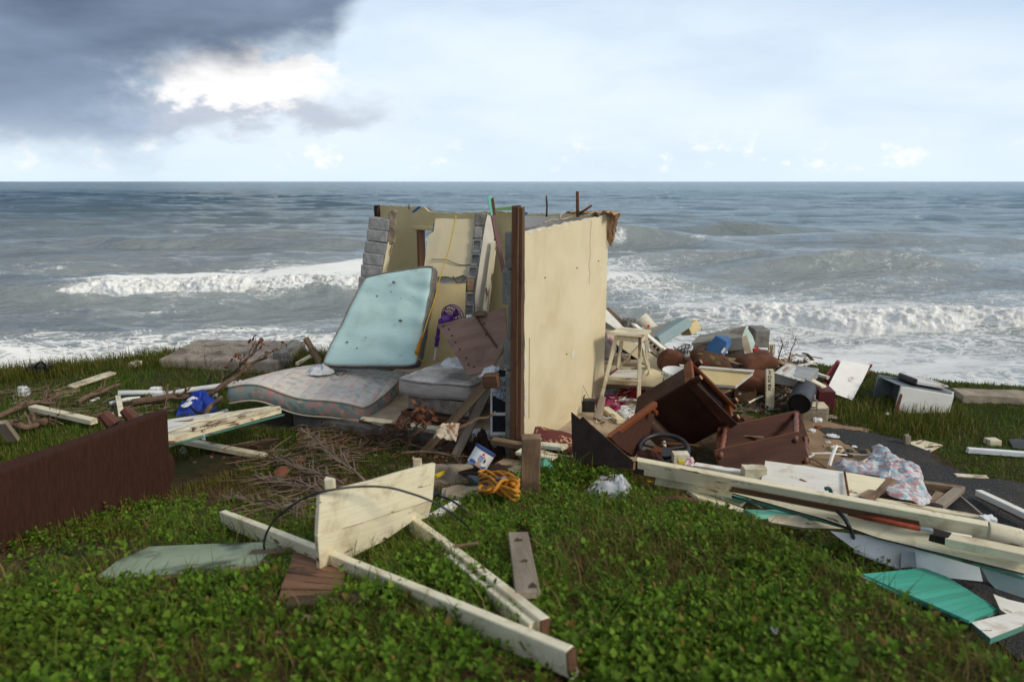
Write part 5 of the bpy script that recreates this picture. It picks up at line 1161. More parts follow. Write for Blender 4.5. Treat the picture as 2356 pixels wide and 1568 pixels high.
# brown roots and branches on the left
BRG = 'dead branches on the left lawn'
def branch(z, pts, r0, r1, label, twigs=0, name='dead_branch', leafy=0, mat=None):
    P = [G(z, x, y, dz) if dz is not None else None for x, y, dz in pts]; sp = spline(P, 8 * len(P)); n = len(sp)
    sp = [p + Vector((mnoise.noise(p * 4), mnoise.noise(p * 4 + Vector((5, 0, 0))), mnoise.noise(p * 4 + Vector((0, 5, 0))))) * .03 for p in sp]
    root = thing(name, label, 'branch', P[0], BRG)
    tube('limb', sp, [r0 + (r1 - r0) * i / (n - 1) for i in range(n)], mat or M_bark, root, seg=7)
    rr = random.Random(len(label) * 7 + n)
    for i in range(twigs):
        b = sp[int(n * (.25 + .7 * rr.random())) - 1]; d_ = (sp[-1] - sp[0]).normalized()
        e = b + d_ * rr.uniform(.08, .22) + Vector((rr.uniform(-.16, .16), rr.uniform(-.1, .1), rr.uniform(.02, .18)))
        tube('twig', bent(b, e, 5, .12, i + n), r1 * .7, mat or M_bark, root, seg=5, taper=.5)
        for q in range(leafy):
            c = e + Vector((rr.uniform(-.05, .05), rr.uniform(-.05, .05), rr.uniform(-.04, .04))); v1 = Vector((rr.uniform(-1, 1), rr.uniform(-1, 1), rr.uniform(-1, 1))).normalized() * .035; v2 = v1.orthogonal().normalized() * .02
            mk('dead_leaf', [c - v1, c + v2, c + v1 * 1.2, c - v2 + UP * .01], [(0, 1, 2), (0, 2, 3)], M_red_leaf, root)
branch('l', [(0, 265, .04), (120, 215, .08), (240, 160, .12), (440, 150, .10)], .035, .02, 'thick bare branch on the lawn at the left edge', 4)
branch('l', [(240, 160, .10), (340, 150, .10), (470, 90, .10)], .03, .016, 'forked grey branch end over the left lawn', 3)
branch('l', [(600, 150, .05), (760, 70, .12), (945, 8, .16)], .035, .02, 'straight dead branch pointing up toward the sea slab', 4)
branch('l', [(0, 330, .05), (90, 320, .12), (200, 345, .10), (300, 320, .08)], .05, .03, 'fat curved root just above the sofa back', 2)
branch('l', [(230, 310, .08), (335, 300, .10), (350, 297, .10)], .045, .045, 'sawn log end just above the sofa back', 1)
branch('l', [(1040, 160, .04), (1300, 110, .12), (1480, 95, .10)], .05, .03, 'thick reddish branch between the white pipes and blue bag', 5)
branch('l', [(1240, 250, .0), (1290, 195, .12), (1360, 180, .05)], .016, .01, 'thin curled twig in front of the blue bag', 2)
branch('l', [(1600, 260, .10), (1650, 190, .20), (1740, 100, .24)], .035, .025, 'short brown branch lying on the blue bag', 0)
branch('d', [(-60, 1130, .05), (120, 1080, .15), (300, 960, .30), (440, 860, .42), (560, 800, .55)], .04, .014, 'large leafless branch rising left of the floral mattress', 9, leafy=2)
branch('d', [(190, 980, .12), (330, 870, .40), (430, 780, .55), (470, 690, .68)], .022, .010, 'upright dead branch with rusty leaves before the sea slab', 7, leafy=3)
branch('d', [(60, 1050, .05), (90, 930, .35), (40, 850, .5)], .014, .006, 'thin upright twig left of the large leafless branch', 5)
for i in range(7):
    x = 300 + 200 * rc_.random(); y = 200 + 110 * rc_.random()
    branch('l', [(x, y, .03), (x + 60, y - 8, .08), (x + 130, y - 20 + 40 * rc_.random(), .06)], .014, .008, ['thin twig in the litter above the sofa back, %s' % w_ for w_ in ('leftmost', 'nearest the sofa', 'lying flat', 'slightly raised', 'beside the log end', 'half hidden', 'longest')][i], 2)
# slab on the sea edge
cs = thing('concrete_slab', 'weathered concrete slab at the sea edge left of the ruin', 'concrete slab', G('p', 510, 815))
cz = .16; c4 = [AZ('p', 365, 822, cz - .10), AZ('p', 455, 775, cz), AZ('p', 628, 773, cz), AZ('p', 645, 818, cz - .06)]
box('slab', c4[0] - UP * .35, (c4[3] - c4[0]) * 1.0, (c4[1] - c4[0]) * 1.15, (0, 0, .33), surf('old_concrete', (.34, .29, .23), (.23, .19, .15), 4, .95, .8, 25, dirt=(.11, .095, .08), dscale=3, dthr=.5), cs, ch=.03)
chunk('broken_edge', c4[3] - UP * .10 + Vector((-.02, .35, .0)), (.16, .8, .30), M_concrete, cs, seed=5, rough=.12)
# palm litter
def frond(name, a, b, label, n=34, ln=.38, seed=0, droop=.02):
    rr = random.Random(seed); root = thing(name, label, 'palm frond', a, 'dead palm fronds in front of the house'); P = bent(a, b, 10, .03, seed); L = (b - a).length
    tube('midrib', P, .014, M_frond, root, seg=6, taper=.4)
    V, Fc = [], []; ax = (b - a).normalized(); sdv = ax.cross(UP).normalized()
    for i in range(n):
        s = .12 + .86 * i / n; p = a.lerp(b, s)
        for sg_ in (-1, 1):
            d_ = (ax * rr.uniform(.9, 1.8) + sdv * sg_ * rr.uniform(.08, .6) + UP * rr.uniform(-.08, .16)).normalized(); l_ = ln * rr.uniform(.6, 1.1) * (1 - .4 * s); wv = d_.cross(UP).normalized() * .0065; q = len(V)
            m_ = p + d_ * l_ * .5 + UP * .02; e_ = p + d_ * l_ - UP * rr.uniform(0, .05)
            o = mk('leaflet', [p - wv * .6, p + wv * .6, m_ + wv + UP * .004, m_ - wv, e_], [(0, 1, 2, 3), (3, 2, 4)], M_frond, root)
    return root
frond('palm_frond', G('f', 1010, 330, .10), G('f', 640, 20, .22), 'dead palm frond whose stalk points to the gusset board, tip raised', 16, .55, 1)
frond('palm_frond', G('f', 900, 420, .12), G('f', 330, 300, .06), 'dead palm frond lying flat toward the sofa', 16, .55, 2)
frond('palm_frond', G('f', 880, 350, .10), G('f', 450, 180, .08), 'dead palm frond fanned out behind the gusset board', 16, .5, 3)
frond('palm_frond', G('f', 720, 560, .06), G('f', 150, 420, .05), 'dead palm frond behind the left end of the cream frame', 14, .45, 4)
rl = random.Random(21)
for i, (x, y, l_) in enumerate(((505, 270, 'round dry rust coloured leaf lying on the palm litter'), (610, 205, 'curled rust coloured leaf behind the round one'), (560, 320, 'rust coloured leaf in front of the round one'), (620, 335, 'rust coloured leaf nearest the gusset board'))):
    c = G('f', x, y, .10); heap('dead_leaf', [c + Vector((.075 * math.cos(q), .05 * math.sin(q), .03 * math.sin(q + i))) for q in np.linspace(0, 5.5, 8)], .02, M_red_leaf, seed=30 + i, nr=5, na=16, label=l_, cat='leaf')
STK = []   # loose sticks and leaf strips, uncountable
def stick_litter(name, label, region, n, mats, lmin, lmax, r_, seed, zt=.05, pile=.06):
    rr = random.Random(seed); V, Fc, mi = [], [], []
    for i in range(n):
        z, x0, y0, x1, y1 = region; p = G(z, rr.uniform(x0, x1), rr.uniform(y0, y1), 0); an = rr.gauss(.35, .55) + (1.57 if rr.random() < .15 else 0); l_ = rr.uniform(lmin, lmax)
        d_ = Vector((math.cos(an), math.sin(an), rr.uniform(-.08, .14))); p = p + UP * (abs(rr.gauss(0, pile)) + .01); a, b = p - d_ * l_ / 2, p + d_ * l_ / 2; m_ = (a + b) / 2 + Vector((0, 0, rr.uniform(-.02, .03)))
        sv = d_.cross(UP).normalized() * r_ * rr.uniform(.5, 1.3); uv = UP * r_ * rr.uniform(.3, .9); q = len(V)
        for c in (a, m_, b): V += [c - sv, c + uv, c + sv]
        k_ = rr.randrange(len(mats))
        for s in (0, 3):
            for j in range(3): Fc.append((q + s + j, q + s + (j + 1) % 3, q + s + 3 + (j + 1) % 3, q + s + 3 + j)); mi.append(k_)
    o = mk(name, V, Fc, mats, mi=mi); tag(o, label, 'litter', kind='stuff')
stick_litter('palm_litter', 'dry palm strips and twigs piled in front of the house', ('f', 250, 110, 960, 600), 230, [M_frond, M_bark, M_wood_dark, M_frond], .12, .5, .007, 3)
stick_litter('twig_litter', 'brown twigs and leaf litter along the house floor edge', ('d', 800, 1400, 2250, 1620), 420, [M_bark, M_red_leaf, M_wood_dark], .05, .3, .008, 4, pile=.04)
stick_litter('lawn_litter', 'twigs strewn over the left lawn', ('l', 60, 60, 1350, 330), 240, [M_bark, M_wood_grey], .05, .35, .006, 5, pile=.02)
branch('h', [(40, 1000, .05), (100, 900, .2), (180, 830, .3), (260, 780, .32)], .02, .008, 'brown dry bush under the bed base', 16, leafy=5, name='dry_bush')
branch('h', [(0, 1040, .12), (250, 1020, .14), (500, 1060, .12), (640, 1170, .05)], .018, .012, 'long thin branch lying in front of the leaning timbers', 4)
# ================================================================== DEBRIS, RIGHT OF THE WALL
# tall cream stool
st = thing('tall_stool', 'tall cream wooden stool with braced legs right of the standing wall', 'stool', AY('b', 640, 1200, 7.9))
bY = {'FL': 7.75, 'FR': 7.62, 'BR': 8.1, 'BL': 8.2}
feet = {'FL': AY('b', 385, 1175, 7.75), 'FR': AY('b', 805, 1228, 7.62), 'BR': AY('b', 925, 1045, 8.1), 'BL': AY('b', 545, 1060, 8.2)}
tops = {'FL': AY('b', 560, 470, 7.78), 'FR': AY('b', 825, 500, 7.68), 'BR': AY('b', 888, 460, 8.08), 'BL': AY('b', 625, 455, 8.15)}
plate('seat', [AY('b', 470, 428, 7.72), AY('b', 862, 468, 7.6), AY('b', 948, 408, 8.15), AY('b', 628, 380, 8.28)], .03, [M_cream_worn, M_cream_worn], st, away=(0, 0, -1))
for k_ in feet: beam('leg', feet[k_], tops[k_], .042, .036, M_cream_worn, st, up=(0, 1, 0))
for a_, b_ in (('FL', 'FR'), ('FR', 'BR'), ('BR', 'BL'), ('BL', 'FL')):
    beam('apron', tops[a_] - UP * .03, tops[b_] - UP * .03, .02, .055, M_cream_worn, st)
    beam('shelf_rail', feet[a_].lerp(tops[a_], .34), feet[b_].lerp(tops[b_], .34), .022, .05, M_maroon if b_ == 'FL' else M_cream_worn, st)
beam('brace', feet['BL'].lerp(tops['BL'], .36), tops['BR'].lerp(feet['BR'], .05), .03, .02, M_cream_worn, st); beam('brace', feet['BR'].lerp(tops['BR'], .25), tops['FR'].lerp(feet['FR'], .05), .03, .02, M_cream_worn, st)
plate('shelf', [feet[q].lerp(tops[q], .345) for q in ('FL', 'FR', 'BR', 'BL')], .012, M_white_wood, st, away=(0, 0, -1))
# fallen yellow wall slabs behind the stool
fw = thing('fallen_wall_slab', 'fallen yellow wall slab sloping down behind the stool', 'wall', AY('b', 900, 870, 8.6))
FA = [AY('b', 415, 310, 8.9), AY('b', 560, 405, 8.85), AY('b', 760, 560, 8.7), AY('b', 935, 665, 8.55), AY('b', 1105, 800, 8.4), AY('b', 1060, 868, 8.38), AY('b', 1000, 888, 8.4), AY('b', 800, 740, 8.55), AY('b', 415, 470, 8.85)]
plate('plaster_face', FA, .10, [M_yellow, M_white_pl], fw)
plate('plaster_edge', [AY('b', 415, 150, 9.05), AY('b', 640, 378, 8.98), AY('b', 800, 500, 8.85), AY('b', 760, 555, 8.69), AY('b', 560, 402, 8.84), AY('b', 415, 305, 8.89)], .05, [M_white_wood, M_white_pl], fw)
fb_ = thing('fallen_block_slab', 'fallen wall slab showing open block cores behind the stool', 'wall', AY('b', 1000, 700, 8.7))
sA, sB_ = AY('b', 770, 455, 8.75), AY('b', 1085, 790, 8.42); sT = AY('b', 840, 400, 8.9) - sA
for i in range(4):
    a_, b_ = sA.lerp(sB_, i / 4 + .01), sA.lerp(sB_, (i + 1) / 4 - .01); hollow('block', a_, b_ - a_, Vector((.05, .16, .02)), (AY('b', 1165, 665, 8.55) - sB_).lerp(sT, 1 - i / 4) * .85, 2 if i < 3 else 1, M_dirtchunk, fb_, depth=.8)
plate('plaster_skin', [AY('b', 700, 310, 8.95), AY('b', 735, 305, 8.98), AY('b', 1170, 655, 8.62), AY('b', 1135, 678, 8.55), AY('b', 900, 475, 8.78)], .03, [M_white_wood, M_white_pl], fb_)
chunk('broken_mortar', AY('b', 700, 345, 9.0), (.16, .14, .14), M_concrete, fb_, seed=3, rough=.2)
beam('weathered_batten', AY('b', 455, 165, 9.2), AY('b', 650, 350, 9.15), .05, .06, M_wood_grey, label='grey batten on the upper edge of the fallen yellow slab', cat='timber')
# pale bucket behind the slabs
bk = thing('paint_bucket', 'yellowed white paint bucket with an orange mark tipped behind the fallen slabs', 'bucket', AY('b', 960, 460, 9.2))
k0, k1 = AY('b', 975, 440, 9.25), AY('b', 820, 300, 9.35); kd = (k1 - k0).normalized()
lathe('body', k0, k1, [(0, .10), (.02, .105), (.8, .125), (.82, .132), (.9, .132), (.92, .127), (1, .13)], surf('yellowed_plastic', (.62, .55, .40), (.70, .66, .55), 3, .5, .05), bk, seg=28)
p_ = AY('b', 915, 370, 9.11); plate('orange_mark', [p_ + Vector((.02 * math.cos(q), -.004, .026 * math.sin(q))) for q in np.linspace(0, 5.6, 8)], .004, surf('orange_print', (.70, .10, .03)), bk)
# concrete beams fallen to the sea side
def cbeam(name, label, z, c, depths, mats, th):
    pts = [AY(z, *p, d_) for p, d_ in zip(c, depths)]; return pts
M_cb = surf('weathered_beam', (.33, .31, .26), (.24, .225, .19), 5, .92, .5, 30, dirt=(.17, .14, .10), dthr=.55, stretch=GR)
M_pblue = surf('pale_blue_plaster', (.36, .46, .46), (.31, .41, .41), 4, .85, .2, 30, dirt=(.44, .40, .30), dthr=.60)
M_pmint = surf('pale_mint_plaster', (.44, .53, .46), (.36, .44, .38), 4, .85, .3, 30, dirt=(.30, .25, .18), dscale=4, dthr=.55)
c1 = thing('concrete_beam', 'fallen concrete beam with a pale blue side pointing up to the sea', 'beam', AY('b', 1100, 590, 9.0))
o1 = AY('b', 1070, 588, 8.75); ax1 = AY('b', 1405, 470, 9.05) - o1; ay1 = Vector((-.06, .22, .02)); az1 = AY('b', 985, 500, 8.8) - o1
box('beam', o1, ax1, ay1, az1, M_pblue, c1, ch=.012)
box('yellow_end', o1 + ax1, ax1 * .33, ay1, az1, M_yellow2, c1, ch=.012)
plate('weathered_top', [o1 + az1 * 1.004 - ax1 * .02, o1 + az1 * 1.004 + ax1 * 1.34, o1 + az1 * 1.004 + ay1 + ax1 * 1.34 + UP * .05, o1 + az1 * 1.004 + ay1 - ax1 * .02 + UP * .05], .03, M_cb, c1, away=(0, 0, -1))
for s in (.3, .6): tube('bar_hook', spline([o1 + ax1 * 1.33 + az1 * s + ay1 * .3, o1 + ax1 * 1.42 + az1 * s + ay1 * .3, o1 + ax1 * 1.43 + az1 * (s - .3) + ay1 * .3], 10), .008, M_rust, c1)
c2 = thing('concrete_beam', 'fallen concrete corner beam with a pale mint end above the blue bin', 'beam', AY('b', 1900, 740, 8.9))
plate('top_face', [AY('b', 1395, 558, 8.7), AY('b', 1960, 492, 8.55), AY('b', 2008, 362, 9.2), AY('b', 1480, 470, 9.2)], .16, [M_cb, M_cb], c2, away=(0, 0, -1))
plate('end_face', [AY('b', 2010, 365, 8.9), AY('b', 2085, 480, 8.85), AY('b', 2110, 560, 8.75), AY('b', 2080, 650, 8.65), AY('b', 2020, 735, 8.55), AY('b', 1985, 640, 8.5), AY('b', 1958, 500, 8.52)], .22, [M_pmint, M_dirtchunk], c2)
plate('inner_face', [AY('b', 1945, 505, 8.52), AY('b', 1990, 640, 8.5), AY('b', 2015, 740, 8.5), AY('b', 1935, 700, 8.55), AY('b', 1920, 590, 8.57)], .15, M_dirtchunk, c2)
bx_ = AY('o', 1330, 440, 9.2); box('concrete_kerb', AY('o', 1170, 420, 9.1), AY('o', 1375, 420, 9.1) - AY('o', 1170, 420, 9.1), (0, .3, .02), (0, 0, .25), M_concrete, label='dark concrete block at the sea edge right of the mint beam', cat='concrete', ch=.02)
# blue bin
bn = thing('plastic_bin', 'dark blue plastic bin upside down with a pale sticker', 'bin', AY('b', 1700, 700, 8.3))
n1, n2, n3 = AY('b', 1545, 640, 8.35), AY('b', 1735, 735, 8.0), AY('b', 1690, 465, 8.6); n4 = AY('b', 1855, 560, 8.2)
bottom = [AY('b', 1540, 640, 8.35), AY('b', 1740, 735, 8.0), AY('b', 1860, 570, 8.35), AY('b', 1700, 560, 8.7)]; topc = [AY('b', 1655, 470, 8.5), AY('b', 1742, 520, 8.38), AY('b', 1815, 478, 8.55), AY('b', 1700, 455, 8.68)]
bottom = [AY('b', 1540, 632, 8.45), AY('b', 1742, 738, 8.1), AY('b', 1858, 560, 8.5), AY('b', 1690, 520, 8.9)]
topc = [AY('b', 1672, 468, 8.50), AY('b', 1800, 545, 8.25), AY('b', 1815, 480, 8.50), AY('b', 1700, 455, 8.72)]
def frustum(name, b4, t4, mat, parent, ch=.015):
    bm = bmesh.new(); c = sum(b4 + t4, Vector()) / 8; vs_ = [bm.verts.new(p - c) for p in b4 + t4]
    for f in ((3, 2, 1, 0), (4, 5, 6, 7), (0, 1, 5, 4), (1, 2, 6, 5), (2, 3, 7, 6), (3, 0, 4, 7)): bm.faces.new([vs_[i] for i in f])
    bmesh.ops.bevel(bm, geom=list(bm.edges), offset=ch, segments=3, affect='EDGES', profile=.5)
    V = [v.co.copy() for v in bm.verts]; bm.verts.index_update(); Fc = [[v.index for v in f.verts] for f in bm.faces]; bm.free()
    return mk(name, V, Fc, mat, parent, Matrix.Translation(c))
frustum('body', bottom, topc, M_blue_pl, bn, .012)
p_ = AY('b', 1755, 640, 8.05); plate('sticker', [AY('b', 1728, 655, 8.09), AY('b', 1765, 605, 8.17), AY('b', 1783, 625, 8.14), AY('b', 1745, 675, 8.06)], .003, surf('sticker_paper', (.62, .56, .48), (.5, .35, .25), 40, .7, .0), bn)
# buckets
def bucket(name, label, z, x, y, r0, r1, hgt_, Y_, tilt, mat, **kw):
    c = AY(z, x, y, Y_); d_ = Vector(tilt).normalized(); root = thing(name, label, 'bucket', c)
    lathe('body', c, c + d_ * hgt_, [(0, r0 * .96), (.02, r0), (.86, r1 * .98), (.87, r1 * 1.06), (1, r1 * 1.06), (1.0, r1 * .97), (.2, r0 * .96), (.16, 0.001)], mat, root, seg=32, capb=False); return root, c, d_
b1, c_, d_ = bucket('white_bucket', 'white plastic bucket with a black wire rack hung on it', 'b', 1290, 735, .085, .115, .18, 8.35, (.0, -.15, 1), M_wplastic)
wrk = thing('wire_rack', 'black wire rack hooked over the white bucket', 'wire rack', c_)
for i in range(4):
    a_ = AY('b', 1240 + i * 38, 690 - i * 4, 8.2); b_ = AY('b', 1250 + i * 42, 600 - i * 12, 8.2); tube('rack_wire', [a_, a_.lerp(b_, .4) - Vector((.01, .01, 0)), a_.lerp(b_, .75), b_], .0055, M_black, wrk, seg=5)
for j in range(3):
    tube('rack_wire', [AY('b', 1235 + 10 * j, 690 - 42 * j, 8.19), AY('b', 1320, 660 - 45 * j, 8.17), AY('b', 1385, 640 - 30 * j, 8.2)], .0055, M_black, wrk, seg=5)
b3, c_, d_ = bucket('washing_tub', 'white plastic tub with green drips among the clothes', 'b', 1195, 1010, .105, .135, .17, 7.75, (.02, -.1, 1), M_wplastic)
for q in np.linspace(3.2, 6.0, 9):
    pz = c_ + UP * (.150 - .02 * random.random()) + Vector((.142 * math.cos(q), .142 * math.sin(q), 0)); lathe('paint_drip', pz, pz - UP * random.uniform(.015, .04) , [(0, .009), (.6, .009), (1, .004)], surf('green_drip', (.12, .45, .33)) if 'green_drip' not in MC else MC['green_drip'], b3, seg=6)
beam('long_brown_plank', AY('b', 1235, 800, 8.15), AY('b', 1560, 590, 8.55), .12, .06, M_wood_dark, label='dark brown plank slanting between the bucket and blue bin', cat='plank')
# cushions
CG = 'brown cushions in the debris'
pillow('brown_cushion', AY('b', 1165, 760, 8.15), (.32, .14, .30), (.3, .4, .2), M_cush, seed=1, label='small brown cushion standing below the white bucket', cat='cushion')
pillow('brown_cushion', AY('o', 1215, 608, 8.12), (.46, .32, .20), (.25, -.22, .15), M_cush, seed=2, label='plump brown cushion lying highest on the right pile', cat='cushion')
pillow('brown_cushion', AY('o', 1165, 865, 7.95), (.42, .34, .24), (.5, .12, -.1), M_cush, seed=4, label='rumpled brown cushion against the cream panel and carved post', cat='cushion')
pillow('patterned_cushion', AY('b', 1620, 770, 8.0), (.52, .30, .20), (.3, .25, .1), floral_mat('dark_camouflage_cloth', (.075, .045, .025), [((.16, .10, .045), .45), ((.03, .025, .018), .5), ((.11, .03, .025), .6)], 14, cell=.7), seed=5, label='dark patterned cushion in front of the blue bin', cat='cushion')
# cream panel with white edge
cp = thing('wall_sheet', 'cream panel with a white top edge lying behind the dark armchair', 'panel', AY('b', 1700, 1000, 7.6))
plate('panel', [AY('b', 1270, 815, 7.9), AY('b', 1500, 830, 7.8), AY('b', 2085, 885, 7.5), AY('b', 1890, 1035, 7.4), AY('b', 1700, 1020, 7.45), AY('b', 1500, 1000, 7.55)], .04, [M_yellow2, M_white_wood], cp)
beam('white_edge', AY('b', 1268, 810, 7.9), AY('b', 2090, 875, 7.5), .05, .025, M_white_wood, cp)
# low cream ledge behind the stool
lg = thing('low_ledge', 'low cream wall ledge under the stool and the stone', 'wall', AY('b', 420, 990, 8.3))
plate('face', [AY('b', 405, 785, 8.35), AY('b', 800, 775, 8.2), AY('b', 1090, 890, 8.1), AY('b', 1060, 1050, 7.9), AY('b', 420, 1010, 8.15)], .10, [M_yellow, M_slab], lg)
plate('top_face', [AY('b', 405, 783, 8.34), AY('b', 800, 773, 8.19), AY('b', 800, 745, 8.5), AY('b', 405, 745, 8.6)], .05, M_slab, lg, away=(0, 0, -1))
chunk('loose_stone', AY('b', 600, 735, 8.4), (.24, .14, .12), M_dirtchunk, seed=7, label='round tan stone on the low cream ledge', cat='stone')
dkp = thing('shade_fill', 'near black filler painted as shade in the gap under the fallen slabs', 'rubble', AY('b', 700, 800, 8.8)); heap('rubble', [AY('b', 560, 760, 8.6), AY('b', 820, 800, 8.5), AY('b', 1020, 900, 8.4), AY('b', 1000, 820, 8.75), AY('b', 600, 600, 8.95), AY('b', 540, 580, 8.9)], .05, M_darkhole, dkp, seed=20)  # near black heap standing for the shade under the slabs
heap('rolled_quilt', [AY('b', 400, 720, 8.3), AY('b', 470, 730, 8.25), AY('b', 545, 640, 8.3), AY('b', 520, 500, 8.45), AY('b', 420, 440, 8.5)], .12, floral_mat('striped_pink_cloth', (.50, .38, .36), [((.20, .10, .11), .5), ((.60, .52, .50), .5)], 9), seed=22, ridged=False, label='rolled pinkish quilt against the right edge of the standing wall', cat='quilt')
# clothes on the floor
def cl(z, pts, pk, mat, label, seed, nm='clothes', cat='clothes', **kw): return heap(nm, [G(z, x, y, .01) for x, y in pts], pk, mat, seed=seed, folds=9, amp=.8, label=label, cat=cat, **kw)
cl('k', [(10, 200), (60, 150), (200, 130), (300, 190), (290, 260), (200, 280), (90, 260)], .09, M_magenta, 'magenta lace garment at the foot of the stool', 31)
cl('k', [(250, 130), (300, 90), (450, 90), (560, 120), (480, 150), (380, 150)], .10, M_red, 'red garment under the stool', 32)
zig = floral_mat('orange_zigzag_cloth', (.45, .17, .02), [((.10, .02, .01), .4), ((.55, .30, .03), .5)], 22)
cl('k', [(270, 70), (320, 30), (400, 25), (430, 75), (340, 90)], .12, zig, 'orange and brown patterned cloth under the stool', 33)
cl('k', [(220, 290), (270, 230), (360, 240), (420, 310), (390, 370), (300, 340)], .07, M_whitecloth, 'pale grey torn cloth beside the small cream offcut', 34)
cl('k', [(380, 260), (440, 220), (560, 210), (590, 260), (500, 310), (420, 320)], .09, surf('teal_white_cloth', (.62, .62, .56), (.25, .42, .40), 6, .9, .4), 'white and teal bundle left of the dark armchair', 35)
cl('k', [(440, 190), (480, 150), (580, 160), (600, 210), (520, 220)], .08, M_blackcloth, 'black garment under the front leg of the stool', 36)
cl('b', [(370, 1110), (400, 1040), (480, 1010), (560, 1080), (530, 1130), (430, 1140)], .12, M_greycloth, 'grey cloth bundle between the stool and the wall', 37)
cl('b', [(940, 970), (1000, 920), (1090, 890), (1100, 960), (1010, 1000)], .08, floral_mat('black_white_cloth', (.45, .44, .43), [((.05, .05, .05), .4), ((.08, .07, .08), .5)], 20), 'black and white patterned cloth beside the tub', 38)
cl('b', [(700, 1080), (800, 1060), (960, 1130), (930, 1170), (760, 1130)], .06, floral_mat('purple_mixed_cloth', (.20, .06, .14), [((.45, .20, .25), .5), ((.05, .03, .05), .5), ((.45, .32, .12), .6)], 18), 'mixed purple cloth behind the red garment', 39)
cl('b', [(930, 1060), (1000, 1030), (1080, 1050), (1050, 1100), (960, 1100)], .04, surf('pale_green_scrap', (.50, .56, .50), (.38, .46, .42), 12), 'pale green and white scraps beside the tub', 40)
lum('k', 120, 255, 280, 385, .03, .03, .09, .05, M_cream, 'short cream offcut on the floor in front of the clothes', 'cream_offcut', 'timber')
lum('b', 560, 920, 1060, 1130, .10, .04, .09, .05, M_cream, 'cream timber passing behind the stool legs to the armchair')
lum('b', 940, 1030, 1090, 965, .03, .05, .03, .02, M_cream, 'thin cream stick beside the tub', 'cream_stick', 'stick')
beam('oar_board', G('b', 345, 1410, .02), AY('b', 405, 1150, 7.35), .10, .03, M_wood_grey, label='grey brown board standing on the floor by the left stool leg', cat='board', up=(0, 1, 0), taper=.7)
rd = thing('radio', 'small black radio with a thin antenna by the wall foot', 'radio', G('b', 240, 1330))
r0_ = G('b', 185, 1330); box('case', r0_, G('b', 310, 1325) - r0_, (.03, .10, 0), (0, 0, .14), M_black, rd, ch=.012); tube('antenna', [r0_ + Vector((.08, .03, .14)), AY('b', 182, 1030, r0_.y)], .003, M_dgrey, rd, seg=4)
tube('handle', spline([r0_ + Vector((.0, 0, .13)), r0_ + Vector((.005, 0, .19)), r0_ + Vector((.02, .02, .20))], 8), .007, M_black, rd)
# dark armchair tipped on its side
ch = thing('tipped_armchair', 'dark brown leather armchair tipped over showing its hollow base', 'armchair', AY('k', 1150, 780, 6.0))
C0 = AY('p', 1592, 872, 5.95); va = Vector((.45, .10, -.46)); vb = Vector((-.30, .20, -.29)) * 1.55; vc = Vector((.09, .35, .07))
na, nb_, nc_ = va.normalized(), vb.normalized(), vc.normalized()
# open base: a shell on the a-c side
frustum('body', [C0 + vb * .10, C0 + va + vb * .10, C0 + va + vb + vc * 0, C0 + vb], [C0 + vb * .10 + vc, C0 + va + vb * .10 + vc, C0 + va + vb + vc, C0 + vb + vc], M_leather, ch, .025)
for (o_, L_) in ((C0, va), (C0 + vc * .93, va)): box('base_rail', o_ - nb_ * .0, L_, vc * .07, vb * .12, M_leather, ch, ch=.008)
for (o_) in (C0 + vc * .07, C0 + va * .94 + vc * .07): box('base_rail', o_, va * .06, vc * .86, vb * .12, M_orange_wood, ch, ch=.008)
box('base_rim', C0 + vc * .80 - nb_ * .012, va, vc * .05, vb * .05, M_orange_wood, ch, ch=.006)
plate('hollow_shade', [C0 + va * .06 + vc * .1 + vb * .09, C0 + va * .94 + vc * .1 + vb * .09, C0 + va * .94 + vc * .8 + vb * .09, C0 + va * .06 + vc * .8 + vb * .09], .008, M_darkhole, ch, away=vb)  # near black sheet: shade of the open base painted on
lathe('rolled_arm', C0 + vb * .92 + va * .02 - vc * .06, C0 + vb * .92 + va * 1.02 - vc * .06, [(0, .06), (.02, .085), (.06, .095), (.94, .095), (.98, .085), (1, .06)], surf('lighter_leather', (.065, .030, .017), (.045, .020, .012), 5, .5, .12), ch, seg=24)
for (s, q) in ((.06, .05), (.94, .05), (.06, .95), (.94, .95)):
    o_ = C0 + va * s + vc * q; lg_ = lathe('leg', o_ + vb * .02, o_ - nb_ * .07 + na * .0, [(0, .034), (.7, .030), (1, .024)], M_leather, ch, seg=8, smooth=False); lathe('leg_tip', o_ - nb_ * .07, o_ - nb_ * .074, [(0, .024), (1, .022)], surf('bare_leg_tip', (.40, .22, .12)) if 'bare_leg_tip' not in MC else MC['bare_leg_tip'], lg_, seg=8, smooth=False)
# brown table board with pegs left of the chair
tb_ = thing('table_board', 'reddish brown board edge with turned pegs left of the tipped armchair', 'board', AY('k', 300, 700, 5.5))
plate('board', [AY('k', 170, 540, 5.35), AY('k', 620, 205, 5.75), AY('k', 640, 240, 5.8), AY('k', 560, 540, 5.75), AY('k', 500, 640, 5.6), AY('k', 420, 740, 5.3), AY('k', 260, 640, 5.3)], .05, [M_brown_fab, M_orange_wood], tb_)
beam('edge_rail', AY('k', 165, 545, 5.3), AY('k', 625, 205, 5.72), .05, .045, M_orange_wood, tb_)
lathe('peg', AY('k', 590, 265, 5.72), AY('k', 645, 305, 5.66), [(0, .022), (.3, .026), (.5, .018), (.7, .024), (1, .018)], M_orange_wood, tb_, seg=12)
lathe('turned_peg', G('k', 705, 770, .05), AY('k', 640, 660, 5.2), [(0, .018), (.4, .024), (.55, .03), (.6, .024), (.7, .032), (.8, .026), (.85, .034), (1, .028)], M_orange_wood, tb_, seg=14)
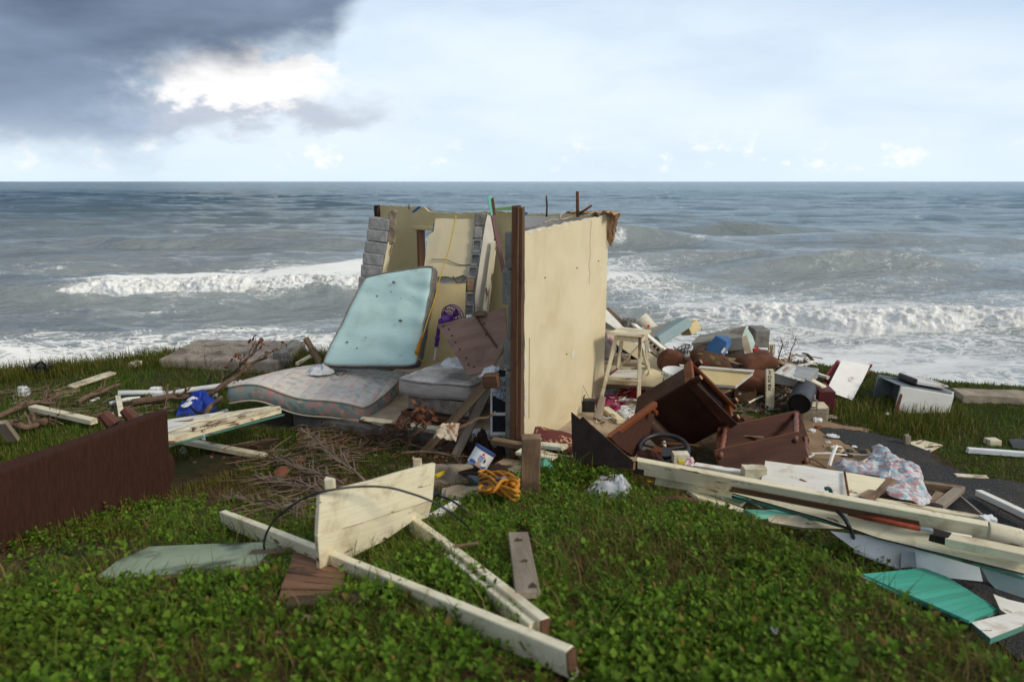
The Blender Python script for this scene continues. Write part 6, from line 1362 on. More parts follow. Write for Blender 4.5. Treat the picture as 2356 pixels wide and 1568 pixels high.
lathe('plate_disc', AY('k', 410, 505, 5.72), AY('k', 420, 500, 5.69), [(0, .085), (1, .08)], M_greycloth, None, seg=24, label='pale grey round lid behind the steering wheel', cat='lid')
sw = thing('steering_wheel', 'black steering wheel lying in front of the tipped armchair', 'steering wheel', AY('k', 715, 650, 5.4))
wc_ = AY('k', 712, 655, 5.42); wx = (AY('k', 960, 660, 5.38) - AY('k', 470, 650, 5.42)) / 2; wy = (AY('k', 700, 515, 5.62) - AY('k', 725, 800, 5.2)) / 2; wn = wx.cross(wy).normalized()
tube('rim', [wc_ + wx * math.cos(q) + wy * math.sin(q) for q in np.linspace(0, 2 * math.pi, 49)[:-1]], .021, M_black, sw, seg=10, closed=True)
lathe('hub', wc_ - wn * .03 - wy * .35, wc_ + wn * .015 - wy * .35, [(0, .06), (.5, .075), (1, .07)], M_black, sw, seg=20)
for q in (3.5, 5.9): beam('spoke', wc_ - wy * .35, wc_ + wx * math.cos(q) + wy * math.sin(q) * .9, .06, .015, M_black, sw, up=wn)
tube('horn_bar', spline([wc_ + wx * -.88 + wy * .25, wc_ + wy * -.05, wc_ + wx * .85 + wy * .15], 12), .012, M_black, sw)
heap('brown_leather_pad', [AY('k', 420, 745, 5.15), AY('k', 620, 760, 5.1), AY('k', 720, 800, 5.05), AY('k', 600, 690, 5.3), AY('k', 480, 690, 5.3)], .05, M_leather, seed=50, ridged=False, label='brown leather pad lying on the steering wheel', cat='cushion')
box('yellow_sponge', AY('k', 855, 820, 5.0), (.05, .0, -.005), (0, .04, 0), (0, 0, .035), surf('sponge_yellow', (.60, .48, .05)), label='yellow sponge behind the long cream beam', cat='sponge', ch=.008)
heap('pink_wrapper', [AY('k', 920, 830, 5.0), AY('k', 1010, 830, 4.98), AY('k', 1010, 780, 5.1), AY('k', 940, 780, 5.1)], .06, surf('pink_white_wrapper', (.55, .30, .32), (.65, .55, .55), 25, .4), seed=51, label='crumpled pink wrapper beside the yellow sponge', cat='wrapper')
chunk('cream_block', AY('k', 880, 750, 5.2), (.13, .10, .09), M_cream_worn, seed=52, cuts=3, rough=.06, label='cream wooden block inside the steering wheel', cat='wood')
# two tier spindle shelf lying on its side
sh_ = thing('spindle_shelf', 'two tier reddish wooden shelf with turned spindles lying on its side', 'shelf', AY('k', 1700, 850, 6.0))
def rboard(name, pts, th, mat, parent):
    o = plate(name, pts, th, mat, parent); bm = bmesh.new(); bm.from_mesh(o.data); bmesh.ops.bevel(bm, geom=[e for e in bm.edges], offset=.005, material=1, segments=2, affect='EDGES'); bm.to_mesh(o.data); bm.free(); return o
shp = [AY('k', 1222, 668, 5.50), AY('k', 2085, 490, 5.82), AY('k', 2200, 800, 5.62)]; shn = (shp[1] - shp[0]).cross(shp[2] - shp[0]).normalized(); shn = shn if shn.y > 0 else -shn
def onp(z, x, y, off):
    r = ray(z, x, y); o_ = Vector((0, 0, CAMZ)); return o_ + r * ((shp[0] + shn * off - o_).dot(shn) / r.dot(shn))
rboard('shelf_board', [onp('k', x, y, 0) for x, y in ((1222, 668), (1650, 575), (2055, 482), (2088, 492), (2200, 800), (1720, 860), (1285, 860))], .024, [M_mahog, M_orange_wood], sh_)
rboard('shelf_board', [onp('k', x, y, .34) for x, y in ((1265, 440), (1650, 358), (2050, 270), (2085, 282), (2188, 580), (2150, 720), (1300, 760), (1240, 640))], .024, [M_mahog, M_orange_wood], sh_)
SPN = [(0, .012), (.04, .022), (.12, .022), (.16, .014), (.24, .024), (.34, .028), (.44, .02), (.5, .03), (.56, .02), (.66, .028), (.76, .024), (.84, .014), (.88, .022), (.96, .022), (1, .014)]
M_spin = surf('spindle_wood', (.22, .075, .038), (.15, .048, .024), 8, .45, .1, stretch=GR, spec=.45)
for (x0, y0, Ya, x1, y1, Yb) in ((1330, 455, 6.02, 1285, 735, 5.55), (2048, 300, 6.2, 2045, 570, 5.70), (2140, 545, 6.05, 2150, 785, 5.56)):
    a_, b_ = onp('k', x0, y0, .34), onp('k', x1, y1, -.01); sp0 = lathe('spindle', a_, b_, [(s, r_ * 1.0) for s, r_ in SPN], M_spin, sh_, seg=16)
    nrm_ = (b_ - a_).normalized(); lathe('spindle_foot', b_, b_ + nrm_ * .03, [(0, .018), (.6, .02), (1, .012)], M_bare, sp0, seg=12)
# carved post with lettering strokes
lp = thing('lettered_post', 'cream weathered plank with dark vertical lettering standing by the cushions', 'post', G('o', 1385, 1240))
pz0 = G('o', 1385, 1245); d_ = pz0.y - .05; pz0 = AY('o', 1385, 1245, d_); pz1 = AY('o', 1385, 705, d_ + .05); pz2 = AY('o', 1412, 370, d_ + .75)
beam('plank', pz0, pz1, .098, .04, M_cream_worn, lp, up=(0, 1, 0), jag=.02)
beam('plank', AY('o', 1405, 505, d_ + .7), pz2, .085, .03, M_cream_worn, lp, up=(0, 1, 0), jag=.02)
def glyph(z, x, y, w_, h_, Y_, strokes):
    for (a0, b0, a1, b1) in strokes:
        beam('letter_stroke', AY(z, x + a0 * w_, y + b0 * h_, Y_), AY(z, x + a1 * w_, y + b1 * h_, Y_), .009, .002, M_dark, lp, up=(0, -1, 0), jag=.001, ch=.0005)
ST = {'R': [(0, 0, 1, 0), (0, 0, 0, .6), (.5, 0, .5, .6), (0, .6, .5, .6), (.5, .4, 1, .9)], 'O': [(0, 0, 1, 0), (1, 0, 1, .8), (1, .8, 0, .8), (0, .8, 0, 0)], 'H': [(0, 0, 1, 0), (0, .8, 1, .8), (.5, 0, .5, .8)], 'I': [(0, .4, 1, .4)], 'E': [(0, 0, 1, 0), (0, 0, 0, .7), (.5, 0, .5, .6), (1, 0, 1, .7)]}
for g_, y in (('H', 730), ('O', 795), ('R', 850), ('I', 895), ('E', 920), ('R', 960)): glyph('o', 1368, y, 34, 42, d_ - .03, ST[g_])
for g_, y in (('O', 395), ('H', 440), ('I', 475)): glyph('o', 1395, y, 30, 34, d_ + .70, ST[g_])
# washing machine drum box, tank, table, stove
fz = thing('rusty_freezer', 'white rusty sheet metal appliance box lying on the right of the debris', 'appliance', AY('o', 1640, 1010, 7.7))
f0 = AY('o', 1440, 900, 7.75); f1 = AY('o', 1790, 1010, 7.5); fu = AY('o', 1440, 770, 7.75) - f0; fbk = AY('o', 1480, 612, 8.25) - AY('o', 1440, 770, 7.75)
box('body', f0, (f1 - f0) * 1.12, fbk, fu, surf('grey_appliance_side', (.36, .36, .35), (.28, .28, .27), 4, .5, .1, dirt=(.16, .08, .04), dthr=.6), fz, ch=.01)
o_ = f0 + fu * 1.03
for i in range(9):
    s = i / 9; box('lid_rib', o_ + (f1 - f0) * 1.12 * s + fu * .01, (f1 - f0) * 1.12 * .104, fbk, UP * .012, M_enamel_rust, fz, ch=.004)
tk = thing('grey_drum', 'dark grey plastic drum tipped open end down on the right debris', 'drum', AY('o', 1790, 1180, 7.35))
lathe('shell', AY('o', 1785, 1170, 7.25), AY('o', 1870, 960, 7.6), [(0, .118), (.05, .128), (.1, .124), (.85, .126), (.95, .115), (1, .07)], M_dgrey, tk, seg=32, capa=False)
lathe('drum_shade', AY('o', 1790, 1160, 7.27), AY('o', 1800, 1135, 7.32), [(0, .112), (1, .09)], M_darkhole, tk, seg=28)  # near black plug: shade inside the drum put into its colour
tw = thing('small_table', 'white topped table with red steel legs tipped on its side on the grass', 'table', G('c', 1030, 810))
d_ = G('c', 1030, 812).y
plate('table_top', [AY('c', 950, 505, d_ + .55), AY('c', 1165, 545, d_ + .5), AY('c', 1120, 640, d_ + .32), AY('c', 1030, 810, d_), AY('c', 925, 772, d_ + .05), AY('c', 830, 740, d_ + .1), AY('c', 880, 640, d_ + .3)], .022, [M_enamel, M_redp], tw)
for z0, z1 in (((935, 540, .62), (838, 668, .40)), ((1110, 600, .75), (1218, 640, .9)), ((1205, 620, .9), (1110, 760, .55)), ((1075, 735, .35), (1185, 795, .5)), ((1110, 610, .7), (1165, 545, .5))):
    beam('leg', AY('c', z0[0], z0[1], d_ + z0[2]), AY('c', z1[0], z1[1], d_ + z1[2]), .05 if z0[0] != 935 else .14, .03, M_redp, tw, up=(0, 1, 0))
beam('crossbar', AY('c', 1130, 690, d_ + .6), AY('c', 1160, 625, d_ + .8), .03, .03, M_redp, tw)
sv = thing('kitchen_stove', 'white enamel stove lying on its back with rust stains on the grass', 'stove', G('c', 1500, 930))
s0 = G('c', 1350, 908, .0); s1 = G('c', 1760, 955, .0); s1 = AY('c', 1760, 955, s0.y * .75 + s1.y * .25); yv = AY('c', 1410, 705, s0.y + .04); su_ = yv - s0; sw_ = s1 - s0; sbk = AY('c', 1225, 632, s0.y + .62) - yv
sbk = Vector((sbk.x, sbk.y, sbk.z * .4))
box('front_panel', s0, sw_, sbk * .05, su_, M_enamel, sv, ch=.01)
box('rear_panel', s0 + sbk * .95, sw_, sbk * .05, su_, M_grey_metal, sv, ch=.01)
box('side_panel', s0 + sw_ * .97 + sbk * .05, sw_ * .03, sbk * .9, su_, M_enamel, sv, ch=.006)
box('top_panel', s0 + su_ * .97 + sbk * .05, sw_ * .97, sbk * .9, su_ * .03, M_grey_metal, sv, ch=.006)
box('floor_panel', s0 + sbk * .05, sw_ * .97, sbk * .9, su_ * .03, M_rust, sv, ch=.006)
box('inner_wall', s0 + sw_ * .30 + sbk * .06 + su_ * .04, sw_ * .02, sbk * .88, su_ * .92, M_grey_metal, sv, ch=.004)
beam('rust_edge', s0 + sw_ * .015 - sbk * .012 + su_ * .02, s0 + sw_ * .015 - sbk * .012 + su_ * .98, .035, .012, M_rust, sv, up=sbk)
plate('rust_run', [s0 + sw_ * .02 - sbk * .006 + su_ * .03, s0 + sw_ * .075 - sbk * .006 + su_ * .05, s0 + sw_ * .05 - sbk * .006 + su_ * .4, s0 + sw_ * .08 - sbk * .006 + su_ * .65, s0 + sw_ * .04 - sbk * .006 + su_ * .97, s0 + sw_ * .02 - sbk * .006 + su_ * .97], .003, surf('rust_stain', (.34, .15, .035), (.20, .07, .02), 12), sv, away=sbk)
box('control_hood', s0 + su_ * 1.0 + sw_ * .42 + sbk * .35, sw_ * .62, sbk * .62, su_ * .16, M_enamel_rust, sv, ch=.02); box('hood_end', s0 + su_ * 1.0 + sw_ * .36 + sbk * .33, sw_ * .07, sbk * .66, su_ * .22, M_black, sv, ch=.02)
box('corner_cap', s0 + su_ * .93 + sw_ * .97 + sbk * .1, sw_ * .05, sbk * .3, su_ * .12, M_black, sv, ch=.01)
# maroon box, green bundle, concrete stub, small litter
mb = G('c', 760, 905); box('maroon_box', mb, G('c', 885, 908) - mb, (.05, .35, .02), (0, 0, .26), M_maroon, label='dark maroon box on the grass beside the grey drum', cat='box')
tube('grey_twig', bent(AY('c', 765, 890, 7.0), AY('c', 745, 770, 7.1), 8, .06, 4), .011, M_wood_grey, label='pale curved twig leaning on the maroon box', cat='twig')
sb = thing('concrete_stub', 'cream topped concrete stub right of the spindle shelf', 'concrete', G('o', 1850, 1400)); q_ = G('o', 1800, 1400)
box('stub', q_ - UP * .03, (.30, -.03, 0), (.04, .22, 0), (0, 0, .17), M_dirtchunk, sb, ch=.03); box('painted_top', q_ + UP * .141, (.29, -.03, 0), (.04, .21, 0), (0, 0, .03), M_cream_worn, sb, ch=.01)
cl('o', [(1540, 1270), (1650, 1230), (1830, 1250), (1850, 1330), (1700, 1330)], .10, surf('dark_green_cloth', (.02, .05, .03)), 'dark green bundle behind the spindle shelf', 60, 'green_bundle', 'bundle')
bxx = thing('cardboard_box', 'crushed brown cardboard box on the floor beside the armchair legs', 'box', G('o', 1100, 1190))
q_ = G('o', 900, 1150); qx = G('o', 1180, 1205) - q_; qy = Vector((.10, .22, 0)); 
box('carton', q_, qx, qy, UP * .17, M_cardb, bxx, ch=.01)
plate('flap', [q_ + UP * .17 + qx, q_ + UP * .17 + qx + qy, q_ + UP * .25 + qx * .9 + qy * .8, q_ + UP * .24 + qx * .92 + qy * .2], .006, M_cardb, bxx); plate('flap', [q_ + UP * .17, q_ + UP * .17 + qy, q_ + UP * .25 + qy * .9 - qx * .12, q_ + UP * .24 + qy * .1 - qx * .15], .006, M_cardb, bxx)
cl('o', [(740, 1000), (800, 960), (900, 940), (990, 980), (1010, 1040), (880, 1060)], .10, M_cardb, 'torn cardboard and paper heap behind the armchair', 61, 'paper_heap', 'paper')
cl('o', [(790, 960), (850, 930), (900, 945), (880, 975)], .08, surf('orange_red_scrap', (.50, .10, .03)), 'orange red scrap on the cardboard heap', 62, 'orange_scrap', 'scrap')
plate('floor_tile', [G('o', 1010, 1230, .012), G('o', 1260, 1250, .012), G('o', 1270, 1180, .012), G('o', 1080, 1170, .012)], .01, M_slab, away=(0, 0, -1), label='loose pale tile on the floor beside the cardboard box', cat='tile')
beam('brown_offcut', G('o', 1000, 1380, .03), G('o', 1110, 1350, .03), .10, .05, M_bare, label='brown wood offcut between armchair and spindle shelf', cat='timber')
lathe('red_bottle', AY('o', 1165, 460, 8.7), AY('o', 1260, 445, 8.7), [(0, .035), (.7, .04), (.8, .02), (1, .018)], surf('bright_red_plastic', (.55, .02, .02)), label='small bright red bottle near the mint beam end', cat='bottle')
lathe('clear_bottle', AY('o', 1290, 480, 8.6), AY('o', 1370, 470, 8.6), [(0, .035), (.7, .035), (.9, .015), (1, .015)], M_bag, label='clear plastic bottle near the bright red bottle', cat='bottle')
heap('debris_bank', [AY('o', 640, 560, 8.3), AY('o', 1100, 660, 8.0), AY('o', 1460, 620, 8.2), AY('o', 1900, 760, 8.4), AY('o', 1500, 560, 8.9), AY('o', 1000, 500, 9.1), AY('o', 500, 470, 9.1)], .015, M_sand, seed=63, ridged=False, flat=4, label='bank of earth and rubble under the fallen beams at the sea edge', cat='rubble')
stick_litter('rubble_litter', 'brown splinters and rubble between the right hand debris', ('o', 700, 560, 1950, 1300), 520, [M_bark, M_red_leaf, M_wood_dark, M_wood_grey, M_dirtchunk], .03, .22, .010, 9, pile=.05)
stick_litter('floor_litter', 'splinters and scraps on the tiled floor', ('k', 20, 100, 900, 420), 160, [M_wood_grey, M_whitecloth, M_red, M_dgrey, M_cardb], .02, .12, .008, 12, pile=.02)
branch('o', [(1480, 620, .2), (1520, 480, .5), (1560, 300, .8)], .010, .004, 'dry thin weed stems above the rusty appliance box', 9, name='dry_weed')
branch('o', [(1640, 640, .2), (1680, 480, .4), (1740, 250, .8)], .009, .004, 'second dry weed stem nearer the water', 7, name='dry_weed')
beam('white_lath', AY('o', 1800, 690, 8.4), AY('o', 2170, 820, 8.0), .05, .03, M_white_wood, label='broken white lath at the grass edge near the red table', cat='timber'); beam('cream_lath', AY('o', 1920, 840, 7.8), AY('o', 2110, 940, 7.6), .08, .02, M_cream, label='short cream lath left of the white table top', cat='timber')
# ================================================================== BOARDS, RIGHT FOREGROUND
def AZ2(z, x, y, h): return AZ(z, x, y, h)
lb = thing('long_beam', 'long cream beam with a stripped brown lower edge on the right pile', 'timber', AZ('p', 1900, 1160, .2))
x0_, x1_ = AZ('p', 1466, 1070, .44), AZ('p', 2266, 1220, .36)
beam('beam', x0_, x1_, .055, .125, M_cream, lb, up=(0, -.25, 1))
dv_ = (x1_ - x0_); beam('bare_strip', x0_ + dv_ * .30 - UP * .035 - Vector((0, .032, 0)), x0_ + dv_ * .83 - UP * .030 - Vector((.0, .032, 0)), .006, .05, M_bare, lb, up=(0, -.25, 1), jag=.02); beam('charred_end', x0_ - dv_.normalized() * .03 - UP * .02 , x0_ + dv_.normalized() * .06 - UP * .02, .05, .09, M_dark, lb, jag=.03)
beam('cream_board', AZ('k', 640, 955, .33), AZ('k', 1400, 1085, .32), .05, .10, M_cream, label='cream board just below the left part of the long beam', cat='board')
pk_ = [AZ('k', 1340, 1085, .25), AZ('k', 2356, 1372, .25), AZ('m', 800, 750, .24), AZ('m', 1862, 1010, .22), AZ('m', 1900, 905, .30), AZ('m', 900, 640, .30), AZ('k', 1420, 1068, .29)]
wpk = thing('wide_plank', 'widest cream plank with a green underside running out of the right edge', 'plank', pk_[1]); plate('plank', pk_, .022, [M_cream, M_bare, M_green_edge], wpk, away=(0, 0, -1))
beam('green_edge', pk_[0] - UP * .032, pk_[3] - UP * .032, .02, .02, M_green_edge, wpk)
pr = thing('paint_pole', 'long white pole with a red grip lying along the long beam', 'pole', AZ('k', 1440, 1085, .33))
pa, pb_, pc, pd = AZ('k', 1440, 1078, .34), AZ('m', 590, 575, .33), AZ('m', 1110, 688, .33), AZ('m', 1480, 752, .32)
tube('shaft', [pa, pa.lerp(pb_, .5), pb_], .016, M_wplastic, pr, seg=10); tube('grip', [pb_, pb_.lerp(pc, .5), pc], .018, surf('red_grip', (.34, .06, .025), (.24, .04, .02), 12), pr, seg=10); tube('shaft', [pc, pd], .015, M_wplastic, pr, seg=10)
bb3 = thing('burnt_board', 'cream board with a black burnt end at the right edge', 'board', AZ('m', 1250, 740, .36))
beam('board', AZ('m', 1300, 765, .34), AZ('m', 1950, 900, .34), .10, .06, M_cream_worn, bb3); beam('burnt_end', AZ('m', 1205, 735, .345), AZ('m', 1330, 765, .345), .10, .055, M_dark, bb3, jag=.03)
lathe('round_post', AZ('m', 1595, 710, .26), AZ('m', 1850, 770, .24), [(0, .07), (.05, .074), (.95, .072), (1, .06)], M_cream_worn, label='round weathered cream post end behind the right boards', cat='post', seg=20)
mbd = thing('mint_edged_board', 'cream board with a mint green side behind the long beam', 'board', AZ('m', 1100, 560, .2)); ma, mb2 = AZ('m', 760, 490, .27), AZ('m', 1560, 625, .24)
beam('board', ma, mb2, .06, .05, M_cream_worn, mbd); beam('green_side', ma + Vector((0, -.036, -.02)), mb2 + Vector((0, -.036, -.02)), .012, .06, M_green_edge, mbd)
beam('cream_board', AZ('m', 800, 460, .24), AZ('m', 1030, 480, .22), .08, .06, M_cream_worn, label='short cream board end under the floral cloth', cat='board')
beam('dark_batten', AZ('m', 705, 480, .34), AZ('m', 900, 340, .30), .08, .04, M_wood, label='dark brown batten crossing the cream panel', cat='timber')
wpn = thing('painted_door', 'white painted panel with a rusty seam lying behind the long beam', 'panel', AZ('p', 1850, 1100, .3))
plate('panel', [AZ('p', 1760, 1059, .44), AZ('p', 1850, 1070, .44), AZ('p', 1941, 1084, .42), AZ('p', 1951, 1144, .30), AZ('p', 1850, 1126, .31), AZ('p', 1750, 1105, .32)], .025, [M_white_wood, M_bare], wpn, away=(0, 0, -1), jag=.006)
plate('panel', [AZ('p', 1945, 1085, .42), AZ('p', 2038, 1101, .40), AZ('p', 1990, 1152, .29), AZ('p', 1954, 1144, .30)], .025, [M_cream, M_bare], wpn, away=(0, 0, -1)); beam('seam_strip', AZ('p', 1942, 1084, .435), AZ('p', 1952, 1142, .315), .015, .012, M_rust, wpn, up=(0, 0, 1))
chunk('burnt_block', AZ('k', 1620, 910, .35), (.18, .10, .12), M_cream_worn, seed=71, cuts=3, rough=.05, label='cream block with a burnt edge left of the white panel', cat='wood'); beam('cream_board', AZ('k', 1020, 830, .30), AZ('k', 1580, 920, .32), .07, .04, M_white_wood, label='chipped white board behind the left part of the long beam', cat='board')
tube('hook', spline([AZ('m', 470, 440, .36), AZ('m', 455, 400, .42), AZ('m', 420, 400, .42)], 10), .014, surf('dark_teal_metal', (.02, .07, .07)), label='dark teal metal hook in front of the white panel', cat='hook')
def plaid():
    return floral_mat('faded_plaid_cloth', (.46, .56, .60), [((.62, .22, .25), .40), ((.22, .38, .45), .45), ((.70, .64, .60), .45), ((.40, .22, .20), .62)], 26, cell=.95)
heap('floral_sheet', [AZ('m', 500, 225, .10), AZ('m', 580, 285, .16), AZ('m', 850, 330, .30), AZ('m', 880, 430, .30), AZ('m', 1040, 470, .30), AZ('m', 1150, 525, .26), AZ('m', 1225, 480, .20), AZ('m', 1130, 380, .16), AZ('m', 1100, 300, .08), AZ('m', 930, 205, .06), AZ('m', 790, 118, .05), AZ('m', 690, 160, .06)], .13, plaid(), seed=72, folds=11, amp=.9, nr=34, na=130, flat=4, label='crumpled pink and pale blue sheet draped over the right boards', cat='sheet')
brf = thing('lumber_corner', 'brown bare timber frame corner right of the floral sheet', 'timber', AZ('m', 1300, 450, .1)); beam('rail', AZ('m', 1120, 375, .12), AZ('m', 1400, 410, .12), .05, .07, M_wood, brf); beam('rail', AZ('m', 1400, 400, .12), AZ('m', 1240, 530, .18), .07, .05, M_wood_grey, brf); beam('rail', AZ('m', 1250, 440, .13), AZ('m', 1190, 520, .17), .06, .04, M_wood, brf)
beam('thin_rod', AZ('m', 1385, 445, .04), AZ('m', 1560, 590, .16), .018, .018, M_wood_grey, label='thin rod slanting behind the mint edged board', cat='rod')
ed = thing('edge_timber', 'cream and bare timber on the asphalt at the right edge', 'timber', AZ('m', 1700, 500, .05)); beam('timber', AZ('m', 1535, 430, .10), AZ('m', 1960, 630, .14), .06, .05, M_white_wood, ed); beam('bare_side', AZ('m', 1530, 445, .065), AZ('m', 1950, 660, .10), .05, .03, M_wood, ed)
chunk('white_scrap', AZ('m', 1600, 635, .26), (.09, .07, .07), M_wplastic, seed=73, label='white and brown scrap at the end of the mint edged board', cat='scrap')
# lower layer
beam('mint_board', AZ('k', 1190, 1108, .20), AZ('k', 1560, 1165, .18), .05, .04, M_mint, label='narrow mint green board end under the long beam', cat='board')
plate('mint_board', [AZ('k', 1520, 1270, .20), AZ('k', 1960, 1275, .16), AZ('k', 2080, 1325, .20), AZ('k', 1640, 1325, .24)], .03, [M_mint, M_mint], away=(0, 0, -1), label='wide mint green board end at the edge of the plants', cat='board')
plate('cream_plank', [AZ('k', 950, 1080, .28), AZ('k', 1120, 1105, .26), AZ('k', 1520, 1265, .24), AZ('k', 1470, 1290, .27), AZ('k', 1060, 1150, .31)], .02, [M_cream, M_cream_worn], away=(0, 0, -1), label='cream plank sloping under the mint board ends', cat='plank')
plate('cream_sheet', [AZ('k', 960, 1030, .28), AZ('k', 1360, 1090, .24), AZ('k', 1560, 1180, .16), AZ('k', 1500, 1245, .12), AZ('k', 1120, 1095, .22)], .02, [M_cream, M_cream_worn], label='shaded cream sheet under the left part of the long beam', cat='board')
plate('pale_board', [AZ('m', 0, 590, .22), AZ('m', 270, 590, .20), AZ('m', 560, 655, .19), AZ('m', 580, 690, .12), AZ('m', 270, 680, .16), AZ('m', 20, 640, .20)], .03, [M_cream_worn, M_cream_worn], label='pale board end half sunk in the plants under the wide plank', cat='board')
gt = thing('white_gutter', 'long white gutter like panel in the shade under the wide plank', 'panel', AZ('m', 1000, 850, .1))
plate('panel', [AZ('m', 460, 705, .19), AZ('m', 900, 760, .19), AZ('m', 1530, 925, .17), AZ('m', 1565, 1070, .05), AZ('m', 1330, 1045, .04), AZ('m', 1000, 975, .05), AZ('m', 640, 840, .08)], .025, [M_wplastic, M_wplastic], gt)
beam('lip', AZ('m', 640, 850, .07), AZ('m', 985, 985, .05), .03, .02, M_wplastic, gt); plate('clip', [AZ('m', 975, 865, .16), AZ('m', 1075, 855, .16), AZ('m', 1085, 965, .09), AZ('m', 970, 970, .09)], .02, surf('grey_clip', (.30, .32, .33)), gt, away=(0, 1, -.5))
tq = thing('turquoise_shutter', 'turquoise slatted shutter panel lying in the plants at the right', 'shutter', AZ('m', 1200, 1150, .1))
t0_, t1_, t2_, t3_ = AZ('m', 690, 1015, .34), AZ('m', 1200, 965, .02), AZ('m', 1680, 1270, .10), AZ('m', 1470, 1355, .40)
for i in range(12):
    a_, b_ = i / 12 + .0012, (i + 1) / 12 - .0012
    plate('slat', [t0_.lerp(t3_, a_), t1_.lerp(t2_, a_), t1_.lerp(t2_, b_), t0_.lerp(t3_, b_)], .014, M_turq, tq, away=(0, 0, -1))
plate('backing', [p - UP * .02 for p in (t0_, t1_, t2_, t3_)], .01, M_green_edge, tq, away=(0, 0, -1))
gp_ = thing('grey_board', 'grey white board corner with a green edge at the lower right', 'board', AZ('m', 1700, 1350, .2))
plate('board', [AZ('m', 1480, 1365, .36), AZ('m', 1640, 1325, .28), AZ('m', 1862, 1275, .24), AZ('m', 1900, 1370, .28), AZ('m', 1620, 1480, .40)], .03, [M_white_wood, M_green_edge], gp_, away=(0, 0, -1)); plate('board', [AZ('m', 1640, 1160, .10), AZ('m', 1750, 1200, .10), AZ('m', 1900, 1235, .10), AZ('m', 1900, 1290, .15), AZ('m', 1740, 1305, .18), AZ('m', 1690, 1270, .18)], .03, [M_white_wood, M_wood], gp_, away=(0, 0, -1))
plate('shade_board', [AZ('m', 1530, 930, .17), AZ('m', 1900, 1010, .17), AZ('m', 1900, 1220, .03), AZ('m', 1700, 1170, .03), AZ('m', 1600, 1060, .05)], .03, [M_pblue, M_wood], label='bluish grey board under the wide plank at the right edge', cat='board')
tube('black_strap', spline([AZ('m', 495, 545, .34), AZ('m', 560, 610, .33), AZ('m', 600, 680, .28), AZ('m', 630, 760, .15), AZ('m', 640, 825, .02)], 20), .014, M_black, label='black strap hanging over the wide plank', cat='strap')
# plastic bag, bits in the plants, and things on the far grass
bg_ = thing('plastic_bag', 'crumpled translucent white plastic bag on the plants right of the post', 'bag', G('p', 1410, 1150)); heap('film', [G('p', 1348, 1135, .01), G('p', 1385, 1150, .01), G('p', 1420, 1150, .01), G('p', 1465, 1155, .01), G('p', 1440, 1110, .03), G('p', 1420, 1092, .03), G('p', 1380, 1100, .03)], .16, M_bag, bg_, seed=80, folds=9, amp=1.0, nr=26, na=90, flat=3)
chunk('white_pebble', G('g', 930, 1200, .03), (.05, .045, .04), M_wplastic, seed=81, label='small white and rusty pebble in the foreground leaves', cat='scrap')
plate('thin_plate', [G('c', 1440, 1130, .02), G('c', 1560, 1110, .03), G('c', 1720, 1150, .02), G('c', 1625, 1200, .02)], .012, [M_cream_worn, M_wood], away=(0, 0, -1), label='cracked cream board on the asphalt edge', cat='board'); beam('stub', G('c', 1443, 1150, 0), AY('c', 1445, 1075, G('c', 1443, 1150).y), .06, .05, M_wood_grey, label='short stub standing behind the cracked cream board', cat='post', up=(0, 1, 0))
lum('c', 1900, 1188, 2400, 1225, .04, .04, .05, .05, M_wplastic, 'straight white pole lying on the right grass', 'white_pole', 'pole'); lum('c', 1810, 1380, 2050, 1395, .02, .02, .06, .02, M_cream_worn, 'thin pale stick on the asphalt edge at the right', 'stick', 'stick')
box('small_block', G('c', 2070, 1160), (.12, 0, 0), (0, .10, 0), (0, 0, .06), M_cream_worn, label='small pale block on the right grass', cat='block')
plate('black_sheet', [G('c', 2215, 1105, .05), G('c', 2290, 1100, .06), G('c', 2400, 1120, .06), G('c', 2400, 1190, .02), G('c', 2250, 1170, .02)], .015, M_dgrey, away=(0, 0, -1), label='black sheet on the grass at the right edge', cat='sheet')
kb = thing('sea_kerb', 'weathered concrete kerb along the sea edge right of the stove', 'kerb', G('c', 2000, 790)); kA, kB = G('c', 1810, 785, .0), G('c', 2420, 805, .0)
chunk('kerb', (kA + kB) / 2 - UP * .03, ((kB - kA).length, .34, .20), M_dirtchunk, kb, rot=(0, 0, math.atan2(kB.y - kA.y, kB.x - kA.x)), seed=41, rough=.025, cuts=15)
tube('thin_cable', [AY('c', 2140, 765, 8.4), AY('c', 2400, 705, 8.2)], .008, M_black, label='thin dark cable over the sea kerb', cat='cable')
for i, (z, x, y, s, m_, l_, ct) in enumerate((('c', 725, 1042, .07, M_wplastic, 'white cup lying on the sand beyond the shelf', 'cup'), ('c', 765, 960, .09, M_wplastic, 'white dish beside the concrete stub', 'dish'), ('c', 910, 1180, .11, M_cream_worn, 'pale round stone on the sand', 'stone'), ('c', 990, 1225, .09, M_black, 'black lump on the sand near the floral sheet', 'scrap'), ('c', 845, 1130, .05, M_whitecloth, 'small white pebble on the sand', 'stone'), ('c', 1045, 1165, .05, M_wplastic, 'white chip on the asphalt edge', 'chip'), ('c', 770, 1015, .07, M_red_leaf, 'rust coloured shard behind the white cup', 'shard'), ('c', 1300, 915, .05, M_wplastic, 'small white can in front of the stove', 'can'), ('c', 880, 1080, .12, M_whitecloth, 'flat white smear of plaster on the sand', 'plaster'), ('c', 1010, 1195, .06, M_dgrey, 'dark chip beside the black lump', 'scrap'), ('c', 860, 935, .14, M_dirtchunk, 'flat grey stone beside the concrete stub', 'stone'))):
    chunk('small_debris', G(z, x, y, s * .25), (s, s * .8, s * .5 if 'flat' not in l_ else .02), m_, seed=90 + i, cuts=5, rnd_=.8, rough=.25, label=l_, cat=ct)
tube('debris_wire', bent(G('c', 800, 1150, .03), G('c', 1000, 1190, .03), 10, .1, 6), .004, M_dark, label='thin dark wire lying on the sand', cat='wire')

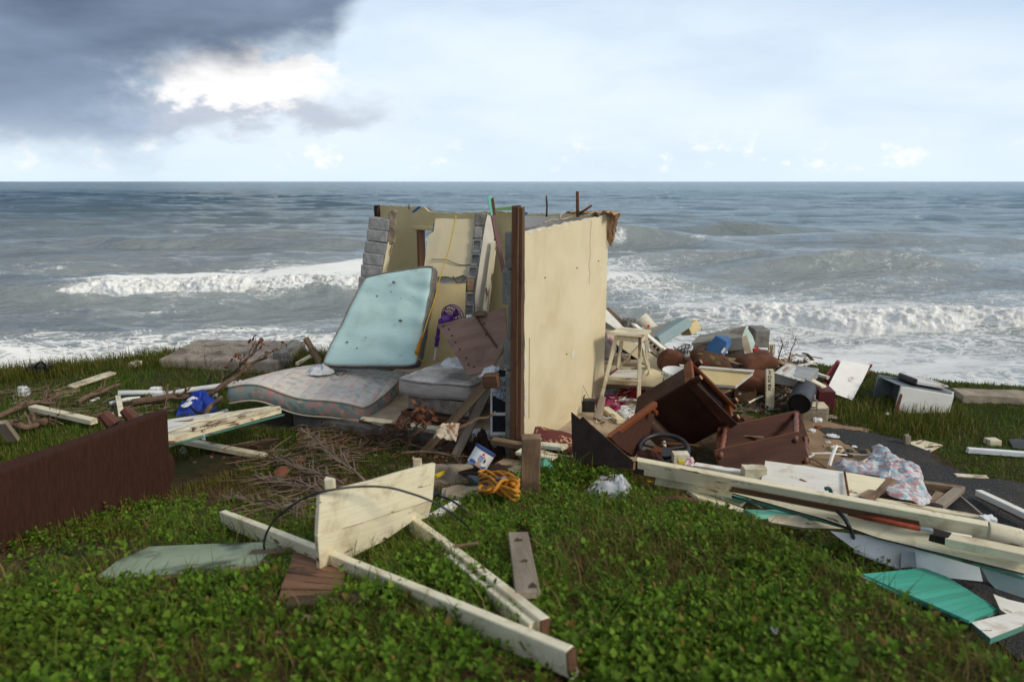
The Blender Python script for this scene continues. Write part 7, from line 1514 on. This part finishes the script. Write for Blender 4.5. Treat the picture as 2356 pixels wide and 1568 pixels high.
def chip_litter(name, label, z, region, n, mats, smin, smax, seed):
    rr = random.Random(seed); V, Fc, mi = [], [], []
    for i in range(n):
        x0, y0, x1, y1 = region; p = G(z, rr.uniform(x0, x1), rr.uniform(y0, y1)); s_ = rr.uniform(smin, smax); q = len(V); k_ = rr.randrange(len(mats))
        for a_ in range(5): an = a_ * 1.2566 + rr.uniform(-.3, .3); V.append(p + Vector((math.cos(an) * s_ * rr.uniform(.6, 1.2), math.sin(an) * s_ * rr.uniform(.6, 1.2), rr.uniform(-.1, .25) * s_)))
        V.append(p + UP * s_ * rr.uniform(.3, .7) + Vector((rr.uniform(-.3, .3) * s_, 0, 0)))
        for a_ in range(5): Fc.append((q + a_, q + (a_ + 1) % 5, q + 5)); mi.append(k_)
    tag(mk(name, V, Fc, mats, mi=mi), label, 'rubble', kind='stuff')
chip_litter('shell_rubble', 'pale orange rubble between the leaning timbers', 'h', (350, 930, 560, 1080), 90, [M_whitecloth, M_cardb, surf('orange_brick', (.36, .14, .07)), M_dirtchunk], .012, .035, 1)
chip_litter('floor_rubble', 'small rubble on the tiled floor', 'k', (0, 120, 950, 450), 150, [M_dirtchunk, M_whitecloth, M_concrete, M_cardb], .006, .022, 2)
chip_litter('sand_rubble', 'pebbles and chips on the sand', 'c', (600, 930, 1150, 1250), 170, [M_dirtchunk, M_wplastic, M_concrete, M_red_leaf], .006, .024, 3)
chip_litter('pile_rubble', 'broken bits between the cushions and appliance box', 'o', (650, 900, 2000, 1320), 260, [M_dirtchunk, M_cardb, M_whitecloth, M_concrete, M_wood_dark, M_red_leaf], .010, .040, 4)
chip_litter('leaf_litter', 'dry leaves on the left lawn', 'l', (0, 30, 2100, 620), 420, [M_red_leaf, M_bark, M_frond], .010, .030, 5)
chip_litter('leaf_litter', 'dry leaves and rubble in front of the house', 'h', (-1100, 850, 1200, 1400), 420, [M_red_leaf, M_bark, M_dirtchunk, M_frond], .010, .032, 6)

stick_litter('board_splinters', 'splintered cream and brown board pieces through the right debris', ('o', 620, 540, 1950, 1260), 80, [M_cream_worn, M_white_wood, M_wood, M_wood_dark, M_cardb], .12, .42, .022, 31, pile=.10)
stick_litter('board_splinters', 'splintered strips among the boards at the right', ('g', 250, 180, 1650, 500), 34, [M_cream_worn, M_white_wood, M_wood, M_bare], .10, .45, .014, 32, pile=.12)
stick_litter('board_splinters', 'splinters on the floor around the stool', ('b', 380, 980, 1200, 1350), 60, [M_cream_worn, M_white_wood, M_wood, M_magenta, M_greycloth], .06, .25, .014, 33, pile=.05)
chip_litter('paper_scraps', 'paper and plastic scraps strewn through the right debris', 'o', (500, 520, 2000, 1300), 200, [M_wplastic, M_whitecloth, M_cardb, M_redp, M_blue_pl, M_creamcloth], .012, .045, 34)
# ================================================================== VEGETATION (uncountable ground cover)
def leaf_mat(name, cols, dry=None, dry_amt=.1, trans=.3, rough=.45):
    m = bpy.data.materials.new(name); m.use_nodes = True; k = N(m.node_tree)
    g_ = k.add('ShaderNodeNewGeometry'); r_ = g_.outputs['Random Per Island']; P = g_.outputs['Position']
    cr = k.add('ShaderNodeValToRGB', {0: r_}); e = cr.color_ramp.elements
    n_ = len(cols)
    e[0].position = 0; e[0].color = (*cols[0], 1); e[1].position = 1 - dry_amt; e[1].color = (*cols[-1], 1)
    for i in range(1, n_ - 1): x = e.new((1 - dry_amt) * i / (n_ - 1)); x.color = (*cols[i], 1)
    c = cr.outputs[0]
    if dry:
        x = e.new(1 - dry_amt + .01); x.color = (*dry, 1)
    n1 = k.noise(P, 1.1, 4, .6); c = k.mix(k.ss(n1, .45, .70, 0, .55), c, (*tuple(a * b for a, b in zip(cols[0], (1.9, 1.15, 1.1))), 1))
    df = k.add('ShaderNodeBsdfPrincipled', {'Base Color': c, 'Roughness': rough, 'Specular IOR Level': .12})
    tr_ = k.add('ShaderNodeBsdfTranslucent', {'Color': c})
    k.add('ShaderNodeOutputMaterial', {0: k.add('ShaderNodeMixShader', {0: trans, 1: df.outputs[0], 2: tr_.outputs[0]}).outputs[0]}); return m
M_leaf = leaf_mat('creeper_leaf', [(.042, .085, .008), (.078, .155, .013), (.125, .228, .019), (.185, .30, .032)], dry=(.22, .14, .035), dry_amt=.05, rough=.6)
M_grass = leaf_mat('grass_blade', [(.045, .062, .006), (.075, .100, .010), (.110, .135, .016), (.160, .165, .026)], dry=(.27, .19, .07), dry_amt=.20, rough=.6)
M_lawn = leaf_mat('lawn_blade', [(.045, .085, .009), (.070, .130, .013), (.100, .170, .019), (.140, .205, .028)], dry=(.24, .19, .07), dry_amt=.08, rough=.6)
M_thatch = leaf_mat('dry_thatch', [(.055, .032, .014), (.10, .062, .026), (.15, .10, .044), (.20, .14, .065)], trans=.15, rough=.8)
def Hv(x, y): return np.where(np_in_poly(x, y, SLAB), 0.0, hgt(x, y))
EXCL = [[tuple(G('f', a_, b_))[:2] for a_, b_ in ((1900, 650), (2040, 640), (2080, 1040), (1930, 1050))], SLAB, ASPH, SAND, [tuple(p)[:2] for p in sg], [tuple(p)[:2] for p in (q0, q1, q2, q3)], [tuple(p)[:2] for p in (t0_, t1_, t2_, t3_)], [tuple(p)[:2] for p in (dA, dB, dC, dD)],
        [tuple(p)[:2] for p in (b_r + sn * .02, b_r + sxx * 2 + sn * .02, b_r + sxx * 2 + sn * .7, b_r + sn * .7)],
        [tuple(p)[:2] for p in (FL, FR_, BRr, BLl)]]
def scatter(n, x0, x1, y0, y1, keep=None, excl=EXCL):
    x = rng.uniform(x0, x1, n); y = rng.uniform(y0, y1, n)
    k_ = np.abs(x) < .80 * y + .5
    for P in excl: k_ &= ~np_in_poly(x, y, P)
    k_ &= y < np.interp(x, EX, EY) + .15
    if keep is not None: k_ &= rng.random(n) < keep(x, y)
    return x[k_], y[k_]
def rot_from(yaw, pitch, roll):
    """columns: length axis, width axis, normal"""
    cy, sy, cp, sp_ = np.cos(yaw), np.sin(yaw), np.cos(pitch), np.sin(pitch)
    f = np.stack([cy * cp, sy * cp, sp_], -1); s = np.stack([-sy, cy, 0 * cy], -1); u = np.cross(f, s)
    c, s2 = np.cos(roll)[:, None], np.sin(roll)[:, None]
    return f, s * c + u * s2, u * c - s * s2
LT = np.array([[0, 0, 0], [.38, .165, .05], [.70, .115, .03], [1, 0, -.08], [.38, -.165, .05], [.70, -.115, .03], [.5, 0, -.03]])
LF = np.array([[0, 1, 6], [1, 2, 6], [2, 3, 6], [3, 5, 6], [5, 4, 6], [4, 0, 6]])
def leaves_mesh(pos, f, s, u, ln, wd):
    n = len(pos); V = pos[:, None, :] + LT[None, :, 0:1] * f[:, None, :] * ln[:, None, None] + LT[None, :, 1:2] * s[:, None, :] * (ln * wd)[:, None, None] * 2 + LT[None, :, 2:3] * u[:, None, :] * ln[:, None, None]
    return V.reshape(-1, 3), (LF[None] + 7 * np.arange(n)[:, None, None]).reshape(-1, 3)
def sprigs(name, label, x, y, hmin, hmax, lmin, lmax, pairs=4):
    z = Hv(x, y); n = len(x); H_ = rng.uniform(hmin, hmax, n); tx, ty = rng.normal(0, .25, n), rng.normal(0, .25, n); base_yaw = rng.uniform(0, 6.28, n); PV_, FV = [], []; off = 0; L_ = rng.uniform(lmin, lmax, n) * rng.choice([.55, .8, 1.0, 1.25], n, p=[.25, .3, .3, .15])
    for p in range(pairs):
        t_ = (p + .6) / pairs
        for q in range(2):
            hh = H_ * t_; pos = np.stack([x + tx * hh, y + ty * hh, z + hh], -1)
            yaw = base_yaw + q * math.pi + p * 1.57 + rng.normal(0, .25, n); pit = .15 + .85 * t_ ** 1.3 + rng.normal(0, .22, n)
            f, s, u = rot_from(yaw, pit, rng.normal(0, .25, n)); V, F_ = leaves_mesh(pos, f, s, u, L_ * (1.05 - .45 * t_ ** 2) * rng.uniform(.8, 1.15, n), rng.uniform(.85, 1.2, n))
            PV_.append(V); FV.append(F_ + off); off += len(V)
    o = np_mesh(name, np.concatenate(PV_), np.concatenate(FV), M_leaf); tag(o, label, 'plants', kind='stuff'); return o
def blades(name, label, x, y, hmin, hmax, w_, mat, lean=.5, flat=False):
    z = Hv(x, y) - .005; n = len(x); hh = rng.uniform(hmin, hmax, n) * rng.uniform(.6, 1, n); yaw = rng.uniform(0, 6.28, n); ln = np.abs(rng.normal(0, lean, n)) + (1.2 if flat else .08)
    d_ = np.stack([np.cos(yaw), np.sin(yaw), 0 * yaw], -1); sd_ = np.stack([-np.sin(yaw), np.cos(yaw), 0 * yaw], -1); UPn = np.array([0, 0, 1.0])
    b = np.stack([x, y, z], -1); m_ = b + (UPn * .62 + d_ * (ln * .28)[:, None]) * hh[:, None] * (1 if not flat else .55); e = b + (UPn * (.92 if not flat else .25) + d_ * (ln * .85)[:, None]) * hh[:, None]; w2 = sd_ * (w_ * rng.uniform(.6, 1.3, n))[:, None]
    V = np.stack([b - w2, b + w2, m_ + w2 * .75, m_ - w2 * .75, e], 1).reshape(-1, 3); q = 5 * np.arange(n)[:, None]
    F_ = np.concatenate([q + np.array([0, 1, 2]), q + np.array([0, 2, 3]), q + np.array([3, 2, 4])])
    o = np_mesh(name, V, F_, mat); tag(o, label, 'grass' if mat is not M_thatch else 'dry grass', kind='stuff'); return o
def patch(s, lo, hi, o=0): return lambda x, y: sstep(fbm(x * s + o, y * s + o, 3), lo, hi)
x, y = scatter(24000, -3.2, 3.2, 1.35, 3.0, lambda x, y: (.11 + .66 * sstep(fbm(x * 2.1 + 3, y * 2.1 + 3, 4), .40, .60)) * (1 - .45 * sstep(x, 1.1, 1.9))); sprigs('creeper_plants', 'leafy green creeper covering the foreground slope', x, y, .025, .10, .030, .054)
x, y = scatter(26000, -4.2, 2.6, 3.0, 5.0, lambda x, y: (.16 + .66 * sstep(fbm(x * 1.9 + 3, y * 1.9 + 3, 4), .42, .60)) * (.30 + .70 * sstep(x, -1.6, .2))); sprigs('creeper_plants', 'leafy green creeper further up the slope', x, y, .02, .09, .026, .046, 3)
x, y = scatter(80000, -3.5, 3.5, 1.35, 3.2, patch(2.2, .18, .42, 20)); blades('dry_grass', 'brown dry thatch between the foreground leaves', x, y, .04, .12, .0016, M_thatch, .9, True)
x, y = scatter(70000, -5, 3.6, 3.2, 6.6, patch(1.8, .30, .52, 20)); blades('dry_grass', 'brown dry thatch below the house', x, y, .04, .12, .0020, M_thatch, .9, True)
x, y = scatter(90000, -5, 3.5, 1.4, 4.2, patch(1.4, .25, .50, 33)); blades('grass', 'short green grass among the foreground creeper', x, y, .04, .13, .0022, M_grass, .8)
x, y = scatter(60000, -6.5, 1.4, 4.0, 7.4, lambda x, y: sstep(fbm(x * 1.2 + 40, y * 1.2 + 40, 3), .25, .5) * (1 - .92 * sstep(x, -2.3, -1.7) * (1 - sstep(x, .2, .5)) * sstep(y, 4.9, 5.4))); blades('grass', 'green grass below the house floor', x, y, .04, .13, .0028, M_grass, .6)
x, y = scatter(120000, -9.5, -1.0, 6.0, 11, lambda x, y: .45 + .55 * sstep(fbm(x * .9, y * .9, 3), .3, .55)); blades('grass', 'green lawn on the left toward the sea', x, y, .04, .12, .0034, M_lawn, .5)
x, y = scatter(16000, -3.5, 2.4, 1.4, 4.4, patch(1.1, .35, .6, 60)); blades('grass', 'longer bent grass blades through the foreground creeper', x, y, .08, .20, .0024, M_lawn, 1.0)
def edge_keep(x, y): d_ = np.interp(x, EX, EY) - y; return (d_ < .8) * (.4 + .6 * sstep(fbm(x * 2, y * 2, 2), .35, .6))
x, y = scatter(60000, -9.5, -2.0, 8.2, 11.0, edge_keep); blades('grass', 'taller grass along the left sea edge', x, y, .08, .26, .0032, M_grass, .5)
x, y = scatter(120000, 2.6, 8.2, 3.8, 9.6, lambda x, y: .5 + .5 * sstep(fbm(x * .9, y * .9, 3), .3, .55)); blades('grass', 'mown green lawn right of the asphalt', x, y, .02, .06, .0036, M_lawn, .7)
def near(pts, r_):
    return lambda x, y: np.clip(sum(np.exp(-((x - p[0]) ** 2 + (y - p[1]) ** 2) / r_ ** 2) for p in pts), 0, 1)
tall = [tuple(G('h', xx, yy))[:2] for xx, yy in ((1500, 1250), (1650, 1200), (1850, 1200), (2100, 1200), (1420, 1350), (2250, 1230), (1700, 1300), (1950, 1260))]
x, y = scatter(9000, .0, 1.3, 4.0, 5.6, near(tall, .15)); blades('tall_weeds', 'tall grass and weeds around the charred board', x, y, .10, .34, .004, M_lawn, .7)
x, y = scatter(5000, .0, 1.4, 3.8, 5.4, near(tall, .25)); sprigs('tall_weeds', 'leafy weeds around the stump post and charred board', x, y, .04, .15, .035, .06)
stv = [tuple(G('c', xx, yy))[:2] for xx, yy in ((1340, 940), (1500, 955), (1650, 965), (1780, 975), (1150, 940), (950, 930), (1250, 1000), (1450, 1030), (1600, 1040))]
x, y = scatter(14000, 2.6, 6.5, 5.6, 8.6, near(stv, .28)); blades('tall_weeds', 'longer grass around the stove and red table', x, y, .08, .24, .0035, M_grass, .5)
sof = [tuple(G('p', xx, yy))[:2] for xx, yy in ((40, 1255), (120, 1230), (200, 1205), (280, 1180), (360, 1150), (420, 1110))]
x, y = scatter(6000, -3.5, -1.6, 2.8, 4.8, near(sof, .12), excl=[]); blades('tall_weeds', 'grass growing along the foot of the sofa', x, y, .06, .22, .003, M_grass, .5)
x, y = scatter(1500, -3.5, -1.6, 2.8, 4.8, near(sof, .14), excl=[]); sprigs('creeper_plants', 'creeper along the foot of the sofa', x, y, .04, .12, .03, .05)
M_petal = surf('yellow_petal', (.72, .42, .01), (.65, .36, .01), 20, .6, 0)
for z_, xx, yy, lb_ in (('k', 405, 1032, 'yellow flower right of the plastic bag, left of two'), ('k', 566, 1026, 'yellow flower below the charred end of the long beam'), ('k', 915, 1168, 'small yellow flower under the cream plank'), ('n', 2015, 632, 'yellow flower in the tall grass below the charred board'), ('n', 1840, 832, 'yellow flower lower down right of the stump post')):
    c = G(z_, xx, yy, .0) + UP * .03; V, Fc = [c + UP * .006], []
    for i in range(8):
        a_ = i * math.pi / 4; V += [c + Vector((math.cos(a_ - .3) * .012, math.sin(a_ - .3) * .012, .006)), c + Vector((math.cos(a_) * .024, math.sin(a_) * .024, .010)), c + Vector((math.cos(a_ + .3) * .012, math.sin(a_ + .3) * .012, .006))]; q = 1 + 3 * i; Fc.append((0, q, q + 1, q + 2))
    mk('yellow_flower', V, Fc, M_petal, label=lb_, cat='flower')
